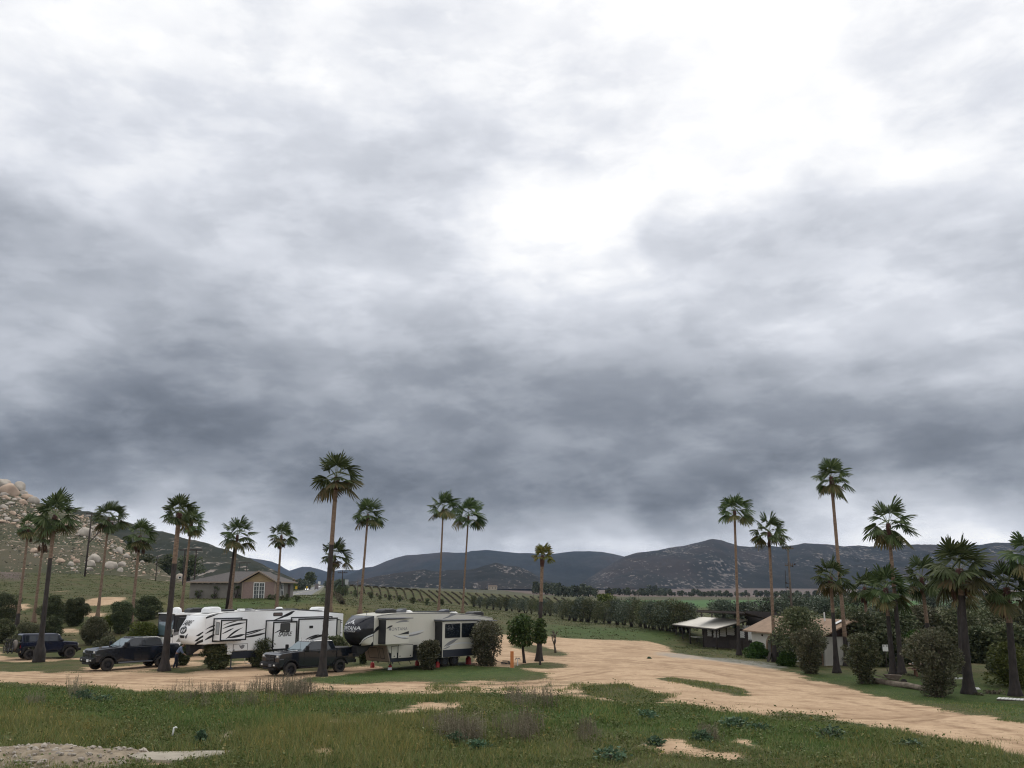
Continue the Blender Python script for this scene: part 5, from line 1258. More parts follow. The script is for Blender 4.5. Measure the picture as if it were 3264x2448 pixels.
M_trim = mat('trim_black', (0.012, 0.012, 0.014), 0.45)
M_grey = mat('decal_grey', (0.20, 0.20, 0.21), 0.4)
M_silver = mat('decal_silver', (0.55, 0.56, 0.57), 0.35)
M_beige = mat('gelcoat_beige', (0.56, 0.54, 0.475), 0.4, col2=(0.50, 0.48, 0.42), scale=.6, contrast=(.4, .8))
M_brown = mat('panel_brown_beige', (0.22, 0.175, 0.14), 0.55, col2=(0.18, 0.145, 0.115), scale=1.5)
M_cap = mat('cap_black', (0.007, 0.008, 0.015), 0.2, coat=0.2, spec=0.4)
M_skirt = mat('skirt_dark', (0.022, 0.026, 0.038), 0.4)
M_solar = mat('solar_panel', (0.04, 0.045, 0.06), 0.25)
M_redpaint = mat('red_paint', (0.33, 0.020, 0.018), 0.5)
M_gunmetal = mat('gunmetal', (0.09, 0.095, 0.11), 0.5)

_TXT = {}
def text_shape(body, size=1.0, shear=0.0, bold=0.0, sp=1.0):
    """flat letter shapes (verts in x,y; faces)"""
    cu = bpy.data.curves.new('lettering', 'FONT'); cu.body = body; cu.size = size; cu.shear = shear; cu.offset = bold; cu.space_character = sp
    cu.align_x = 'CENTER'; cu.align_y = 'CENTER'; cu.resolution_u = 3
    o = bpy.data.objects.new('lettering', cu); COL.objects.link(o)
    dg = bpy.context.evaluated_depsgraph_get(); me = o.evaluated_get(dg).to_mesh()
    bm = bmesh.new(); bm.from_mesh(me); bmesh.ops.triangulate(bm, faces=bm.faces)
    bmesh.ops.subdivide_edges(bm, edges=[e for e in bm.edges if e.calc_length() > size * .3], cuts=1); bmesh.ops.triangulate(bm, faces=bm.faces)
    vs = [tuple(v.co[:2]) for v in bm.verts]; fs = [tuple(v.index for v in f.verts) for f in bm.faces]; bm.free()
    o.evaluated_get(dg).to_mesh_clear(); bpy.data.objects.remove(o); bpy.data.curves.remove(cu)
    return vs, fs
def swoosh(pts, w, y, mb, mi=0, n=14):
    """tapering curved stripe through the points (s, z): widest part-way, pointed at the ends"""
    P_ = [Vector((a, b)) for a, b in pts]; out = []
    for i in range(n + 1):
        t = i / n
        if len(P_) == 2: p = P_[0].lerp(P_[1], t)
        elif len(P_) == 3: p = P_[0] * (1 - t) ** 2 + P_[1] * 2 * t * (1 - t) + P_[2] * t * t
        else: p = P_[0] * (1 - t) ** 3 + P_[1] * 3 * t * (1 - t) ** 2 + P_[2] * 3 * t * t * (1 - t) + P_[3] * t ** 3
        out.append(p)
    L, Rr = [], []
    for i, p in enumerate(out):
        d = (out[min(i + 1, n)] - out[max(i - 1, 0)]).normalized(); nn = Vector((-d.y, d.x)); t = i / n
        hw = w * (w_prof(t) if callable(w) else 1) if False else w / 2 * min(1, (t / 0.45) ** 0.7, ((1 - t) / 0.25 + 0.12)) 
        L.append(p + nn * hw); Rr.append(p - nn * hw)
    vs = [(q.x, y, q.y) for q in L] + [(q.x, y, q.y) for q in Rr]
    mb.add(vs, [(i, i + 1, n + 2 + i, n + 1 + i) for i in range(n)], mi)
def rrect(x0, z0, x1, z1, r, n=4):
    pts = []
    for cx, cz, a0 in ((x1 - r, z1 - r, 0), (x0 + r, z1 - r, 90), (x0 + r, z0 + r, 180), (x1 - r, z0 + r, 270)):
        for k in range(n + 1):
            a = R(a0 + 90 * k / n); pts.append((cx + r * math.cos(a), cz + r * math.sin(a)))
    return pts
def arc(cx, cz, r, a0, a1, n=10): return [(cx + r * math.cos(R(a0 + (a1 - a0) * k / n)), cz + r * math.sin(R(a0 + (a1 - a0) * k / n))) for k in range(n + 1)]

def wheel(root, x, y, rad, width, side, spokes=6, rim_m=None, rimr=0.62, name='wheel'):
    w2 = width / 2
    prof = [(rad * rimr, -w2), (rad * .90, -w2 * 1.0), (rad * .985, -w2 * .8), (rad, -w2 * .4), (rad, w2 * .4), (rad * .985, w2 * .8), (rad * .90, w2), (rad * rimr, w2)]
    o = MB().lathe(prof, 28, 'y').build(name, M_rubber, root, smooth=True)
    o.location = (x, y, rad)
    rm = MB(); f = side * w2 * .75
    rm.lathe([(rad * rimr * 1.02, -w2 * .9), (rad * rimr * .98, w2 * .9)], 24, 'y')
    rm.lathe([(rad * rimr, f), (rad * rimr * .88, f), (rad * rimr * .86, f - side * .05)], 24, 'y')
    rm.lathe([(0.001, f - side * .09), (rad * rimr, f - side * .09)], 24, 'y')
    rm.lathe([(0.001, f - side * .0), (rad * .15, f - side * .0), (rad * .16, f - side * .08)], 12, 'y')
    for k in range(spokes):
        a = 2 * math.pi * k / spokes; L = rad * rimr
        rm.box((math.cos(a) * L * .55, f - side * .035, math.sin(a) * L * .55), (L * .85, .05, L * .26), 0, (0, -a, 0))
    rm.build('rim', rim_m or M_rim, o, fix=True)
    return o
def hwf(base, slope, z0): return lambda x, z: base - max(0, z - z0) * slope
def panel(root, name, pts, hw, m, side, t=.012, bev=0.0, off=.004):
    """flat piece lying on the flank: points (x, z), half-width function"""
    g = lambda o: (lambda x, z: side * (hw(x, z) + o))
    return MB().prism(pts, g(off), g(off + t)).build(name, m, root, bevel=bev)

def pickup(loc, yaw, label, xb, tint, plate, dusty=False, wr=.43, name='pickup_truck'):
    root = empty(name, loc, yaw, label, 'pickup truck', 'black pickups parked at the pitch fronts')
    hw = lambda x, z: 0.985
    A0, ar = 1.9, .55
    front = arc(A0, wr, ar, 17, 163, 12); rear = arc(-A0, wr, ar, 17, 163, 12)
    body = [(2.70, .62), (2.80, .80), (2.82, 1.16), (2.76, 1.33), (2.58, 1.42), (1.9, 1.47), (1.05, 1.51), (xb, 1.52), (xb, .55), (1.36, .55)] + front[::-1] + [(2.46, .58)]
    MB().prism(body, -.985, .985).build('body', M_black, root, bevel=.07, seg=3)
    bx = xb - .03
    bed = [(bx, .55), (bx, 1.55), (-3.08, 1.56), (-3.14, 1.50), (-3.12, .82), (-3.0, .62), (-2.46, .60)] + rear + [(-1.36, .55)]
    MB().prism(bed, -.985, .985).build('bed', M_black, root, bevel=.05, seg=3)
    MB().box(((bx - 3.08) / 2, 0, 1.575), (abs(bx + 3.08) - .06, 1.84, .05)).build('bed_cover', M_plast if not dusty else M_gunmetal, root, bevel=.02)
    MB().box((0, 0, .58), (5.2, 1.1, .36)).build('chassis', M_plast, root)
    # cab
    cw = hwf(.955, .30, 1.5)
    cab = [(1.08, 1.49), (.30, 2.05), (.08, 2.115), (-.5, 2.13), (xb + .45, 2.12), (xb + .22, 2.07), (xb + .02, 1.50)]
    MB().prism(cab, lambda x, z: -cw(x, z), cw).build('cab', M_black, root, bevel=.06, seg=3)
    for s in (1, -1):
        panel(root, 'side_window', [(.80, 1.56), (.22, 2.00), (-.33, 2.03), (-.33, 1.56)], cw, M_glass, s)
        panel(root, 'side_window', [(-.43, 1.56), (-.43, 2.03), (xb + .42, 2.02), (xb + .2, 1.58)], cw, M_glass, s)
        for x0, x1 in ((-.37, .95), (xb + .12, -.39)):
            d = panel(root, 'door', [(x0, .66), (x1, .66), (x1, 1.50), (x0, 1.50)], hw, M_black, s, .016, .01)
            MB().box((x0 + .16, s * 1.012, 1.36), (.2, .03, .045)).build('handle', M_plast, d, bevel=.01)
        mr = MB().box((.86, s * 1.17, 1.66), (.16, .20, .36)); mr.box((.86, s * 1.03, 1.56), (.08, .22, .06)); mr.build('wing_mirror', M_plast, root, bevel=.03)
        MB().box((2.70, s * .73, 1.215), (.20, .42, .20)).build('headlight', M_trim, root, bevel=.03)
        MB().box((2.812, s * .80, 1.25), (.03, .20, .11)).build('headlamp_lens', M_lamp, root, bevel=.01)
        MB().box((2.62, s * .985, 1.07), (.30, .03, .05)).build('side_marker', M_gunmetal, root)
        MB().box((-3.11, s * .90, 1.20), (.06, .15, .42)).build('tail_light', M_red, root, bevel=.02)
        MB().box((2.965, s * .70, .72), (.03, .20, .10)).build('fog_light', M_lamp, root, bevel=.01)
        fl = MB()
        for cx in (A0, -A0):
            ins, outs = arc(cx, wr, ar - .01, 8, 172, 14), arc(cx, wr, ar + .075, 8, 172, 14)
            b = len(fl.v)
            vs = [(p[0], s * y, p[1]) for y in (.97, 1.035) for q in (ins, outs) for p in q]; k = 15
            fs = []
            for i in range(14):
                fs += [(2 * k + i, 2 * k + i + 1, 3 * k + i + 1, 3 * k + i), (k + i, k + i + 1, 3 * k + i + 1, 3 * k + i), (i, i + 1, 2 * k + i + 1, 2 * k + i)]
            fl.add(vs, fs)
        fl.build('wheel_arch_trim', M_plast, root, smooth=False)
        MB().tube([(1.2, s * 1.02, .50), (-1.2, s * 1.02, .50)], .055, 8).build('side_step', M_gunmetal if dusty else M_plast, root, smooth=True)
        if dusty: panel(root, 'dirt_splash', [(1.30, .58), (1.30, .66), (1.05, .80), (.5, .70), (.1, .60), (-.5, .58)], lambda x, z: 1.004, M_dust, s, .002)
    # windscreen and rear glass lie on the cab's slopes
    def slope_pane(nm, a, b, ha, hb, m):
        dx_, dz_ = b[0] - a[0], b[1] - a[1]; n = Vector((dz_, 0, -dx_)).normalized()
        if n.z < 0: n = -n
        o = n * .008
        MB().poly([(a[0] + o.x, -ha, a[1] + o.z), (a[0] + o.x, ha, a[1] + o.z), (b[0] + o.x, hb, b[1] + o.z), (b[0] + o.x, -hb, b[1] + o.z)]).build(nm, m, root)
    slope_pane('windscreen', (1.02, 1.535), (.36, 2.01), .86, .74, M_wind)
    slope_pane('rear_window', (xb + .05, 1.56), (xb + .19, 1.99), .80, .70, M_glass)
    w = MB(); w.tube([(1.06, .1, 1.545), (.95, .62, 1.62)], .012, 5); w.tube([(1.06, -.5, 1.545), (.97, .0, 1.60)], .012, 5); w.build('wiper', M_plast, root)
    MB().prism([(2.62, 1.40), (2.55, 1.46), (1.8, 1.52), (1.12, 1.55), (1.08, 1.50)], -.56, .56).build('hood', M_black, root, bevel=.03)
    # grille
    g = MB(); g.box((2.80, 0, 1.10), (.06, 1.02, .46), 0)
    for z in (.93, 1.03, 1.13, 1.23): g.box((2.838, 0, z), (.03, .98, .035), 1)
    g.box((2.845, 0, 1.10), (.04, .10, .44), 1); g.box((2.845, 0, 1.10), (.04, 1.0, .07), 1)
    g.build('grille', [M_plast, M_trim], root, bevel=.008)
    b = MB(); b.prism([(2.70, .56), (2.92, .56), (2.98, .66), (2.97, .84), (2.84, .90), (2.70, .90)], -1.0, 1.0); b.build('front_bumper', M_plast, root, bevel=.05, seg=3)
    MB().box((2.85, 0, .50), (.2, 1.3, .12)).build('air_dam', M_plast, root, bevel=.03)
    MB().box((-3.18, 0, .70), (.16, 1.9, .22)).build('rear_bumper', M_plast, root, bevel=.04)
    if plate: MB().box((2.99, .28 if plate == 2 else 0.30, .70), (.02, .32, .17)).build('number_plate', M_plate if plate == 1 else M_gunmetal, root)
    for y in (-.52, -.26, 0, .26, .52): MB().prism([(.30, 2.07), (.06, 2.11), (.10, 2.15), (.24, 2.12)], y - .05, y + .05).build('roof_marker_light', M_lamp if plate == 2 else M_gunmetal, root)
    MB().tube([(1.15, .80, 1.5), (1.12, .80, 2.35)], .008, 5).build('aerial', M_plast, root)
    for x in (A0, -A0):
        for s in (1, -1): wheel(root, x, s * .87, wr, .30, s)
    return root
def site(x, y, dz=0.0): return Vector((x, y, h1(x, y) + dz))
pickup(site(-26.73, 64.53), R(180 + 48), 'black long cab pickup with mud splashed sills beside the bending man', -1.98, 1, 1, True)
pickup(site(-13.46, 60.9), R(180 + 47), 'shiny black pickup with roof marker lights in front of the white trailer', -1.60, 2, 2, False)

# ---- off-roader with hard top
def offroader(loc, yaw):
    root = empty('offroad_car', loc, yaw, 'dark navy boxy off-roader with spare wheel on its tailgate', 'off-road car')
    wr, A0 = .42, 1.475
    rear = arc(-A0, wr, .56, 10, 170, 10)
    tub = [(.98, .62), (.98, 1.30), (-2.12, 1.32), (-2.16, .70), (-2.06, .66)] + rear[::-1] + [(-.9, .60)]
    MB().prism(tub, -.80, .80).build('body', M_navy, root, bevel=.04)
    MB().prism([(.98, .80), (.98, 1.31), (1.2, 1.31), (2.02, 1.22), (2.10, 1.14), (2.10, .74)], lambda x, z: -(.74 - max(0, x - 1) * .12), lambda x, z: .74 - max(0, x - 1) * .12).build('hood', M_navy, root, bevel=.05, seg=3)
    hw = hwf(.775, .14, 1.3)
    MB().prism([(.95, 1.30), (.62, 1.84), (.50, 1.90), (-2.06, 1.93), (-2.14, 1.88), (-2.13, 1.31)], lambda x, z: -hw(x, z), hw).build('hard_top', M_navy, root, bevel=.05, seg=3)
    MB().prism([(.56, 1.895), (.45, 1.915), (-2.02, 1.945), (-2.05, 1.925)], -.66, .66).build('roof_panel', mat('navy_roof_pale', (.05, .058, .085), .4), root, bevel=.01)  # roof overlay in a paler navy than the body
    for s in (1, -1):
        for pts in ([(.74, 1.37), (.50, 1.78), (-.12, 1.80), (-.12, 1.37)], [(-.22, 1.37), (-.22, 1.80), (-1.02, 1.81), (-1.02, 1.37)], [(-1.14, 1.37), (-1.14, 1.81), (-1.96, 1.83), (-2.0, 1.37)]):
            panel(root, 'side_window', pts, hw, M_glass, s)
        for x0, x1 in ((-.18, .86), (-1.06, -.20)):
            d = panel(root, 'door', [(x0, .68), (x1, .68), (x1, 1.30), (x0, 1.30)], lambda x, z: .80, M_navy, s, .02, .012)
            MB().box((x0 + .14, s * .835, 1.20), (.16, .03, .05)).build('handle', M_plast, d)
        # flat-topped flares
        for cx in (A0, -A0):
            f = arc(cx, wr + .02, .50, 0, 180, 8); g = [(cx - .66, .52), (cx - .56, .92), (cx - .40, 1.03), (cx + .40, 1.03), (cx + .56, .90), (cx + .64, .60)]
            MB().prism(g[::-1] + f[::-1], s * .70, s * .95).build('wheel_arch_flare', M_plast, root, bevel=.02)
        MB().box((1.25, s * .80, .98), (.20, .02, .07)).build('fender_badge', M_gunmetal, root)
        MB().lathe([(.001, 0), (.10, 0), (.10, .03)], 16, 'x', (2.10, s * .48, 1.02)).build('headlight', M_lamp, root)
        MB().box((.80, s * .96, 1.40), (.12, .20, .16)).build('wing_mirror', M_plast, root, bevel=.03)
        MB().box((-2.17, s * .70, 1.0), (.05, .12, .20)).build('tail_light', M_red, root)
        MB().tube([(.9, s * .84, .52), (-.85, s * .84, .52)], .05, 8).build('side_step', M_plast, root)
    MB().box((2.22, 0, .66), (.22, 1.5, .20)).build('front_bumper', M_plast, root, bevel=.04)
    MB().box((-2.28, 0, .68), (.22, 1.6, .24)).build('rear_bumper', M_plast, root, bevel=.04)
    MB().poly([(-2.152, -.60, 1.40), (-2.152, .60, 1.40), (-2.155, .56, 1.80), (-2.155, -.56, 1.80)]).build('rear_window', M_glass, root)
    sp = MB().lathe([(.001, -.13), (.32, -.13), (.385, -.10), (.40, 0), (.385, .10), (.32, .13), (.001, .13)], 28, 'x').build('spare_wheel', M_rubber, root, smooth=True); sp.location = (-2.36, 0, 1.10)
    cv = MB().lathe([(.20, -.135), (.33, -.135), (.392, -.11), (.41, 0), (.40, .06)], 28, 'x').build('tyre_cover', mat('dusty_cover', (.23, .20, .175), .8), sp, smooth=True)
    r = MB(); r.tube([(-2.2, 0, .62), (-3.0, 0, .62)], .035, 6); r.tube([(-2.95, 0, .62), (-2.95, 0, 1.05), (-2.75, 0, 1.15)], .03, 6); r.box((-2.8, 0, .70), (.5, 1.1, .04)); r.build('bike_rack', M_plast, root)
    for x in (A0, -A0):
        for s in (1, -1): wheel(root, x, s * .80, wr, .27, s, 5)
    return root
pj = atz(92, 2104, 0); hj = R(42)
jr = Vector((pj.x, pj.y, 0)) + Vector((math.cos(hj), math.sin(hj), 0)) * 1.475 + Vector((-math.sin(hj), math.cos(hj), 0)) * .80
JEEP = offroader(site(jr.x, jr.y), hj)

def bicycle(loc, yaw, label, tilt=0.0, frame_m=None, s=1.0):
    root = empty('bicycle', loc, yaw, label, 'bicycle', 'bicycles'); root.rotation_euler = (tilt, 0, yaw); root.scale = (s, s, s)
    fm = frame_m or M_plast
    for x in (-.54, .54):
        t = MB(); n = 28
        ring = [(x + .34 * math.cos(2 * math.pi * k / n), 0, .36 + .34 * math.sin(2 * math.pi * k / n)) for k in range(n + 1)]
        t.tube(ring, .028, 6, caps=False); w = t.build('wheel', M_rubber, root, smooth=True, fix=False)
        sp = MB()
        for k in range(12): a = math.pi * k / 6; sp.tube([(x, 0, .36), (x + .32 * math.cos(a), 0, .36 + .32 * math.sin(a))], .004, 3)
        sp.tube([(x, -.05, .36), (x, .05, .36)], .03, 6); sp.build('spokes', M_gunmetal, w, fix=False)
    f = MB()
    for a, b in (((-.54, .36), (-.05, .34)), ((-.05, .34), (-.20, .84)), ((-.20, .84), (-.54, .36)), ((-.18, .80), (.36, .86)), ((-.05, .34), (.36, .80)), ((.36, .86), (.40, .72)), ((.40, .74), (.54, .36)), ((.36, .86), (.33, 1.0))):
        f.tube([(a[0], 0, a[1]), (b[0], 0, b[1])], .022, 6)
    f.build('frame', fm, root, fix=False)
    MB().tube([(.28, -.33, 1.03), (.36, -.12, 1.0), (.36, .12, 1.0), (.28, .33, 1.03)], .016, 6).build('handlebar', M_plast, root)
    MB().prism([(-.36, .90), (-.34, .95), (-.05, .94), (-.05, .90)], lambda x, z: -.07 if x < -.2 else -.03, lambda x, z: .07 if x < -.2 else .03).build('saddle', M_plast, root, bevel=.01)
    c = MB(); c.lathe([(.09, -.01), (.10, 0), (.09, .01)], 14, 'y', (-.05, .06, .34)); c.tube([(-.05, .07, .34), (.06, .1, .22)], .014, 5); c.build('crank', M_gunmetal, root)
    return root
jf = Vector((math.cos(hj), math.sin(hj), 0)); jl = Vector((-math.sin(hj), math.cos(hj), 0)); jb = JEEP.location
for k, (off, lab) in enumerate([(-2.72, 'dark mountain bicycle on the off-roader rack, nearer the spare wheel'), (-2.98, 'dark mountain bicycle outermost on the off-roader rack')]):
    bicycle(jb + jf * off + jl * (-.1 + .12 * k) + Vector((0, 0, .50)), hj + math.pi / 2 + (math.pi if k else 0), lab, .04 * (1 - 2 * k), s=1.05)
bb = atz(1097, 2066, .0)

# ---- trailers and motorhome: local x runs rearwards from the near front corner, y away from the camera, z up
def cap_surface(dep, zlo, zhi, half, power=2.6, tuck=0.0):
    def f(a, b, off=0.0):
        def raw(a, b):
            d = np.interp(b, [q[0] for q in dep], [q[1] for q in dep]); k = max(0.0, 1 - abs(a) ** power)
            return Vector((-d * k ** .8, half - half * a * (1 - tuck * max(0, .15 - b)), zlo + (zhi - zlo) * b))
        p = raw(a, b)
        if off:
            e = .01; t1 = raw(min(.999, a + e), b) - raw(max(-.999, a - e), b); t2 = raw(a, min(1, b + e)) - raw(a, max(0, b - e)); n = t1.cross(t2).normalized()
            if n.x > 0: n = -n
            p = p + n * off
        return p
    return f
def cap_mesh(root, f, m, name='front_cap', na=40, nb=22, mfun=None):
    vs = [f(-1 + 2 * i / na, j / nb)[:] for j in range(nb + 1) for i in range(na + 1)]; fs, mi = [], []
    for j in range(nb):
        for i in range(na):
            fs.append((j * (na + 1) + i, j * (na + 1) + i + 1, (j + 1) * (na + 1) + i + 1, (j + 1) * (na + 1) + i)); mi.append(mfun(-1 + 2 * (i + .5) / na, (j + .5) / nb) if mfun else 0)
    b = len(vs)
    fs.append(tuple(range(na + 1))); mi.append(0); fs.append(tuple(nb * (na + 1) + i for i in range(na + 1))[::-1]); mi.append(0)
    o = mesh_obj(name, vs, fs, m, root, True, mi)
    bm = bmesh.new(); bm.from_mesh(o.data); bmesh.ops.recalc_face_normals(bm, faces=bm.faces); bm.to_mesh(o.data); bm.free()
    return o
def cap_decal(root, f, shape, ca, cb, sa, sb, m, name, off=.012):
    vs, fs = shape
    return mesh_obj(name, [f(ca + x * sa, cb + y * sb, off)[:] for x, y in vs], fs, m, root)
def poly_tri(pts, cuts=0):
    bm = bmesh.new(); f = bm.faces.new([bm.verts.new((x, y, 0)) for x, y in pts]); bmesh.ops.triangulate(bm, faces=bm.faces)
    for _ in range(cuts): bmesh.ops.subdivide_edges(bm, edges=bm.edges, cuts=1); bmesh.ops.triangulate(bm, faces=bm.faces)
    bm.verts.index_update(); r = ([tuple(v.co[:2]) for v in bm.verts], [tuple(v.index for v in q.verts) for q in bm.faces]); bm.free(); return r
def ellipse(rx, ry, n=20): return [(rx * math.cos(2 * math.pi * k / n), ry * math.sin(2 * math.pi * k / n)) for k in range(n)]
def side_text(root, body, s, z, size, m, y, shear=0.0, bold=0.0, sp=1.0, name='lettering', sz=1.0):
    vs, fs = text_shape(body, size, shear, bold, sp)
    return mesh_obj(name, [(s + p[0], y, z + p[1] * sz) for p in vs], fs, m, root)
def frame2d(mb, x0, z0, x1, z1, t, y0, y1, mi=0):
    for lo, hi in (((x0, z0), (x1, z0 + t)), ((x0, z1 - t), (x1, z1)), ((x0, z0 + t), (x0 + t, z1 - t)), ((x1 - t, z0 + t), (x1, z1 - t))):
        mb.b2((lo[0], y0, lo[1]), (hi[0], y1, hi[1]), mi)
def pane(root, x0, z0, x1, z1, y, m=None, r=.09, t=.02, fm=None, name='window'):
    o = MB().prism(rrect(x0, z0, x1, z1, r), y - t, y + .01).build(name, fm or M_trim, root)
    MB().prism(rrect(x0 + .05, z0 + .05, x1 - .05, z1 - .05, r * .7), y - t - .004, y - t + .004).build('pane', m or M_glass, o)
    return o
def roof_ac(root, x, y, z, L, W_, Hh, m, name='roof_air_conditioner'):
    pr = [(x - L / 2, z), (x - L / 2 + .03, z + Hh * .62), (x - L * .28, z + Hh * .95), (x + L * .25, z + Hh), (x + L * .46, z + Hh * .8), (x + L / 2, z)]
    return MB().prism(pr, y - W_ / 2, y + W_ / 2).build(name, m, root, bevel=.08, seg=3)

def white_trailer():
    root = empty('travel_trailer', (-20.81, 62.2, 0), R(50), 'white fifth wheel trailer with black swooshes and three slide outs', 'trailer')
    W_ = 2.44
    prof = [(0, 1.75), (1.75, 1.74), (2.02, 1.18), (11.6, 1.18), (11.94, 1.30), (11.94, 3.56), (9.5, 3.75), (7.4, 3.88), (3.5, 3.86), (1.8, 3.82), (.8, 3.74), (.25, 3.62), (0, 3.52)]
    MB().prism(prof, 0, W_).build('body', M_white, root, bevel=.05, seg=2)
    MB().prism([(2.03, 1.176), (2.2, .70), (11.5, .70), (11.8, 1.176)], .04, W_ - .04).build('skirt', M_skirt, root, bevel=.03)
    rf = [(.25, 3.66), (.8, 3.775), (1.8, 3.855), (3.5, 3.895), (7.4, 3.915), (9.5, 3.785), (11.9, 3.60)]
    MB().prism(rf + [(x, z - .05) for x, z in rf[::-1]], .05, W_ - .05).build('roof', M_roofw, root)
    e = MB()
    top = [(0, 3.50)] + [(x, z - .035) for x, z in rf]
    for a, b in zip(top[:-1], top[1:]): e.prism([(a[0], a[1]), (b[0], b[1]), (b[0], b[1] + .035), (a[0], a[1] + .035)], -.015, -.002)
    e.build('roof_edge_trim', M_trim, root)
    f = cap_surface([(0, .62), (.12, .86), (.3, 1.0), (.55, .92), (.8, .55), (1, .10)], 1.75, 3.62, W_ / 2)
    cap_mesh(root, f, [M_white, mat('road_grime', (.50, .44, .36), .8)], mfun=lambda a, b: 0)
    cap_decal(root, f, text_shape('SABRE', 1.0, .25, .012, .88), .02, .74, .30, .25, M_trim, 'lettering')
    cap_decal(root, f, poly_tri(ellipse(1, 1), 2), .06, .50, .30, .135, M_trim, 'oval_emblem')
    for q in ([(-.22, -.05), (-.05, .06), (.02, .0), (-.06, -.07)], [(.05, .02), (.22, .07), (.16, -.05), (.06, -.06)], [(-.14, .08), (.1, .10), (.02, .12)], [(-.08, -.09), (.1, -.09), (.0, -.115)]):
        cap_decal(root, f, poly_tri(q, 1), .06, .50, 1, 1, M_silver, 'emblem_highlight', .022)
    cap_decal(root, f, poly_tri([(-.24, .05), (.24, .05), (.18, -.05), (-.18, -.05)], 2), .06, .275, 1, 1, M_trim, 'cap_slot')
    for k, (x0, y0, x1, y1, w) in enumerate([(.80, .30, .98, .46, .045), (.74, .12, .985, .33, .07), (.66, .0, .985, .19, .10)]):
        cap_decal(root, f, poly_tri([(x0, y0), (x1, y1), (x1, y1 - w), (x0 + .10, y0 - .0)], 2), 0, 0, 1, 1, M_trim, 'cap_stripe', .01)
    cap_decal(root, f, poly_tri([(.30, .28), (.50, .40), (.44, .26), (.34, .20)], 1), 0, 0, 1, 1, M_gunmetal, 'cap_stripe', .01)
    g = MB(); y = -.004
    g.prism([(.0, 3.43), (.02, 3.52), (.30, 3.62), (.95, 3.75), (.95, 3.72), (.35, 3.52)], y - .001, y)
    for pts, w in [([(.02, 2.70), (.45, 2.96), (1.4, 3.12)], .10), ([(.02, 2.42), (.5, 2.72), (1.5, 2.92)], .14), ([(.02, 2.02), (.4, 2.22), (.9, 2.42)], .16),
                   ([(2.75, 2.32), (3.5, 2.42), (4.5, 2.62)], .10), ([(2.8, 2.22), (3.8, 2.30), (4.93, 2.72)], .07), ([(2.75, 2.10), (3.9, 2.13), (4.93, 2.36)], .14),
                   ([(5.3, 3.16), (6.4, 3.42), (7.35, 3.84)], .13), ([(5.9, 3.36), (6.8, 3.55), (7.25, 3.84)], .20), ([(11.9, 3.0), (11.3, 3.22), (9.9, 3.28)], .10), ([(11.9, 2.85), (11.5, 2.98), (11.2, 3.02)], .10), ([(11.9, 2.1), (11.4, 2.16), (11.0, 2.10)], .12)]:
        swoosh(pts, w, y, g)
    g.build('side_graphics', M_trim, root)
    # first slide-out with the window in its front cheek
    def slide(x0, z0, x1, z1, out, tw=.09):
        sl = MB().b2((x0, -out, z0), (x1, .05, z1)).build('slide_out', M_white, root, bevel=.02)
        fr = MB(); frame2d(fr, x0 - .03, z0 - .03, x1 + .03, z1 + .03, tw, -out - .03, -out + .012); fr.build('trim', M_trim, sl)
        fl = MB(); frame2d(fl, x0 - .14, z0 - .10, x1 + .12, z1 + .12, .085, -.03, -.001); fl.build('opening_seal', M_trim, sl)
        return sl
    s1 = slide(.74, 1.99, 2.74, 3.34, .75)
    g = MB(); y = -.754
    for pts, w in [([(.82, 2.98), (1.3, 3.18), (2.0, 3.26)], .07), ([(.82, 2.74), (1.5, 3.04), (2.68, 3.13)], .12), ([(.82, 2.42), (1.2, 2.56), (1.75, 2.80)], .09), ([(1.15, 2.10), (1.5, 2.22), (1.5, 2.46), (2.45, 2.80)], .12), ([(1.3, 2.16), (1.9, 2.20), (2.68, 2.36)], .16)]: swoosh(pts, w, y, g)
    g.build('slide_graphics', M_trim, s1)
    wf = MB().box((.735, -.37, 2.78), (.012, .42, .82)); w_ = wf.build('window', M_trim, s1); MB().box((.726, -.37, 2.78), (.008, .34, .74)).build('pane', mat('clear_pane', (.30, .32, .33), .1), w_)
    s2 = slide(4.96, 1.19, 7.0, 3.11, .75, .10)
    pane(s2, 5.56, 2.38, 6.40, 3.01, -.755, mat('grey_blind', (.055, .055, .055), .3))
    MB().box((5.98, -.79, 2.48), (.09, .01, .06)).build('window_latch', M_lamp, s2)
    side_text(s2, 'SABRE', 5.98, 2.23, .44, M_trim, -.756, .25, .006, .92)
    swoosh_mb = MB(); swoosh([(5.06, 2.34), (5.4, 2.46), (5.75, 2.62)], .08, -.757, swoosh_mb); swoosh_mb.build('slide_graphics', M_trim, s2)
    s3 = slide(7.14, 1.25, 10.72, 3.28, .75, .10)
    MB().box((8.29, -.765, 2.68), (.34, .03, .18)).build('vent', M_trim, s3, bevel=.02)
    g = MB()
    for pts, w in [([(7.7, 1.72), (8.2, 1.98), (9.1, 2.12)], .10), ([(7.9, 1.66), (8.6, 2.0), (10.0, 2.10)], .16), ([(10.6, 3.12), (9.9, 3.16), (9.3, 3.06)], .08)]: swoosh(pts, w, -.757, g)
    g.build('slide_graphics', M_trim, s3)
    pane(root, 5.42, 3.49, 6.23, 3.745, -.002, mat('reflecting_pane', (.10, .075, .07), .15), r=.08)
    pane(root, 11.30, 1.90, 11.68, 3.12, -.002, mat('pale_pane', (.45, .45, .41), .2), r=.06)
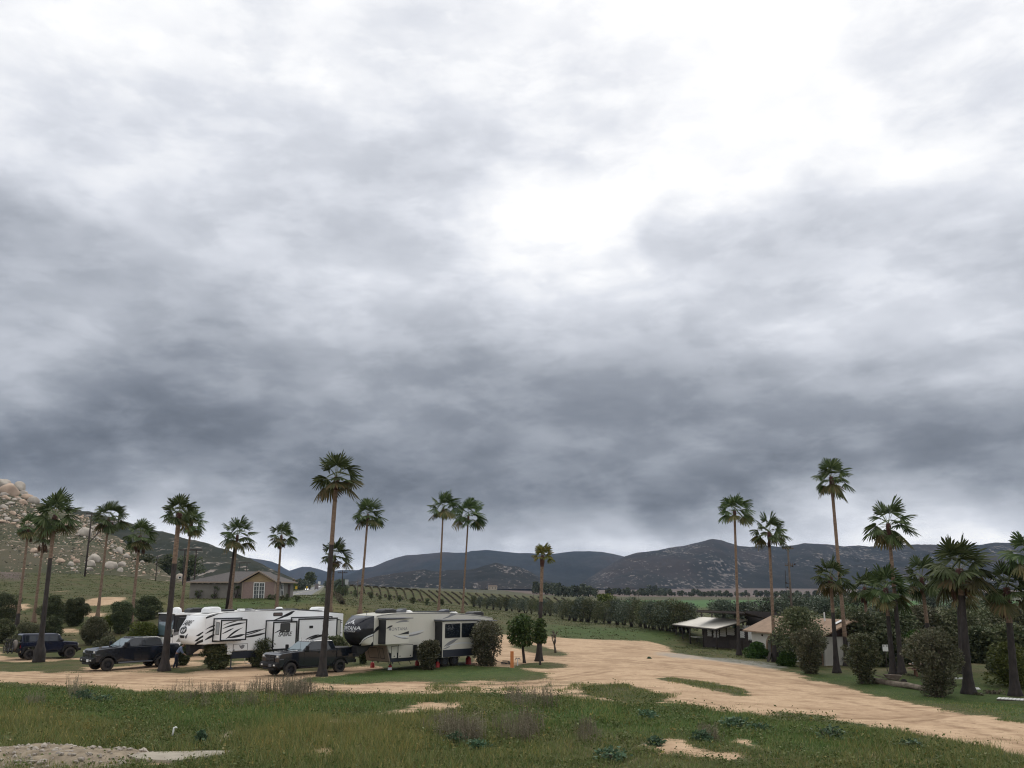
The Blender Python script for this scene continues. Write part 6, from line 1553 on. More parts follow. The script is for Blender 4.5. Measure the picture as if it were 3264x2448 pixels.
    for x0, z0, x1, z1 in ((2.28, 1.20, 3.44, 1.68),):
        d = MB(); frame2d(d, x0, z0, x1, z1, .025, -.012, -.001); c = MB().b2((x0 + .03, -.008, z0 + .03), (x1 - .03, .01, z1 - .03)).build('storage_door', M_white, root); d.build('door_seal', M_trim, c)
        MB().prism([(2.75, 1.60), (2.90, 1.55), (3.05, 1.62), (3.2, 1.56), (3.14, 1.40), (2.98, 1.32), (2.82, 1.42)], -.0105, -.0085).build('mascot_free_mark', M_grey, c).name = 'door_emblem'
        MB().lathe([(.001, -.014), (.05, -.014), (.05, -.009)], 10, 'y', (2.36, 0, 1.28)).build('latch', M_gunmetal, c)
    MB().prism(rrect(1.74, 1.02, 2.10, 1.64, .05), -.16, -.12).build('open_hatch', M_white, root, bevel=.01)
    for y in (.25, 2.2): lj = MB(); lj.tube([(2.35, y, .9), (2.35, y, .05)], .045, 8); lj.box((2.35, y, .03), (.25, .25, .05)); lj.build('landing_leg', M_gunmetal, root)
    pb = MB(); pb.prism([(-.45, 1.75), (.6, 1.75), (.4, 1.45), (-.1, 1.15), (-.45, 1.2)], 1.0, 1.45); pb.box((-.25, 1.22, 1.1), (.35, .3, .14)); pb.build('pin_box', M_trim, root, bevel=.02)
    roof_ac(root, 1.12, 1.2, 3.78, 1.05, 1.0, .42, M_white)
    roof_ac(root, 10.35, 1.2, 3.70, .95, 1.0, .38, M_white)
    MB().b2((1.95, .8, 3.85), (2.75, 1.4, 4.02)).build('roof_vent', M_trim, root, bevel=.06)
    MB().b2((3.15, .8, 3.88), (3.6, 1.2, 4.04)).build('roof_vent', M_white, root, bevel=.05)
    MB().lathe([(.5, 0), (.42, .09), (.2, .14), (.001, .15)], 20, 'z', (4.0, 1.0, 3.9)).build('roof_dome', M_gunmetal, root, smooth=True)
    MB().box((6.2, .75, 3.965), (3.2, .9, .04), 0).build('solar_panel', M_solar, root)
    MB().box((9.0, .75, 3.86), (2.2, .9, .04), 0, (0, R(3.6), 0)).build('solar_panel', M_solar, root)
    MB().lathe([(.25, 0), (.28, .12), (.18, .2), (.001, .22)], 16, 'z', (6.85, 1.3, 3.9)).build('roof_vent', M_white, root, smooth=True)
    for x in (8.1, 9.15):
        for y, s in ((.30, -1), (2.14, 1)): wheel(root, x, y, .40, .24, s, 8, M_chrome)
    return root
white_trailer()

def black_nosed_trailer():
    root = empty('travel_trailer', (-9.23, 61.34, 0), R(48), 'beige fifth wheel trailer with a black mountain logo nose', 'trailer')
    W_ = 2.44
    prof = [(0, 1.75), (1.12, 1.70), (1.45, 1.17), (11.4, 1.17), (11.62, 1.30), (11.62, 3.27), (9.8, 3.50), (7.1, 3.70), (4, 3.76), (1.75, 3.76), (.8, 3.70), (.2, 3.62), (0, 3.52)]
    MB().prism(prof, 0, W_).build('body', M_beige, root, bevel=.05)
    MB().prism([(1.456, 1.166), (1.50, .58), (5.6, .58), (5.6, .72), (11.3, .72), (11.5, 1.166)], .03, W_ - .03).build('skirt', M_skirt, root, bevel=.03)
    rf = [(.2, 3.655), (.8, 3.735), (1.75, 3.795), (4, 3.795), (7.1, 3.735), (9.8, 3.535), (11.6, 3.305)]
    MB().prism(rf + [(x, z - .05) for x, z in rf[::-1]], .05, W_ - .05).build('roof', M_beige, root)
    e = MB()
    for a, b in zip(rf[:-1], rf[1:]): e.prism([(a[0], a[1] - .07), (b[0], b[1] - .07), (b[0], b[1] - .035), (a[0], a[1] - .035)], -.015, -.002)
    e.build('roof_edge_trim', M_gunmetal, root)
    f = cap_surface([(0, .30), (.1, .75), (.28, 1.12), (.5, 1.24), (.75, 1.08), (.92, .62), (1, .12)], 1.68, 3.64, W_ / 2, 2.9)
    cap_mesh(root, f, [M_cap, M_plast], mfun=lambda a, b: 0 if b > .45 + .07 * math.sin(a * 9) + .10 * abs(a) else 1)
    cap_decal(root, f, text_shape('MONTANA', 1.0, 0, .015, 1.06), .0, .60, .27, .165, M_silver, 'lettering')
    cap_decal(root, f, text_shape('HIGH COUNTRY', 1.0, 0, .01, 1.15), .0, .495, .125, .075, M_silver, 'lettering')
    M_ = []
    for q in ([(-.42, .0), (-.30, .06), (-.25, .04), (-.14, .10), (-.10, .08), (.08, .19), (.18, .10), (.24, .10), (.46, -.02), (.30, .05), (.22, .04), (.10, .12), (.04, .04), (-.02, .11), (-.10, .02), (-.16, .06), (-.24, .0)],):
        cap_decal(root, f, poly_tri(q, 1), .0, .70, 1, 1, M_silver, 'mountain_emblem')
    cap_decal(root, f, poly_tri([(.35, .02), (.60, .10), (.995, .34), (.995, .16), (.93, .06), (.6, .03)], 2), 0, 0, 1, 1, M_beige, 'nose_swoosh')
    cap_decal(root, f, poly_tri([(.35, .05), (.62, .15), (.995, .42), (.995, .37), (.62, .115)], 2), 0, 0, 1, 1, M_silver, 'nose_swoosh', .02)
    # brown front wall of the lower body with two hatches
    def fw(y, z, o): k = (1.70 - z) / (1.70 - .6); return (1.13 + .34 * k - o, y, z)
    fb = MB(); fb.add([fw(0.0, 1.69, .02), fw(W_, 1.69, .02), fw(W_, .62, .02), fw(0, .62, .02), fw(0, 1.69, -.06), fw(W_, 1.69, -.06), fw(W_, .62, -.06), fw(0, .62, -.06)], [(0, 1, 2, 3), (4, 5, 6, 7), (0, 4, 5, 1), (1, 5, 6, 2), (2, 6, 7, 3), (3, 7, 4, 0)])
    fwall = fb.build('front_wall', M_brown, root)
    for y0, y1 in ((.98, 2.05), (.40, .86)):
        h = MB()
        for (a, b) in (((y0, .80), (y1, .84)), ((y0, 1.48), (y1, 1.52)), ((y0, .84), (y0 + .04, 1.48)), ((y1 - .04, .84), (y1, 1.48))):
            h.add([fw(a[0], a[1], .03), fw(b[0], a[1], .03), fw(b[0], b[1], .03), fw(a[0], b[1], .03)], [(0, 1, 2, 3)])
        h.build('hatch_outline', M_trim, fwall, fix=False)
    y = -.004
    for pts, w, m_ in (([(-.02, 2.50), (.15, 2.80), (.75, 3.02)], .22, M_trim), ([(6.3, 3.32), (6.9, 3.42), (7.6, 3.68)], .10, M_grey), ([(2.4, 2.36), (3.4, 2.34), (4.6, 2.60)], .13, M_silver), ([(2.4, 2.24), (3.4, 2.20), (4.5, 2.46)], .10, M_grey)):
        g = MB(); swoosh(pts, w, y, g); g.build('swoosh', m_, root)
    MB().prism([(6.7, 3.40), (7.05, 3.45), (7.9, 3.66), (7.2, 3.69)], y - .003, y - .001).build('swoosh', M_grey, root)
    sl = MB().b2((.42, -.75, 1.80), (2.48, .05, 3.40)).build('slide_out', M_beige, root, bevel=.02)
    MB().b2((.395, -.745, 1.82), (.418, -.005, 3.38)).build('slide_cheek', M_trim, sl)
    MB().prism([(.30, 3.44), (2.75, 3.44), (2.75, 3.50), (.30, 3.52)], -.86, -.002).build('awning_topper', M_gunmetal, sl, bevel=.02)
    side_text(sl, 'MONTANA', 1.47, 2.77, .30, M_grey, -.756, 0, .004, 1.15)
    g = MB()
    swoosh([(1.2, 3.16), (1.8, 3.34), (2.45, 3.26)], .12, -.756, g, 0); swoosh([(1.0, 2.42), (1.6, 2.18), (2.45, 2.12)], .09, -.756, g, 0); swoosh([(1.25, 2.36), (1.8, 2.22), (2.45, 2.26)], .12, -.757, g, 1); g.prism([(1.45, 2.40), (2.44, 2.62), (2.44, 2.42)], -.758, -.757, 2)
    swoosh([(.44, 2.82), (.7, 2.95), (1.0, 3.0)], .12, -.756, g, 2)
    g.build('slide_graphics', [M_grey, M_silver, M_trim], sl)
    s2 = MB().b2((5.6, -.75, .70), (9.18, .05, 3.16)).build('slide_out', M_beige, root, bevel=.02)
    MB().b2((5.575, -.745, .72), (5.598, -.005, 3.14)).build('slide_cheek', M_trim, s2)
    MB().b2((5.66, -.758, .72), (9.17, -.751, 1.22)).build('slide_skirt', M_skirt, s2)
    MB().prism([(5.45, 3.20), (9.35, 3.17), (9.35, 3.24), (5.45, 3.29)], -.90, -.002).build('awning_topper', M_gunmetal, s2, bevel=.02)
    pane(s2, 5.85, 2.01, 7.37, 3.0, -.752, r=.07); pane(s2, 7.50, 2.01, 9.01, 3.0, -.752, r=.07)
    g = MB(); swoosh([(5.7, 1.36), (6.9, 1.72), (8.2, 1.70), (9.1, 1.42)], .10, -.756, g, 1); swoosh([(5.75, 1.42), (6.2, 1.72), (7.2, 1.93)], .16, -.757, g, 0); swoosh([(5.95, 1.42), (6.4, 1.62), (7.0, 1.84)], .10, -.757, g, 0); swoosh([(5.65, 1.28), (6.0, 1.32), (6.4, 1.46)], .08, -.757, g, 0)
    g.build('slide_graphics', [M_grey, M_silver], s2)
    s3 = MB().b2((9.30, -.42, 1.0), (11.3, .05, 3.02)).build('slide_out', M_beige, root, bevel=.02)
    pane(s3, 9.9, 2.3, 10.8, 2.85, -.422, mat('pale_pane', (.45, .45, .41), .2), r=.07)
    MB().prism([(9.2, 3.10), (11.5, 3.06), (11.5, 3.12), (9.2, 3.16)], -.62, -.002).build('awning_topper', M_gunmetal, s3, bevel=.02)
    for x0, x1, z0, z1 in ((1.60, 2.07, .84, 1.60), (2.20, 3.50, .82, 1.65), (3.58, 3.9, 1.0, 1.6), (4.3, 5.2, .9, 1.6)):
        c = MB().prism(rrect(x0, z0, x1, z1, .05), -.012, .02).build('storage_door', M_beige if x0 < 3 else M_trim, root); d = MB(); frame2d(d, x0 - .03, z0 - .03, x1 + .03, z1 + .03, .03, -.010, .008); d.build('door_seal', M_trim, c)
        for xl in ((x0 + .15, x1 - .2) if x1 - x0 > 1 else ((x0 + x1) / 2,)): MB().lathe([(.001, -.018), (.045, -.018), (.045, -.013)], 10, 'y', (xl, 0, z0 + .12)).build('latch', M_trim, c)
    pb = MB(); pb.prism([(-.65, 1.70), (.6, 1.72), (.35, 1.4), (-.2, 1.12), (-.6, 1.2)], .95, 1.5); pb.box((-.45, 1.22, 1.10), (.35, .35, .2)); pb.build('pin_box', M_trim, root, bevel=.03)
    for x, y in ((2.0, .35), (2.2, 2.1)):
        lj = MB(); lj.tube([(x, y, .7), (x, y, .42)], .05, 8); lj.build('landing_leg', M_gunmetal, root)
    for x in (1.7, 2.6, 3.6): MB().tube([(x, .5, .62), (x + .25, .5, .30)], .02, 5).build('stay', M_gunmetal, root)
    roof_ac(root, 1.92, 1.1, 3.78, 1.3, .9, .30, M_trim)
    roof_ac(root, 10.7, 1.1, 3.42, 1.3, .9, .34, M_trim)
    for x, z in ((3.2, 3.79), (7.4, 3.70)): MB().prism([(x - .35, z), (x - .3, z + .12), (x + .1, z + .27), (x + .38, z + .27), (x + .38, z)], .8, 1.4).build('roof_vent', M_gunmetal, root, bevel=.04)
    for x, z in ((3.8, 3.78), (8.3, 3.62)): MB().lathe([(.32, 0), (.28, .1), (.12, .17), (.001, .18)], 16, 'z', (x, .9, z)).build('roof_dome', M_roofw, root, smooth=True)
    MB().box((6.0, .8, 3.835), (3.7, 1.0, .04), 0, (0, R(.9), 0)).build('solar_panel', M_solar, root)
    an = MB(); an.tube([(.3, 1.2, 3.65), (.3, 1.2, 3.92)], .015, 6); an.box((.3, 1.2, 3.93), (.35, .1, .05)); an.build('aerial', M_trim, root)
    ax_ = MB(); ax_.tube([(6.66, .2, .45), (6.66, 2.2, .45)], .05, 8); ax_.tube([(7.62, .2, .45), (7.62, 2.2, .45)], .05, 8); ax_.tube([(6.3, .45, .62), (8.6, .45, .62)], .05, 6)
    for x in (7.9, 8.3): ax_.tube([(x, .45, .9), (x + .2, .45, .5)], .03, 5)
    ax_.build('axle', M_trim, root)
    for x in (6.66, 7.62):
        for y, s in ((.15, -1), (2.2, 1)): wheel(root, x, y, .42, .24, s, 8, M_gunmetal)
    ml = MB(); ml.tube([(11.66, 1.9, 1.0), (11.66, 1.9, 3.3)], .02, 6); ml.tube([(11.66, 2.2, 1.0), (11.66, 2.2, 3.3)], .02, 6)
    for k in range(7): ml.tube([(11.66, 1.9, 1.2 + .3 * k), (11.66, 2.2, 1.2 + .3 * k)], .015, 5)
    ml.build('ladder', M_chrome, root)
    return root
MT = black_nosed_trailer()
# jack stands under the beige trailer
def jack_stand(x, y, label, s=1.0, white=False):
    a = R(48); p = Vector((-9.23 + x * math.cos(a) - y * math.sin(a), 61.34 + x * math.sin(a) + y * math.cos(a), 0)); p.z = h1(p.x, p.y)
    root = empty('jack_stand', p, 0, label, 'jack stand', 'red jack stands'); root.scale = (s, s, s)
    MB().lathe([(.17, 0), (.15, .05), (.14, .28), (.06, .40), (.001, .41)], 14).build('base', M_redpaint, root, smooth=True)
    MB().tube([(0, 0, .38), (0, 0, .68)], .035, 8).build('post', M_gunmetal, root)
    if white: MB().box((.0, -.16, .10), (.30, .06, .18)).build('chock', M_plate, root)
for a in [(2.45, 3.0, 'red jack stand farthest left under the trailer front'), (2.2, .8, 'red jack stand with a white block under the near front corner', .9, True), (5.85, 2.1, 'red jack stand behind the middle of the trailer belly'), (5.95, .05, 'red jack stand left of the trailer wheels'), (9.5, .5, 'tallest red jack stand right of the trailer wheels', 1.45)]: jack_stand(*a)

def motorhome():
    root = empty('motorhome', (-27.83, 74.7, min(0.0, h1(-26, 78))), R(50), 'dark fronted motorhome behind the white trailer', 'motorhome')
    W_ = 2.5; L = 8.6
    MB().b2((.35, 0, .55), (L, W_, 3.42)).build('body', M_trim, root, bevel=.06)
    f = cap_surface([(0, .10), (.3, .16), (.55, .12), (.8, -.05), (1, -.30)], .55, 3.42, W_ / 2, 4.0)
    o = cap_mesh(root, lambda a, b, off=0: f(a, b, off) + Vector((.30, 0, 0)), [M_cap, M_wind, M_trim, M_white], mfun=lambda a, b: 1 if .42 < b < .78 and abs(a) < .9 else (0 if b >= .78 else (2 if b > .36 else 3)))
    MB().b2((.2, .03, 3.42), (L, W_ - .03, 3.50)).build('roof', M_roofw, root, bevel=.03)
    MB().b2((.3, -.12, 3.34), (L, -.002, 3.44)).build('awning_case', M_white, root, bevel=.03)
    g = MB()
    g.prism([(.32, 1.05), (.32, 1.95), (1.2, 2.12), (5, 2.12), (5, .9), (.8, .9)], -.006, -.002, 0); g.prism([(.6, 1.25), (1.0, 1.72), (2.2, 2.0), (2.6, 1.5), (1.6, 1.15)], -.008, -.0065, 1); g.prism([(.34, 1.70), (.34, 1.95), (1.2, 2.12), (2.4, 2.12)], -.0085, -.0068, 2)
    g.build('side_graphics', [M_white, mat('decal_sand', (.20, .20, .18), .5), M_grey], root)
    pane(root, .55, 2.15, 1.15, 3.05, -.002, r=.06); pane(root, 1.6, 2.2, 2.6, 3.0, -.002, r=.06)
    MB().prism([(.75, 3.12), (1.5, 3.14), (1.5, 3.17), (.75, 3.15)], -.01, -.003).build('side_stripe', M_grey, root)
    mr = MB(); mr.box((.05, -.30, 2.05), (.14, .24, .42)); mr.tube([(.3, 0, 2.1), (.1, -.25, 2.2)], .03, 6); mr.build('wing_mirror', M_chrome, root, bevel=.04)
    MB().lathe([(.40, 0), (.42, .15), (.36, .34), (.2, .46), (.001, .48)], 20, 'z', (.85, .7, 3.5)).build('satellite_dome', M_white, root, smooth=True)
    roof_ac(root, 2.7, 1.0, 3.5, 1.5, 1.0, .40, M_trim)
    for x in (1.6, 7.6):
        for y, s in ((.15, -1), (W_ - .15, 1)): wheel(root, x, y, .48, .28, s, 8, M_chrome)
    return root
motorhome()
pb_ = Vector((-20.81 + 12.9 * math.cos(R(50)), 62.2 + 12.9 * math.sin(R(50)), 0)) ; pb_.z = h1(pb_.x, pb_.y)
bicycle(atz(1097, 2100, 0) + Vector((0, 0, .35)), R(60), 'bicycle hung up behind the white trailer, only a wheel showing', 0.0)

# ---- distant highway traffic
def box_truck(p, yaw, label):
    root = empty('lorry', p, yaw, label, 'lorry')
    MB().b2((-6, -1.25, 1.1), (2.0, 1.25, 3.9)).build('cargo_box', mat('lorry_box', (.16, .14, .14), .6), root, bevel=.05)
    MB().prism([(2.2, .8), (2.2, 3.0), (3.2, 3.0), (3.9, 2.0), (4.2, 1.9), (4.2, .8)], -1.15, 1.15).build('cab', M_plast, root, bevel=.08)
    MB().b2((-6, -1.0, .7), (4, 1.0, 1.1)).build('chassis', M_plast, root)
    for x in (-5, -3.8, 3.0):
        for s in (1, -1): wheel(root, x, s * 1.0, .5, .35, s, 6)
    for s in (1, -1): MB().box((-6.03, s * 1.0, 1.0), (.06, .3, .15)).build('tail_light', M_red, root)
def car(p, yaw, m, label, lights=False):
    root = empty('car', p, yaw, label, 'car', 'cars on the highway')
    MB().prism([(-2.2, .35), (-2.2, .95), (-1.6, 1.0), (-1.0, 1.48), (.6, 1.48), (1.2, 1.0), (2.1, .85), (2.2, .35)], -.9, .9).build('body', m, root, bevel=.08)
    MB().prism([(-1.35, 1.02), (-.95, 1.40), (.55, 1.40), (1.0, 1.02)], -.915, .915).build('window', M_glass, root)
    for x in (-1.35, 1.35):
        for s in (1, -1): wheel(root, x, s * .8, .33, .2, s, 5, M_gunmetal)
    if lights:
        mm = bpy.data.materials.new('lit_headlamp'); mm.use_nodes = True; b = mm.node_tree.nodes['Principled BSDF']; b.inputs['Emission Color'].default_value = (1, .96, .88, 1); b.inputs['Emission Strength'].default_value = 6
        for s in (1, -1): MB().box((2.2, s * .62, .68), (.06, .34, .2)).build('headlight', mm, root)
    else:
        for s in (1, -1): MB().box((2.2, s * .62, .68), (.06, .34, .2)).build('headlight', M_lamp, root)

# ================================================================== buildings
M_stucco = mat('grey_stucco', (0.19, 0.175, 0.155), 0.95, col2=(0.15, 0.138, 0.122), scale=1.2, detail=6, bump=.3)
M_wood = mat('pale_timber', (0.34, 0.25, 0.14), 0.8, col2=(0.24, 0.165, 0.09), scale=2, stretch=(.6, 1, 5))
M_fascia = mat('fascia_board', (0.27, 0.21, 0.165), 0.8)
M_shingle = mat('roof_shingle', (0.095, 0.085, 0.082), 0.95, col2=(0.066, 0.06, 0.058), scale=5, bump=.4)
M_frame = mat('window_frame_white', (0.70, 0.70, 0.67), 0.5)
M_wwall = mat('whitewash', (0.58, 0.56, 0.51), 0.9, col2=(0.50, 0.48, 0.43), scale=1.0, detail=6, bump=.3)
M_tan = mat('roof_felt_tan', (0.30, 0.205, 0.14), 0.95, col2=(0.225, 0.155, 0.105), scale=1.6, detail=6)
M_brownw = mat('brown_boards', (0.062, 0.034, 0.026), 0.85, col2=(0.04, 0.024, 0.02), scale=3, stretch=(4, 1, 1))
M_archb = mat('arch_plaster', (0.24, 0.165, 0.11), 0.9)
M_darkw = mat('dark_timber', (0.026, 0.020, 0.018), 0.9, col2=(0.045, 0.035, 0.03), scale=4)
M_metalroof = mat('pale_metal_roof', (0.60, 0.57, 0.50), 0.6, col2=(0.52, 0.49, 0.43), scale=.7)
M_latt = mat('lattice_white', (0.60, 0.60, 0.58), 0.7)
M_pole = mat('utility_pole_wood', (0.042, 0.030, 0.026), 0.9, col2=(0.028, 0.02, 0.018), scale=4)
M_polew = mat('weathered_pole', (0.12, 0.095, 0.075), 0.9, col2=(0.08, 0.062, 0.05), scale=4)
def brick_mat():
    m = bpy.data.materials.new('pink_brick'); m.use_nodes = True; nt = m.node_tree; N = Nodes(nt); bs = nt.nodes['Principled BSDF']
    tcx = N.n('ShaderNodeTexCoord').outputs['Object']
    mp = N.n('ShaderNodeMapping', ins={'Vector': tcx, 'Rotation': (R(90), 0, 0)}).outputs[0]
    b = N.n('ShaderNodeTexBrick', ins={'Vector': mp, 'Scale': 3.0, 'Color1': (0.20, 0.135, 0.118, 1), 'Color2': (0.245, 0.17, 0.145, 1), 'Mortar': (0.28, 0.22, 0.20, 1), 'Mortar Size': .03})
    N.link(b.outputs[0], bs.inputs['Base Color']); bs.inputs['Roughness'].default_value = .95
    return m
M_brick = brick_mat()

def house():
    o = P(602.6, 1907, 127); o.z = h1(o.x, o.y) - .05
    zz = [h1(o.x + dx, o.y) for dx in (0, 5, 10, 14)]; o.z = min(zz)
    root = empty('house', o, 0, 'grey stucco house with a brick gable and shingle roof on the green bank', 'house')
    MB().b2((0, 0, -.6), (12.3, 9, 2.35)).build('wall', M_stucco, root)
    MB().b2((7.85, -1.5, -.6), (12.2, -.002, 2.34)).build('brick_front', M_brick, root)
    for x in (7.72, 12.2): MB().b2((x, -1.56, -.6), (x + .14, -1.38, 2.33)).build('corner_post', M_fascia, root)
    r = MB(); e0, e1 = -.45, 9.45
    A, B_, Cc, D = (-.45, e0, 2.36), (12.8, e0, 2.36), (12.8, e1, 2.36), (-.45, e1, 2.36); R1, R2 = (4.4, 4.5, 3.86), (9.2, 4.5, 3.86)
    r.add([A, B_, Cc, D, R1, R2] + [(p[0], p[1], p[2] - .12) for p in (A, B_, Cc, D)], [(0, 1, 5, 4), (1, 2, 5), (2, 3, 4, 5), (3, 0, 4), (0, 6, 7, 1), (1, 7, 8, 2), (2, 8, 9, 3), (3, 9, 6, 0), (6, 9, 8, 7)])
    gx = 10.03
    r.add([(7.45, -1.9, 2.33), (gx, -1.9, 3.78), (12.6, -1.9, 2.33), (7.45, 2.5, 2.33), (gx, 4.0, 3.78), (12.6, 2.5, 2.33), (7.45, -1.9, 2.22), (gx, -1.9, 3.67), (12.6, -1.9, 2.22), (7.45, 2.5, 2.22), (12.6, 2.5, 2.22)], [(0, 1, 4, 3), (1, 2, 5, 4), (0, 3, 9, 6), (2, 8, 10, 5)])
    rf = r.build('roof', M_shingle, root)
    MB().prism([(7.9, 2.342), (12.15, 2.342), (gx, 3.55)], -1.52, -1.46).build('gable_boards', M_wood, root)
    f = MB()
    for a, b in (((7.4, 2.18), (gx, 3.66)), ((gx, 3.66), (12.65, 2.18))): f.prism([(a[0], a[1]), (b[0], b[1]), (b[0], b[1] + .20), (a[0], a[1] + .20)], -1.97, -1.905)
    f.b2((-.48, -.52, 2.20), (7.4, -.46, 2.37)); f.b2((12.805, -.45, 2.20), (12.86, 9.45, 2.37)); f.build('fascia', M_fascia, rf)
    t = MB()
    for k in range(9): t.b2((.2 + .82 * k, -.44, 2.10), (.28 + .82 * k, -.002, 2.22))
    t.build('rafter_tails', M_fascia, rf); 
    w = MB(); frame2d(w, 9.33, .02, 10.88, 2.24, .09, -1.58, -1.502); w.b2((10.06, -1.58, .11), (10.15, -1.502, 2.15))
    for z in (.65, 1.18, 1.70): w.b2((9.42, -1.565, z), (10.79, -1.53, z + .03))
    for x in (9.74, 10.47): w.b2((x, -1.566, .11), (x + .03, -1.531, 2.15))
    g = MB().b2((9.42, -1.53, .1), (10.79, -1.505, 2.16)).build('glass_door', mat('dark_teal_glass', (.02, .03, .03), .06), root); w.build('door_frame', M_frame, g)
    p_ = MB().b2((12.302, 1.4, .4), (12.33, 3.0, 2.1)).build('window', M_glass, root); w = MB()
    for y in (1.4, 2.17, 2.93): w.b2((12.331, y, .4), (12.36, y + .08, 2.1))
    for z in (.4, 1.2, 2.02): w.b2((12.3305, 1.48, z), (12.355, 2.93, z + .07))
    w.build('frame', M_frame, p_)
    MB().b2((12.302, 5.6, 0), (12.33, 7.0, 2.05)).build('door', M_brownw, root)
    return o
HO = house()
def branch_shape(x, label, seed, h=1.6, w=1.2):  # dark branch shapes before the stucco, built as stems and leaves
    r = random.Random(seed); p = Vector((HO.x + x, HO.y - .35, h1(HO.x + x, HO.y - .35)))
    root = empty('dark_branches', p, 0, label, 'plant', 'dark branches against the stucco wall'); mb = MB()
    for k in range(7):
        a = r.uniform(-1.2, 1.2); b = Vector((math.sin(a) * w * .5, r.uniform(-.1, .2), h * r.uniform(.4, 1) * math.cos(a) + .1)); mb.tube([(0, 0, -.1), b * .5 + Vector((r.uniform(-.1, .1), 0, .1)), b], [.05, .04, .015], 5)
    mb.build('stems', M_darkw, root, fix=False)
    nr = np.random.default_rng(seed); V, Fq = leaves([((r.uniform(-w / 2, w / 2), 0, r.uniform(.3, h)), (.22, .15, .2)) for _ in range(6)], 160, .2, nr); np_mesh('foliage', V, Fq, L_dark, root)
for x, lab, sd in ((1.4, 'dark forked branches nearest the left end of the stucco wall', 1), (3.6, 'dark twisted branches at the middle of the stucco wall', 2), (6.6, 'dark branches on the stucco wall beside the brick gable', 3)): branch_shape(x, lab, sd)
for u, v, w, h, m, lab in [(860, 1906, .9, .7, L_dark, 'small dark bush right of the glass door'), (878, 1906, 1.0, .75, L_brown, 'reddish small bush under the brick wall corner'), (900, 1905, .9, .7, L_brown, 'small bush by the far right window of the house'), (950, 1905, .9, .8, L_dark, 'lone small bush on the bank right of the house'), (1030, 1903, 1.6, 1.0, L_dark, 'low bush on the bank beside the charred palm'), (915, 1905, .8, .9, L_dark, 'small bush before the brown side door')]:
    SEED[0] += 1; r = random.Random(SEED[0]); p = P(u, v, 124); p.z = h1(p.x, p.y); root = empty('shrub', p, 0, lab, 'shrub', 'small bushes by the house'); shrub_mesh(root, r, h, w, 'dome', 260, .16, m, 0)

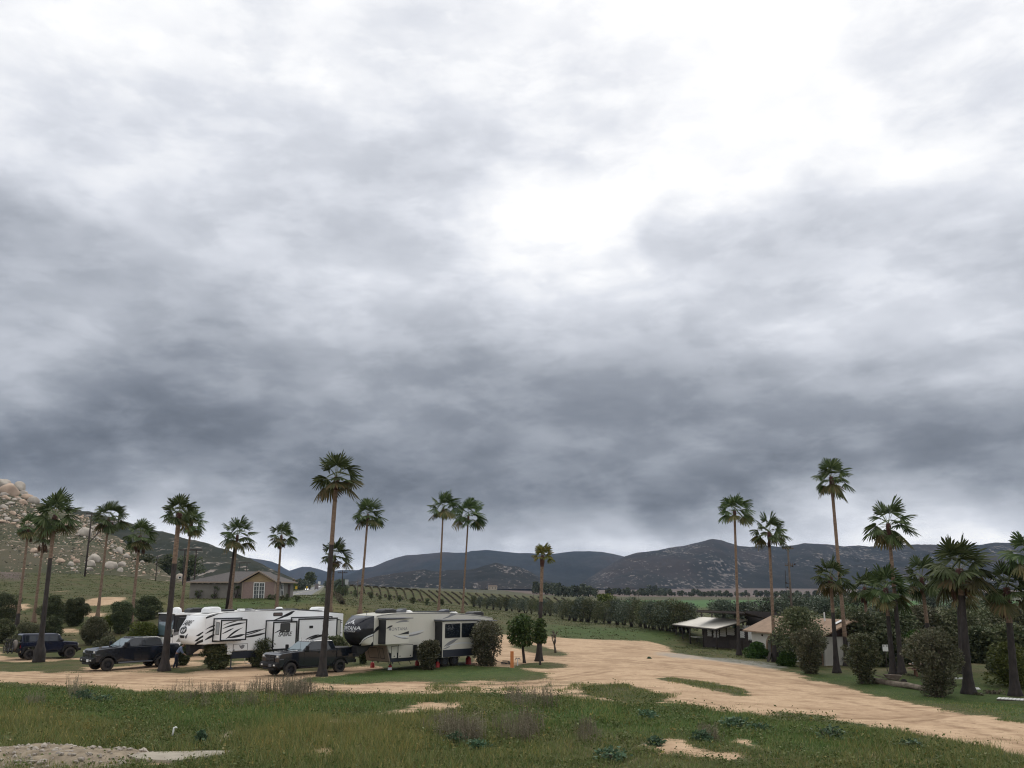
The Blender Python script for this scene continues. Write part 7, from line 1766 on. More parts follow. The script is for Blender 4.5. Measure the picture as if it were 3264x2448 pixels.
def open_shelter():
    A, B_ = P(2158, 2054, 113), P(2290, 2074, 100); A.z = h1(A.x, A.y); B_.z = h1(B_.x, B_.y)
    a = B_ - A; L = Vector((a.x, a.y)).length; yaw = math.atan2(a.y, a.x)
    root = empty('open_shelter', (A.x, A.y, 0), yaw, 'open timber shelter with a pale metal roof and lattice walls', 'shelter')
    zA, zB = A.z, B_.z
    g = lambda s: zA + (zB - zA) * s / L
    def W2L(p): q = Vector((p.x - A.x, p.y - A.y)); return q.x * math.cos(yaw) + q.y * math.sin(yaw), -q.x * math.sin(yaw) + q.y * math.cos(yaw)
    M0 = Matrix.Translation((0, 0, 0))
    def plate(name, pts, t, m, par=root):
        n = len(pts); return MB().add(list(pts) + [(p[0], p[1], p[2] - t) for p in pts], [tuple(range(n)), tuple(range(2 * n - 1, n - 1, -1))] + [(i, n + i, n + (i + 1) % n, (i + 1) % n) for i in range(n)]).build(name, m, par)
    c = []
    for (u, v, z) in ((2142, 1989, zA + 2.15), (2281, 2003.5, zB + 2.2), (2384, 1975, zB + 3.15), (2232, 1966, zA + 3.05)):
        p = atz(u, v, z); c.append((*W2L(p), z))
    plate('roof', c, .05, M_metalroof)
    fr = MB()
    for i in range(4):
        p, q = Vector(c[i]), Vector(c[(i + 1) % 4]); d = Vector((0, 0, -.14)); fr.tube([p + d, q + d], .075, 6)
    for k in range(9):
        t = (k + .5) / 9; p = Vector(c[0]).lerp(Vector(c[1]), t); q = Vector(c[3]).lerp(Vector(c[2]), t); d = Vector((0, 0, -.11)); fr.tube([p + d, q + d], .05, 5)
    fr.build('rafters', M_darkw, root, fix=False)
    c0, c1, c2, c3 = [Vector(q) for q in c]
    for t in (.06, .22, .40, .70, .97):
        p = c0.lerp(c1, t) + (c3 - c0) * .06; b = (p.x, p.y, g(p.x) - .1); mb = MB(); mb.tube([b, (p.x, p.y, p.z - .1)], .085, 8)
        mb.tube([(p.x, p.y, p.z - .7), (p.x + .45, p.y, p.z - .12)], .05, 6); mb.build('post', M_darkw, root, smooth=True)
    for t in (.04, .28, .52, .76, .98):
        p = c3.lerp(c2, t); b = (p.x, p.y, g(p.x) - .1); MB().tube([b, (p.x, p.y, p.z + .75)], .08, 8).build('post', M_darkw, root, smooth=True)
    d = []
    for (u, v, z) in ((2222, 1944, 3.05), (2372, 1949, 3.1), (2458, 1973, 2.3), (2360, 1957, 2.3)):
        p = atz(u, v, z); d.append((*W2L(p), z))
    plate('upper_roof', d, .12, M_darkw)
    dd = [Vector(q) for q in d]
    MB().tube([dd[0] + Vector((0, 0, -.2)), dd[1] + Vector((0, 0, -.2))], .11, 6).build('beam', M_darkw, root)
    # lattice panels along the upper edge of the pale roof, boarded below
    def wallseg(p, q, z0, z1, name, latt=True):
        p, q = Vector(p), Vector(q); ln = (q - p).length; dr = (q - p).normalized(); nn = Vector((-dr.y, dr.x, 0))
        mb = MB(); st = .21
        k = -int(z1 / st) - 1
        if latt:
            while k * st < ln + z1:
                for sg in (1, -1):
                    x0 = k * st; pts = []
                    for t in np.linspace(0, 1, 15):
                        x = x0 + (z1 - z0) * t if sg > 0 else x0 + (z1 - z0) * (1 - t)
                        if 0 <= x <= ln: pts.append(p + dr * x + Vector((0, 0, z0 + (z1 - z0) * t)) + nn * (.012 * sg))
                    if len(pts) > 1:
                        a_, b_ = pts[0], pts[-1]; dv = (b_ - a_).normalized(); sd = dv.cross(nn) * .034
                        mb.add([a_ - sd, a_ + sd, b_ + sd, b_ - sd], [(0, 1, 2, 3)])
                k += 1
            mb.build(name, M_latt, root, fix=False)
        else:
            mb.add([p + Vector((0, 0, z0)), q + Vector((0, 0, z0)), q + Vector((0, 0, z1)), p + Vector((0, 0, z1))], [(0, 1, 2, 3)]); mb.build(name, M_darkw, root, fix=False)
    e3, e2 = Vector((c3.x, c3.y, 0)), Vector((c2.x, c2.y, 0)); e0, e1 = Vector((c0.x, c0.y, 0)), Vector((c1.x, c1.y, 0))
    for t0, t1 in ((.35, .50), (.54, .66), (.70, .80), (.84, .97)):
        m0 = e3.lerp(e2, t0); m1 = e3.lerp(e2, t1); wallseg(m0, m1, g(m0.x) + .95, g(m0.x) + 2.5, 'lattice')
    wallseg(e2.lerp(e1, .15), e2 + (e2 - e1) * .45, zB + .9, zB + 2.5, 'lattice')
    wallseg(e3.lerp(e2, .33), e3.lerp(e2, .99), zA - .1, zB + .95, 'boarded_wall', False)
    wallseg(e2.lerp(e1, .6), e2 + (e2 - e1) * .6, zB - .1, zB + .92, 'boarded_wall', False)
    bk = (e2 - e1) * 1.15
    m0, m1 = e3.lerp(e2, .3) + bk, e3.lerp(e2, 1.0) + bk
    wallseg(m0, m1, zA - .1, 2.85, 'shade_backdrop', False)  # dark sheet added to stand for the shade inside the shelter
    q0, q1 = W2L(P(2254, 2000, 109)), W2L(P(2398, 2000, 101)); p0, p1 = Vector((*q0, 0)), Vector((*q1, 0))
    for t0, t1, za, zb2 in ((.0, .10, 1.1, 2.1), (.14, .27, 1.0, 2.2), (.29, .43, 1.2, 2.5), (.45, .62, 1.4, 2.6), (.72, .83, 1.2, 1.9), (.74, .84, 2.2, 2.7), (.90, .99, 1.1, 2.7)):
        wallseg(p0.lerp(p1, t0), p0.lerp(p1, t1), zB + za, min(zB + zb2, zB + 2.25), 'lattice')
    bo = Vector((-1.2, 0, 0)); wallseg(p0 + bo, p1 + bo, zB - .2, zB + 2.2, 'boarded_wall', False)
    # things kept inside
    return root, yaw, A, c, g
SHE, SY, SA, SCN, SG = open_shelter()
def in_shelter(lx, ly, lz=0): 
    q = Vector((SA.x + lx * math.cos(SY) - ly * math.sin(SY), SA.y + lx * math.sin(SY) + ly * math.cos(SY), 0)); q.z = SG(lx) + lz; return q
_c0, _c1, _c2, _c3 = [Vector(q) for q in SCN]
mid = _c3.lerp(_c2, .62) + (_c2 - _c1) * .45
for k, (t, m, w, h, lab) in enumerate([(.45, mat('teal_tarp', (.05, .25, .27), .6), 1.4, 1.5, 'teal board glimpsed through the left lattice of the shelter'), (.72, mat('blue_tarp', (.07, .12, .32), .6), 1.8, 1.4, 'blue board glimpsed through the right lattice of the shelter'), (.9, mat('pale_board', (.55, .57, .6), .6), 1.6, 1.5, 'pale board behind the rightmost lattice of the shelter')]):
    p = _c3.lerp(_c2, t) + (_c2 - _c1) * .5; o = MB(); o.box((0, 0, h / 2 + .9), (w, .06, h)); o.box((-w * .4, 0, .45), (.06, .06, .95)); o.box((w * .4, 0, .45), (.06, .06, .95)); o = o.build('board', m); o.location = in_shelter(p.x, p.y); o.rotation_euler = (0, 0, SY); tag(o, lab, 'board', 'boards kept behind the lattice')
tp = in_shelter(*(_c0.lerp(_c1, .28) + (_c3 - _c0) * .45)[:2])
t = empty('table', tp, SY, 'pale topped low table under the left half of the shelter', 'table')
MB().box((0, 0, .74), (2.6, 1.0, .06)).build('tabletop', mat('pale_table', (.62, .61, .52), .6), t, bevel=.01)
for sx in (-1.1, 1.1):
    for sy in (-.4, .4): MB().box((sx, sy, .35), (.08, .08, .72)).build('leg', M_darkw, t)
br = in_shelter(*(_c0.lerp(_c1, .45) + (_c3 - _c0) * .9)[:2])
o = MB().b2((-.55, -.5, -.1), (.55, .5, 1.15)); o.b2((-.4, -.35, 1.15), (.4, .35, 1.35)); o = o.build('brick_oven', mat('red_brick_oven', (.22, .085, .06), .9, col2=(.16, .06, .045), scale=5), bevel=.03, loc=br); o.rotation_euler = (0, 0, SY); tag(o, 'low red brick oven between the shelter posts', 'oven')

def white_building():
    B_ = P(2633, 2128, 79); B_.z = h1(B_.x, B_.y)
    rz = math.atan2(.2, .98); root = empty('white_building', (B_.x, B_.y, B_.z - .15), rz, 'whitewashed building with arched doorways and tan hip roof among palms', 'building')
    Lb, Wd, Hw = 13.6, 5.2, 2.75
    # long wall at x = 0 with two arched openings: outline in (y, z)
    def arch_pts(y0, y1, h): cx, r = (y0 + y1) / 2, (y1 - y0) / 2; return [(cx - r * math.cos(R(180 * k / 14)), h - r * .62 + r * .62 * math.sin(R(180 * k / 14))) for k in range(15)]
    ar1, ar2 = arch_pts(.5, 3.3, 2.25), arch_pts(6.4, 10.3, 2.35)
    pr = [(0, 0)] + [(.5, 0)] + ar1 + [(3.3, 0), (6.4, 0)] + ar2 + [(10.3, 0), (Lb, 0), (Lb, Hw), (0, Hw)]
    mb = MB(); n = len(pr); mb.add([(0, y, z) for y, z in pr] + [(.32, y, z) for y, z in pr], [tuple(range(n)), tuple(range(2 * n - 1, n - 1, -1))] + [(i, n + i, n + (i + 1) % n, (i + 1) % n) for i in range(n)])
    mb.b2((.321, .001, 0), (Wd - .3, .30, Hw)); mb.b2((Wd - .299, .001, 0), (Wd, Lb, Hw)); mb.b2((.321, Lb - .3, 0), (Wd - .3, Lb - .001, Hw)); mb.build('wall', M_wwall, root)
    for arp, y0, y1 in ((ar1, .5, 3.3), (ar2, 6.4, 10.3)):
        o = MB(); full = [(y0, 0)] + arp + [(y1, 0)]
        outp = []
        cx = (y0 + y1) / 2
        for y, z in full: k = 1 + .13 * 2 / (y1 - y0) * 2; outp.append((cx + (y - cx) * k, z + (.16 if z > .5 else 0) * min(1, z)))
        n = len(full)
        o.add([(-.05, y, z) for y, z in full] + [(-.05, y, z) for y, z in outp] + [(.75, y, z) for y, z in full], [(i, i + 1, n + i + 1, n + i) for i in range(n - 1)] + [(i, i + 1, 2 * n + i + 1, 2 * n + i) for i in range(n - 1)]); o.build('arch_surround', M_archb, root, fix=False)
        MB().b2((.8, y0 + .2, 0), (.86, y1 - .2, 2.3)).build('door', M_trim, root)
    MB().b2((.9, .4, 0), (Wd - .4, Lb - .4, 2.6)).build('dark_interior', M_darkw, root)  # solid dark box in place of the shade behind the arches
    mb = MB(); mb.prism([(-.02, Hw), (Wd + .02, Hw), (Wd / 2, Hw + 1.12)], .0, .2); mb.build('gable', M_brownw, root)
    MB().b2((-.05, -.06, Hw - .22), (Wd + .05, -.002, Hw + .05)).build('gable_board', M_brownw, root)
    r = MB(); ov = .65
    sl = 1.12 / (Wd / 2)
    zl = Hw - ov * sl + .06
    for sgn in (0, 1):
        xe = -ov if sgn == 0 else Wd + ov
        v = [(xe, -.7, zl), (Wd / 2, -.7, Hw + 1.18), (Wd / 2, Lb + .6, Hw + 1.18), (xe, Lb + .6, zl)]
        r.add(v + [(p[0], p[1], p[2] - .12) for p in v], [(0, 1, 2, 3), (0, 4, 5, 1), (3, 2, 6, 7), (0, 3, 7, 4), (4, 7, 6, 5)])
    rf = r.build('roof', M_tan, root)
    MB().tube([(Wd / 2 - .5, 3.2, Hw + .9), (Wd / 2 - .5, 3.2, Hw + 1.75)], .07, 8).build('vent_pipe', M_latt, rf)
    MB().box((Wd / 2 - .8, .6, Hw + .95), (1.0, .5, .03), 0, (0, -R(23), 0)).build('roof_patch', M_silver, rf)
    lt = MB(); lt.box((-.06, 11.2, 2.15), (.10, .16, .16)); lt.build('wall_lamp', M_darkw, root)
    MB().b2((-.9, -.8, -.05), (Wd * .6, -.002, .16)).build('doorstep', M_conc, root)
white_building()

# ================================================================== poles and signs
def pole(u, vb, ut, vt, label, rad=.15, arms=(), Y=None, m=None, cat='utility pole', strut=None, extras=True, name='utility_pole', boxes=(), group='utility poles'):
    b = ground_at(u, vb) if Y is None else P(u, vb, Y)
    if Y is not None: b.z = min(b.z, h1(b.x, b.y)) - .2
    t = P(ut, vt, b.y) - b; root = empty(name, b, 0, label, cat, group)
    MB().tube([(0, 0, -.5), t * .5, t], [rad, rad * .85, rad * .7], 8).build('mast', m or M_pole, root, smooth=True)
    for (f, w) in arms:
        p = t * f; mb = MB().box(p, (w, .14, .14)); 
        for k in (-.45, -.2, .2, .45): mb.tube([p + Vector((w * k, 0, .05)), p + Vector((w * k, 0, .30))], .045, 5)
        mb.build('crossarm', m or M_pole, root)
    if strut: MB().tube([t * strut[0], P(strut[1], strut[2], b.y) - b], rad * .5, 6).build('strut', m or M_pole, root)
    for (f, dx, w, h) in boxes: MB().lathe([(w / 2, -h / 2), (w / 2, h / 2), (.001, h / 2)], 12, 'z', tuple(t * f + Vector((dx, 0, 0)))).build('transformer', mat('transformer_grey', (.35, .36, .37), .6), root)
    return root
pole(270, 1837, 293, 1636, 'leaning black utility pole with a diagonal strut on the left hill', .22, [(.995, 2.6)], strut=(.53, 322, 1690), Y=205)
pole(496, 1853, 502, 1771, 'thin dark pole left of the dark trees under the hill', .12, [], Y=215)
pole(721, 1946, 748, 1742, 'dark leaning pole hugging the palm in front of the brick house', .20, [], m=M_pole)
def hframe(u0, u1, vb, vt, Y, label):
    b0, b1 = P(u0, vb, Y), P(u1, vb, Y); z0 = min(h1(b0.x, b0.y), b0.z) - .3; t0, t1 = P(u0 + 8, vt, Y), P(u1 + 8, vt, Y); root = empty('timber_pylon', (b0.x, b0.y, z0), 0, label, 'power pylon', 'timber H frame pylons')
    o = Vector((b0.x, b0.y, z0))
    MB().tube([(0, 0, 0), t0 - o], [.2, .15], 8).build('mast', M_pole, root); MB().tube([Vector((b1.x, b1.y, z0)) - o, t1 - o], [.2, .15], 8).build('mast', M_pole, root)
    w = (t1 - t0).x; MB().box((t0 + t1) / 2 - o, (w * 2.0, .25, .3)).build('crossarm', M_pole, root)
hframe(582, 618, 1862, 1753, 230, 'nearer timber H frame pylon left above the house')
hframe(757, 780, 1850, 1794, 420, 'farther timber H frame pylon rising over the house roof')
pole(1092, 1896, 1092, 1818, 'utility pole with a grey transformer beside the vineyard', .14, [(.9, 2.2)], boxes=[(.52, .9, .8, 1.1)])
pole(1138, 1908, 1141, 1848, 'bare pale thin pole standing in the vineyard edge', .08, [], m=M_polew)
pole(1517, 1916, 1518, 1880, 'pale thin pole at the left end of the olive row', .08, [], m=M_polew)
pole(1700, 1914, 1700, 1879, 'pale thin pole left of the lone palm crown trunk', .09, [], m=M_polew, Y=330)
pole(2034, 1918, 2035, 1885, 'pale pole in the brown field before the green crop', .10, [], m=M_polew, Y=380)
pole(2027, 1905, 2027, 1890, 'short pale post beside the pole in the brown field', .09, [], m=M_polew, Y=450)
pole(2384, 1926, 2384, 1888, 'pale pole with a small arm above the shelter roof', .11, [(.6, 1.4)], m=M_polew, Y=250)
rt = pole(2526, 1985, 2511, 1744, 'old grey utility pole bristling with brackets and insulators behind the white building', .17, [(.985, 1.5), (.80, 1.1)], m=M_polew, Y=122)
mb = MB(); tt_ = P(2511, 1744, 122) - rt.location
for f, dx in ((.99, -.6), (.99, .35), (.78, .5), (.80, .8), (.60, -.55), (.55, -.4), (.48, .3), (.45, -.3), (.35, .3)): 
    p = tt_ * f; mb.tube([p, p + Vector((dx, 0, .1))], .035, 5); mb.box(p + Vector((dx, 0, .14)), (.16, .14, .22))
mb.tube([tt_ * .72 + Vector((-.55, 0, .3)), tt_ * .50 + Vector((-.6, 0, 0))], .04, 5); mb.build('insulators', M_pole, rt, fix=False)
def road_sign(u, v, Y, w, h, zc, m, label, mark=None):
    b = P(u, v, Y); root = empty('road_sign', b, 0, label, 'road sign', 'signs along the highway')
    MB().tube([(0, 0, -1), (0, 0, zc)], .09, 6).build('post', M_gunmetal, root); pl = MB().b2((-w / 2, -.16, zc - h / 2), (w / 2, -.12, zc + h / 2)).build('plate', m, root)
    if mark: MB().add([(-.25 * w, -.165, zc), (.2 * w, -.165, zc + .35 * h), (.02 * w, -.165, zc), (.2 * w, -.165, zc - .35 * h)], [(0, 2, 1), (0, 3, 2)]).build('chevron', M_trim, pl, fix=False)
M_yel = mat('sign_yellow', (.55, .36, .02), .5)
road_sign(944, 1884, 330, .75, .95, 1.2, M_yel, 'yellow chevron sign at the left side of the highway bend', True)
road_sign(978, 1881, 460, .8, 1.1, 1.4, M_yel, 'yellow sign left of the lorry on the highway')
road_sign(1017, 1870, 800, 2.2, 2.6, 3.2, M_frame, 'white square sign at the far end of the highway')
road_sign(945, 1862, 520, 4.5, 1.1, 2.0, mat('red_roof', (.30, .06, .04), .7), 'low red roadside board right of the house roof')

# highway: a strip of asphalt laid just above the ground
def highway():
    pts = HW
    V = []; hw_ = 4.6
    for i, p in enumerate(pts):
        d = (pts[min(i + 1, len(pts) - 1)] - pts[max(i - 1, 0)]); d.z = 0; d.normalize(); n = Vector((d.y, -d.x, 0))
        zc = p.z
        for s in (-hw_ - 3, -hw_, -.08, .08, hw_, hw_ + 3): V.append((p.x + n.x * s, p.y + n.y * s, zc if abs(s) <= hw_ + .1 else zc - .6))
    F_, MI = [], []
    for i in range(len(pts) - 1):
        for k in range(5): F_.append((i * 6 + k, i * 6 + k + 1, (i + 1) * 6 + k + 1, (i + 1) * 6 + k)); MI.append([2, 0, 1, 0, 2][k])
    o = mesh_obj('highway', V, F_, [mat('asphalt', (.17, .17, .17), .9, col2=(.13, .13, .13), scale=.5), mat('road_marking', (.6, .55, .3), .8), mat('verge', (.10, .10, .05), .95)], midx=MI); o['kind'] = 'structure'
    return pts
highway()
def on_road(u, v, Y, off): 
    p = P(u, v, Y); i = min(range(len(HW)), key=lambda k: abs(HW[k].y - Y)); q = HW[i]; d = (HW[min(i + 1, len(HW) - 1)] - HW[max(i - 1, 0)]).normalized(); n = Vector((d.y, -d.x, 0)); s = q + n * off
    s.z = q.z + .01; return s, math.atan2(d.y, d.x)
p, a = on_road(0, 0, 620, 2.2); box_truck(p, a, 'dark backed lorry driving away up the highway')
p, a = on_road(0, 0, 520, -2.2); car(p, a + math.pi, mat('car_silver', (.4, .42, .44), .3), 'oncoming car with bright headlights on the highway', True)
p, a = on_road(0, 0, 790, 2.2); car(p, a, mat('car_white', (.75, .75, .75), .3), 'white car ahead of the lorry on the highway')
# far small buildings
def far_house(u, v, Y, w, h, m, label, round_=False, roofm=None):
    b = P(u, v, Y); b.z = min(b.z, h1(b.x, b.y) + .3); root = empty('far_house', b, 0, label, 'house', 'far small buildings')
    if round_:
        MB().lathe([(w / 2, -1), (w / 2, h * .55), (w * .4, h * .85), (w * .2, h), (.001, h * 1.03)], 20).build('wall', m, root, smooth=True); MB().b2((.1 * w, -w / 2 - .1, h * .2), (.42 * w, -w / 2 + .5, h * .55)).build('window', M_glass, root)
        f = MB(); frame2d(f, .06 * w, h * .16, .46 * w, h * .6, .12, -w / 2 - .16, -w / 2 - .1); f.build('window_frame', M_frame, root)
    else:
        MB().b2((-w / 2, 0, -1), (w / 2, w * .5, h)).build('wall', m, root); MB().prism([(-w * .55, h), (w * .55, h), (w * .45, h * 1.5), (-w * .45, h * 1.5)], -.3, w * .55).build('roof', roofm or M_fascia, root)
        for k in (-.3, 0, .3): MB().b2((w * k - .4, -.06, h * .35), (w * k + .4, -.002, h * .75)).build('window', M_glass, root)
M_hut = mat('hut_plaster', (.40, .34, .28), .9)
far_house(572, 1841, 290, 2.4, 2.0, M_hut, 'round pale hut with a white framed window under the hill', True)
far_house(3108, 1928, 420, 3.6, 1.2, M_wwall, 'tiny white house in the green field behind the grove', False, M_frame)
far_house(2940, 1893, 900, 9, 2.0, M_wwall, 'far pale house on the plain behind the palm grove', False, M_frame)
far_house(1790, 1866, 1500, 14, 4, M_wwall, 'far pale building under the long mountain', False, M_frame)
far_house(1570, 1875, 1200, 12, 4, mat('adobe', (.36, .30, .23), .9), 'far sandy building at the foot of the rocky foothill')
far_house(2490, 1897, 1100, 9, 2.2, M_wwall, 'far white shed on the brown slope behind the white building', False, M_frame)

# ================================================================== small things of the yard
p = ground_at(1632, 2130)
rt = empty('marker_post', p, 0, 'square orange post standing on the grass island', 'post')
MB().box((0, 0, .52), (.235, .235, 1.24)).build('post', mat('orange_paint', (.50, .175, .05), .7, col2=(.42, .14, .04), scale=3), rt, bevel=.015); MB().box((0, 0, -.02), (.34, .34, .12)).build('footing', M_conc, rt)
p = ground_at(1650, 2123); rt = empty('water_tap', p, 0, 'white standpipe with taps beside the orange post', 'water tap')
MB().tube([(0, 0, -.1), (0, 0, .50)], .03, 8).build('pipe', M_latt, rt); mb = MB(); mb.tube([(-.16, 0, .5), (.16, 0, .5)], .028, 6); mb.tube([(-.16, 0, .5), (-.18, -.06, .40)], .022, 6); mb.tube([(.16, 0, .5), (.18, -.06, .40)], .022, 6); mb.box((-.1, 0, .56), (.1, .03, .03)); mb.box((.1, 0, .56), (.1, .03, .03)); mb.build('taps', M_gunmetal, rt)
a0 = ground_at(1574, 2113); a1 = ground_at(1612, 2120); pts = [Vector((a0.x - .3, a0.y, 1.0)), Vector((a0.x - .1, a0.y, .45)), Vector((a0.x + .15, a0.y, .12))]
for k in range(40): a = k * .55; pts.append(Vector((a1.x + .36 * math.cos(a) * (1 - .006 * k), a1.y + .3 * math.sin(a), .06 + .006 * k)))
o = MB().tube(pts, .022, 6).build('power_cable', M_plast, smooth=True, fix=False); tag(o, 'black power cable coiled on the ground beside the beige trailer', 'cable')
a0 = ground_at(785, 2120); o = MB().tube([(a0.x - .15, a0.y, .85), (a0.x - .17, a0.y, .45), (a0.x - .1, a0.y, .1), (a0.x + .2, a0.y, .03), (a0.x + 1.0, a0.y + .1, .03)], .025, 6).build('water_hose', M_latt, smooth=True, fix=False); tag(o, 'white hose hanging from the white trailer to the ground', 'hose')
# bench
p = ground_at(2422, 2097); rt = empty('bench', p, R(-6), 'wooden bench with two white legs before the green hedge', 'bench')
MB().box((0, 0, .44), (1.12, .36, .09)).build('seat', M_polew, rt, bevel=.01)
for x in (-.36, .30): MB().box((x, 0, .20), (.20, .30, .42)).build('leg', M_frame, rt, bevel=.01)
p = ground_at(2458, 2111); rt = empty('folding_board', p, R(15), 'dark folding A board leaning beside the palm at the arch', 'sign board')
for s in (1, -1): MB().box((s * .17, 0, .43), (.035, .42, .90), 0, (0, R(-20) * s, 0)).build('panel', M_darkw, rt)
# sign
p = ground_at(2829, 2140); p = on_ground(p.x, p.y); zt = P(2828, 2055, p.y).z - p.z; zb = P(2828, 2076, p.y).z - p.z
rt = empty('notice_board', p, 0, 'white board on a post left of the two close palms', 'sign')
MB().tube([(0, .03, -.2), (0, .03, zt)], .035, 6).build('post', M_darkw, rt); b = MB().b2((-.21, -.03, zb), (.19, 0, zt)).build('board', M_frame, rt)
for x in (-.13, .10): MB().box((x, -.034, zt - .09), (.12, .006, .07)).build('mark', M_trim, b)
# wheelbarrow
p = ground_at(2847, 2184); rt = empty('wheelbarrow', p, R(-8), 'rusty wheelbarrow standing behind the log', 'wheelbarrow')
M_rust = mat('rusty_steel', (.12, .085, .065), .8, col2=(.20, .17, .14), scale=5)
mb = MB(); top = [(-.52, -.34, .66), (.52, -.34, .62), (.52, .34, .62), (-.52, .34, .66)]; bot = [(-.22, -.2, .32), (.30, -.2, .30), (.30, .2, .30), (-.22, .2, .32)]; ti = [(x * .93, y * .9, z - .01) for x, y, z in top]; bi = [(x * .9, y * .9, z + .03) for x, y, z in bot]
mb.add(top + bot + ti + bi, [(0, 1, 5, 4), (1, 2, 6, 5), (2, 3, 7, 6), (3, 0, 4, 7), (4, 5, 6, 7), (8, 12, 13, 9), (9, 13, 14, 10), (10, 14, 15, 11), (11, 15, 12, 8), (12, 15, 14, 13), (0, 8, 9, 1), (1, 9, 10, 2), (2, 10, 11, 3), (3, 11, 8, 0)]); mb.build('tub', M_rust, rt)
for s in (1, -1):
    MB().tube([(.75, s * .10, .24), (.2, s * .22, .30), (-1.05, s * .30, .60)], .028, 6).build('handle', M_polew, rt); MB().tube([(-.25, s * .22, .32), (-.32, s * .22, 0)], .025, 6).build('leg', M_rust, rt)
    MB().tube([(.3, s * .2, .34), (.62, s * .09, .2)], .02, 5).build('brace', M_rust, rt)
wheel(rt, .68, 0, .20, .09, 1, 5)
# log
a, b = ground_at(2786, 2178), ground_at(2990, 2209); rt = MB(); d = b - a; L = d.length
pts = [Vector((0, 0, .16)) + d * (k / 14) + Vector((0, 0, .02 * math.sin(k))) for k in range(15)]
o = rt.tube(pts, [.20 - .004 * k + .008 * (k % 3) for k in range(15)], 12).build('log', mat('weathered_log', (.24, .20, .155), .95, col2=(.13, .105, .08), scale=3, bump=.8), smooth=False, loc=a); tag(o, 'long weathered log lying along the lawn edge', 'log')
# picnic table
p = ground_at(2950, 2155); rt = empty('picnic_table', p, R(-12), 'brown picnic table with clutter on top behind the biggest oleander', 'picnic table')
M_red_w = mat('redwood', (.16, .075, .05), .8, col2=(.11, .05, .035), scale=4)
MB().box((0, 0, .76), (1.9, .8, .06)).build('tabletop', mat('table_top_pale', (.26, .17, .13), .7), rt, bevel=.01)
for s in (1, -1):
    MB().box((0, s * .75, .45), (1.9, .28, .05)).build('bench', M_red_w, rt, bevel=.01)
    l = MB(); l.box((s * .6, .25, .37), (.10, .10, .82), 0, (R(20), 0, 0)); l.box((s * .6, -.25, .37), (.10, .10, .82), 0, (R(-20), 0, 0)); l.box((s * .6, 0, .42), (.08, 1.6, .08)); l.build('leg', M_red_w, rt)
o = MB().lathe([(.001, 0), (.16, 0), (.20, .10), (.001, .12)], 12).build('bundle', M_frame, loc=Vector(p) + Vector((-.75, -.2, .79))); tag(o, 'pale bundle on the left end of the picnic table', 'bundle')
p = ground_at(3062, 2184); rt = empty('bench', p, R(5), 'low pale plank bench half behind the thickest palm', 'bench')
MB().box((0, 0, .40), (1.5, .28, .06)).build('seat', M_latt, rt); 
for x in (-.5, .5): MB().box((x, 0, .18), (.08, .24, .38)).build('leg', M_darkw, rt)
# boards on the grass
a = ground_at(3178, 2233); b = ground_at(3268, 2236); rt = empty('pallet', a, math.atan2((b - a).y, (b - a).x), 'pale slatted pallet lying on the grass at the right edge', 'pallet'); L = (b - a).length + .3
mb = MB()
for k in range(3): mb.b2((.0, .0 + .33 * k, .0), (L, .09 + .33 * k, .08))
mb.build('bearers', M_polew, rt)
mb = MB()
for k in range(9): mb.b2((L * k / 9, -.05, .083), (L * (k + .78) / 9, .85, .11))
mb.build('slats', M_latt, rt)
for u, v, lab, s in ((3114, 2199, 'white scrap beside the foot of the thickest palm', 1.0), (2968, 2193, 'white scrap at the foot of the biggest oleander', .5)):
    p = ground_at(u, v); o = MB().add([(-.22 * s, -.06, .0), (.2 * s, -.1, .02), (.26 * s, .1, .0), (-.1 * s, .12, .02), (-.05 * s, 0, .14 * s), (.12 * s, .0, .12 * s)], [(0, 1, 5, 4), (1, 2, 5), (2, 3, 4, 5), (3, 0, 4), (0, 3, 2, 1)]).build('scrap', M_frame, loc=p + Vector((0, 0, .02))); tag(o, lab, 'litter', 'white scraps on the lawn')
p = ground_at(3121, 2219); SEED[0] += 1; rt = empty('brush_pile', p, 0, 'small dark brush pile right of the thickest palm foot', 'brush pile'); shrub_mesh(rt, random.Random(3), .22, .6, 'dome', 240, .12, L_brown, 5)
p = ground_at(3164, 2212); rt = empty('brush_pile', p, 0, 'low brown brush heap in front of the rightmost bushes', 'brush pile'); shrub_mesh(rt, random.Random(4), .25, 1.1, 'dome', 300, .14, L_weed, 8)
p = ground_at(2905, 2155); rt = empty('brush_pile', p, 0, 'dark clods on the lawn left of the picnic table', 'brush pile'); shrub_mesh(rt, random.Random(6), .2, .9, 'dome', 200, .12, L_brown, 0)
pl = ground_at(2705, 2122); SEED[0] += 1; rt = empty('shrub', pl + Vector((-.5, .3, 0)), 0, 'small plant at the white wall between the two palms', 'shrub'); shrub_mesh(rt, random.Random(8), .8, .6, 'vase', 260, .14, L_brown, 4)

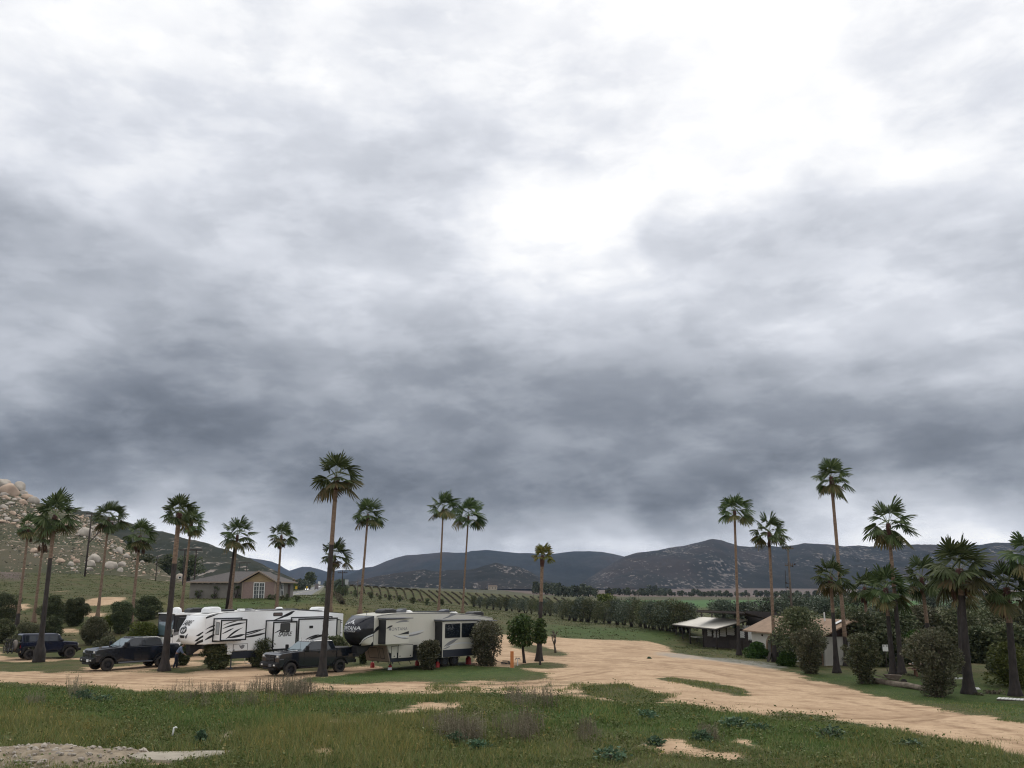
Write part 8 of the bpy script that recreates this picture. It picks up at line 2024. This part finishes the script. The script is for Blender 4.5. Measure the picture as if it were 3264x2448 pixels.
# ================================================================== the man bending by the palm
def skin_mesh(name, J, E_, m, parent, sub=1, root_=0):
    names = list(J); idx = {k: i for i, k in enumerate(names)}
    me = bpy.data.meshes.new(name); me.from_pydata([J[k][0] for k in names], [(idx[a], idx[b]) for a, b in E_], []); me.materials.append(m)
    o = bpy.data.objects.new(name, me); COL.objects.link(o); o.parent = parent
    sk = o.modifiers.new('skin', 'SKIN'); sk.use_smooth_shade = True
    if not me.skin_vertices: bpy.context.view_layer.objects.active = o
    sv = me.skin_vertices[0].data if me.skin_vertices else None
    if sv is None: raise RuntimeError('no skin layer')
    for k in names:
        r_ = J[k][1]; sv[idx[k]].radius = r_ if hasattr(r_, '__len__') else (r_, r_)
    sv[root_].use_root = True
    ss = o.modifiers.new('smooth', 'SUBSURF'); ss.levels = sub; ss.render_levels = sub
    dg = bpy.context.evaluated_depsgraph_get(); nm = bpy.data.meshes.new_from_object(o.evaluated_get(dg)); o.modifiers.clear(); o.data = nm; nm.name = name
    for q in nm.polygons: q.use_smooth = True
    return o
def person():
    p = atz(558, 2133, 0); p.z = h1(p.x, p.y)
    root = empty('person', p, R(18), 'person in pale blue shirt and navy trousers bending forward beside the charred palm', 'person')
    S_ = mat('skin', (.30, .17, .12), .6); SH = mat('shirt_blue', (.17, .22, .36), .85, col2=(.21, .26, .40), scale=9); TR = mat('trousers_navy', (.014, .018, .034), .9); SO = mat('shoe_dark', (.02, .018, .018), .7); CP_ = mat('cap_pale', (.48, .44, .40), .8)
    J = {'pelvis': ((0, 0, .96), .10), 'spine': ((.09, 0, 1.13), .10), 'chest': ((.24, 0, 1.34), (.12, .10)), 'neck': ((.37, 0, 1.49), .055), 'jaw': ((.44, 0, 1.545), .068), 'skull': ((.475, 0, 1.61), .088), 'crown': ((.50, 0, 1.68), .062), 'nose': ((.585, 0, 1.575), .016)}
    E_ = [('pelvis', 'spine'), ('spine', 'chest'), ('chest', 'neck'), ('neck', 'jaw'), ('jaw', 'skull'), ('skull', 'crown'), ('skull', 'nose')]
    for s, n in ((1, 'l'), (-1, 'r')):
        J.update({n + 'ear': ((.455, s * .095, 1.60), .018), n + 'sh': ((.27, s * .19, 1.40), .055), n + 'el': ((.34, s * .25, 1.13), .042), n + 'wr': ((.50, s * .15, .97), .028), n + 'palm': ((.57, s * .12, .93), (.040, .022)),
                  n + 'hip': ((.0, s * .10, .90), .085), n + 'kn': ((.06 + .05 * s, s * .11, .50), .058), n + 'an': ((-.02 + .10 * s, s * .11, .09), .04), n + 'toe': ((.13 + .10 * s, s * .13, .035), .03)})
        E_ += [('skull', n + 'ear'), ('chest', n + 'sh'), (n + 'sh', n + 'el'), (n + 'el', n + 'wr'), (n + 'wr', n + 'palm'), ('pelvis', n + 'hip'), (n + 'hip', n + 'kn'), (n + 'kn', n + 'an'), (n + 'an', n + 'toe')]
        for k, (dy, L) in enumerate(((-.030, .065), (-.010, .078), (.010, .074), (.028, .060))):
            a, b = (.615, s * .12 + dy, .905), (.615 + L * .55, s * .12 + dy - s * .004, .905 - L * .45)
            J[n + 'f%da' % k] = (a, .0095); J[n + 'f%db' % k] = (b, .0085); J[n + 'f%dc' % k] = ((b[0] + L * .15, b[1], b[2] - L * .35), .007)
            E_ += [(n + 'palm', n + 'f%da' % k), (n + 'f%da' % k, n + 'f%db' % k), (n + 'f%db' % k, n + 'f%dc' % k)]
        J[n + 'th1'] = ((.56, s * .12 - s * .045, .935), .011); J[n + 'th2'] = ((.60, s * .12 - s * .065, .91), .009); E_ += [(n + 'palm', n + 'th1'), (n + 'th1', n + 'th2')]
    skin_mesh('body', J, E_, S_, root)
    T = {'pelvis': ((.0, 0, .93), (.155, .125)), 'waist': ((.05, 0, 1.04), (.15, .12))}; TE = [('pelvis', 'waist')]
    Hh = {'a': ((.05, 0, 1.02), (.165, .13)), 'b': ((.12, 0, 1.17), (.165, .13)), 'c': ((.245, 0, 1.345), (.175, .135)), 'd': ((.335, 0, 1.45), .085)}; HE = [('a', 'b'), ('b', 'c'), ('c', 'd')]
    for s, n in ((1, 'l'), (-1, 'r')):
        T.update({n + 'h': ((.0, s * .10, .84), .112), n + 'k': ((.06 + .05 * s, s * .11, .50), .085), n + 'a': ((-.02 + .10 * s, s * .11, .07), .072)}); TE += [('pelvis', n + 'h'), (n + 'h', n + 'k'), (n + 'k', n + 'a')]
        Hh.update({n + 's': ((.27, s * .20, 1.395), .082), n + 'e': ((.34, s * .255, 1.13), .066), n + 'w': ((.47, s * .175, 1.005), .046)}); HE += [('c', n + 's'), (n + 's', n + 'e'), (n + 'e', n + 'w')]
        MB().box((.06 + .10 * s, s * .115, .04), (.28, .10, .085)).build('shoe', SO, root, bevel=.03)
        MB().lathe([(.001, -.008), (.011, 0), (.001, .008)], 8, 'z', (.553, s * .034, 1.61)).build('eye', M_trim, root)
    skin_mesh('trousers', T, TE, TR, root); skin_mesh('shirt', Hh, HE, SH, root)
    cp = MB(); cp.lathe([(.102, 0), (.100, .045), (.075, .085), (.03, .10), (.001, .102)], 18); cp = cp.build('cap', CP_, root, smooth=True); cp.location = (.487, 0, 1.628); cp.rotation_euler = (0, R(22), 0)
    MB().tube([(.54, -.028, 1.545), (.548, 0, 1.543), (.54, .028, 1.545)], .006, 5).build('mouth', mat('lips', (.22, .08, .07), .6), root)
person()

# ================================================================== the air: far hills fade towards grey blue
hz = MB().box((0, 3940, 140), (11000, 8000, 320)).build('haze', None)
hz.location = (0, 0, 0)
mh = bpy.data.materials.new('haze'); mh.use_nodes = True
nt = mh.node_tree; nt.nodes.clear(); N = Nodes(nt)
pv = N.n('ShaderNodeVolumePrincipled'); pv.inputs['Color'].default_value = (0.50, 0.68, 1.0, 1); pv.inputs['Density'].default_value = 0.00004
pv.inputs['Anisotropy'].default_value = 0.0
out = N.n('ShaderNodeOutputMaterial'); N.link(pv.outputs[0], out.inputs[1])
hz.data.materials.append(mh); hz['kind'] = 'stuff'
hz.visible_shadow = True
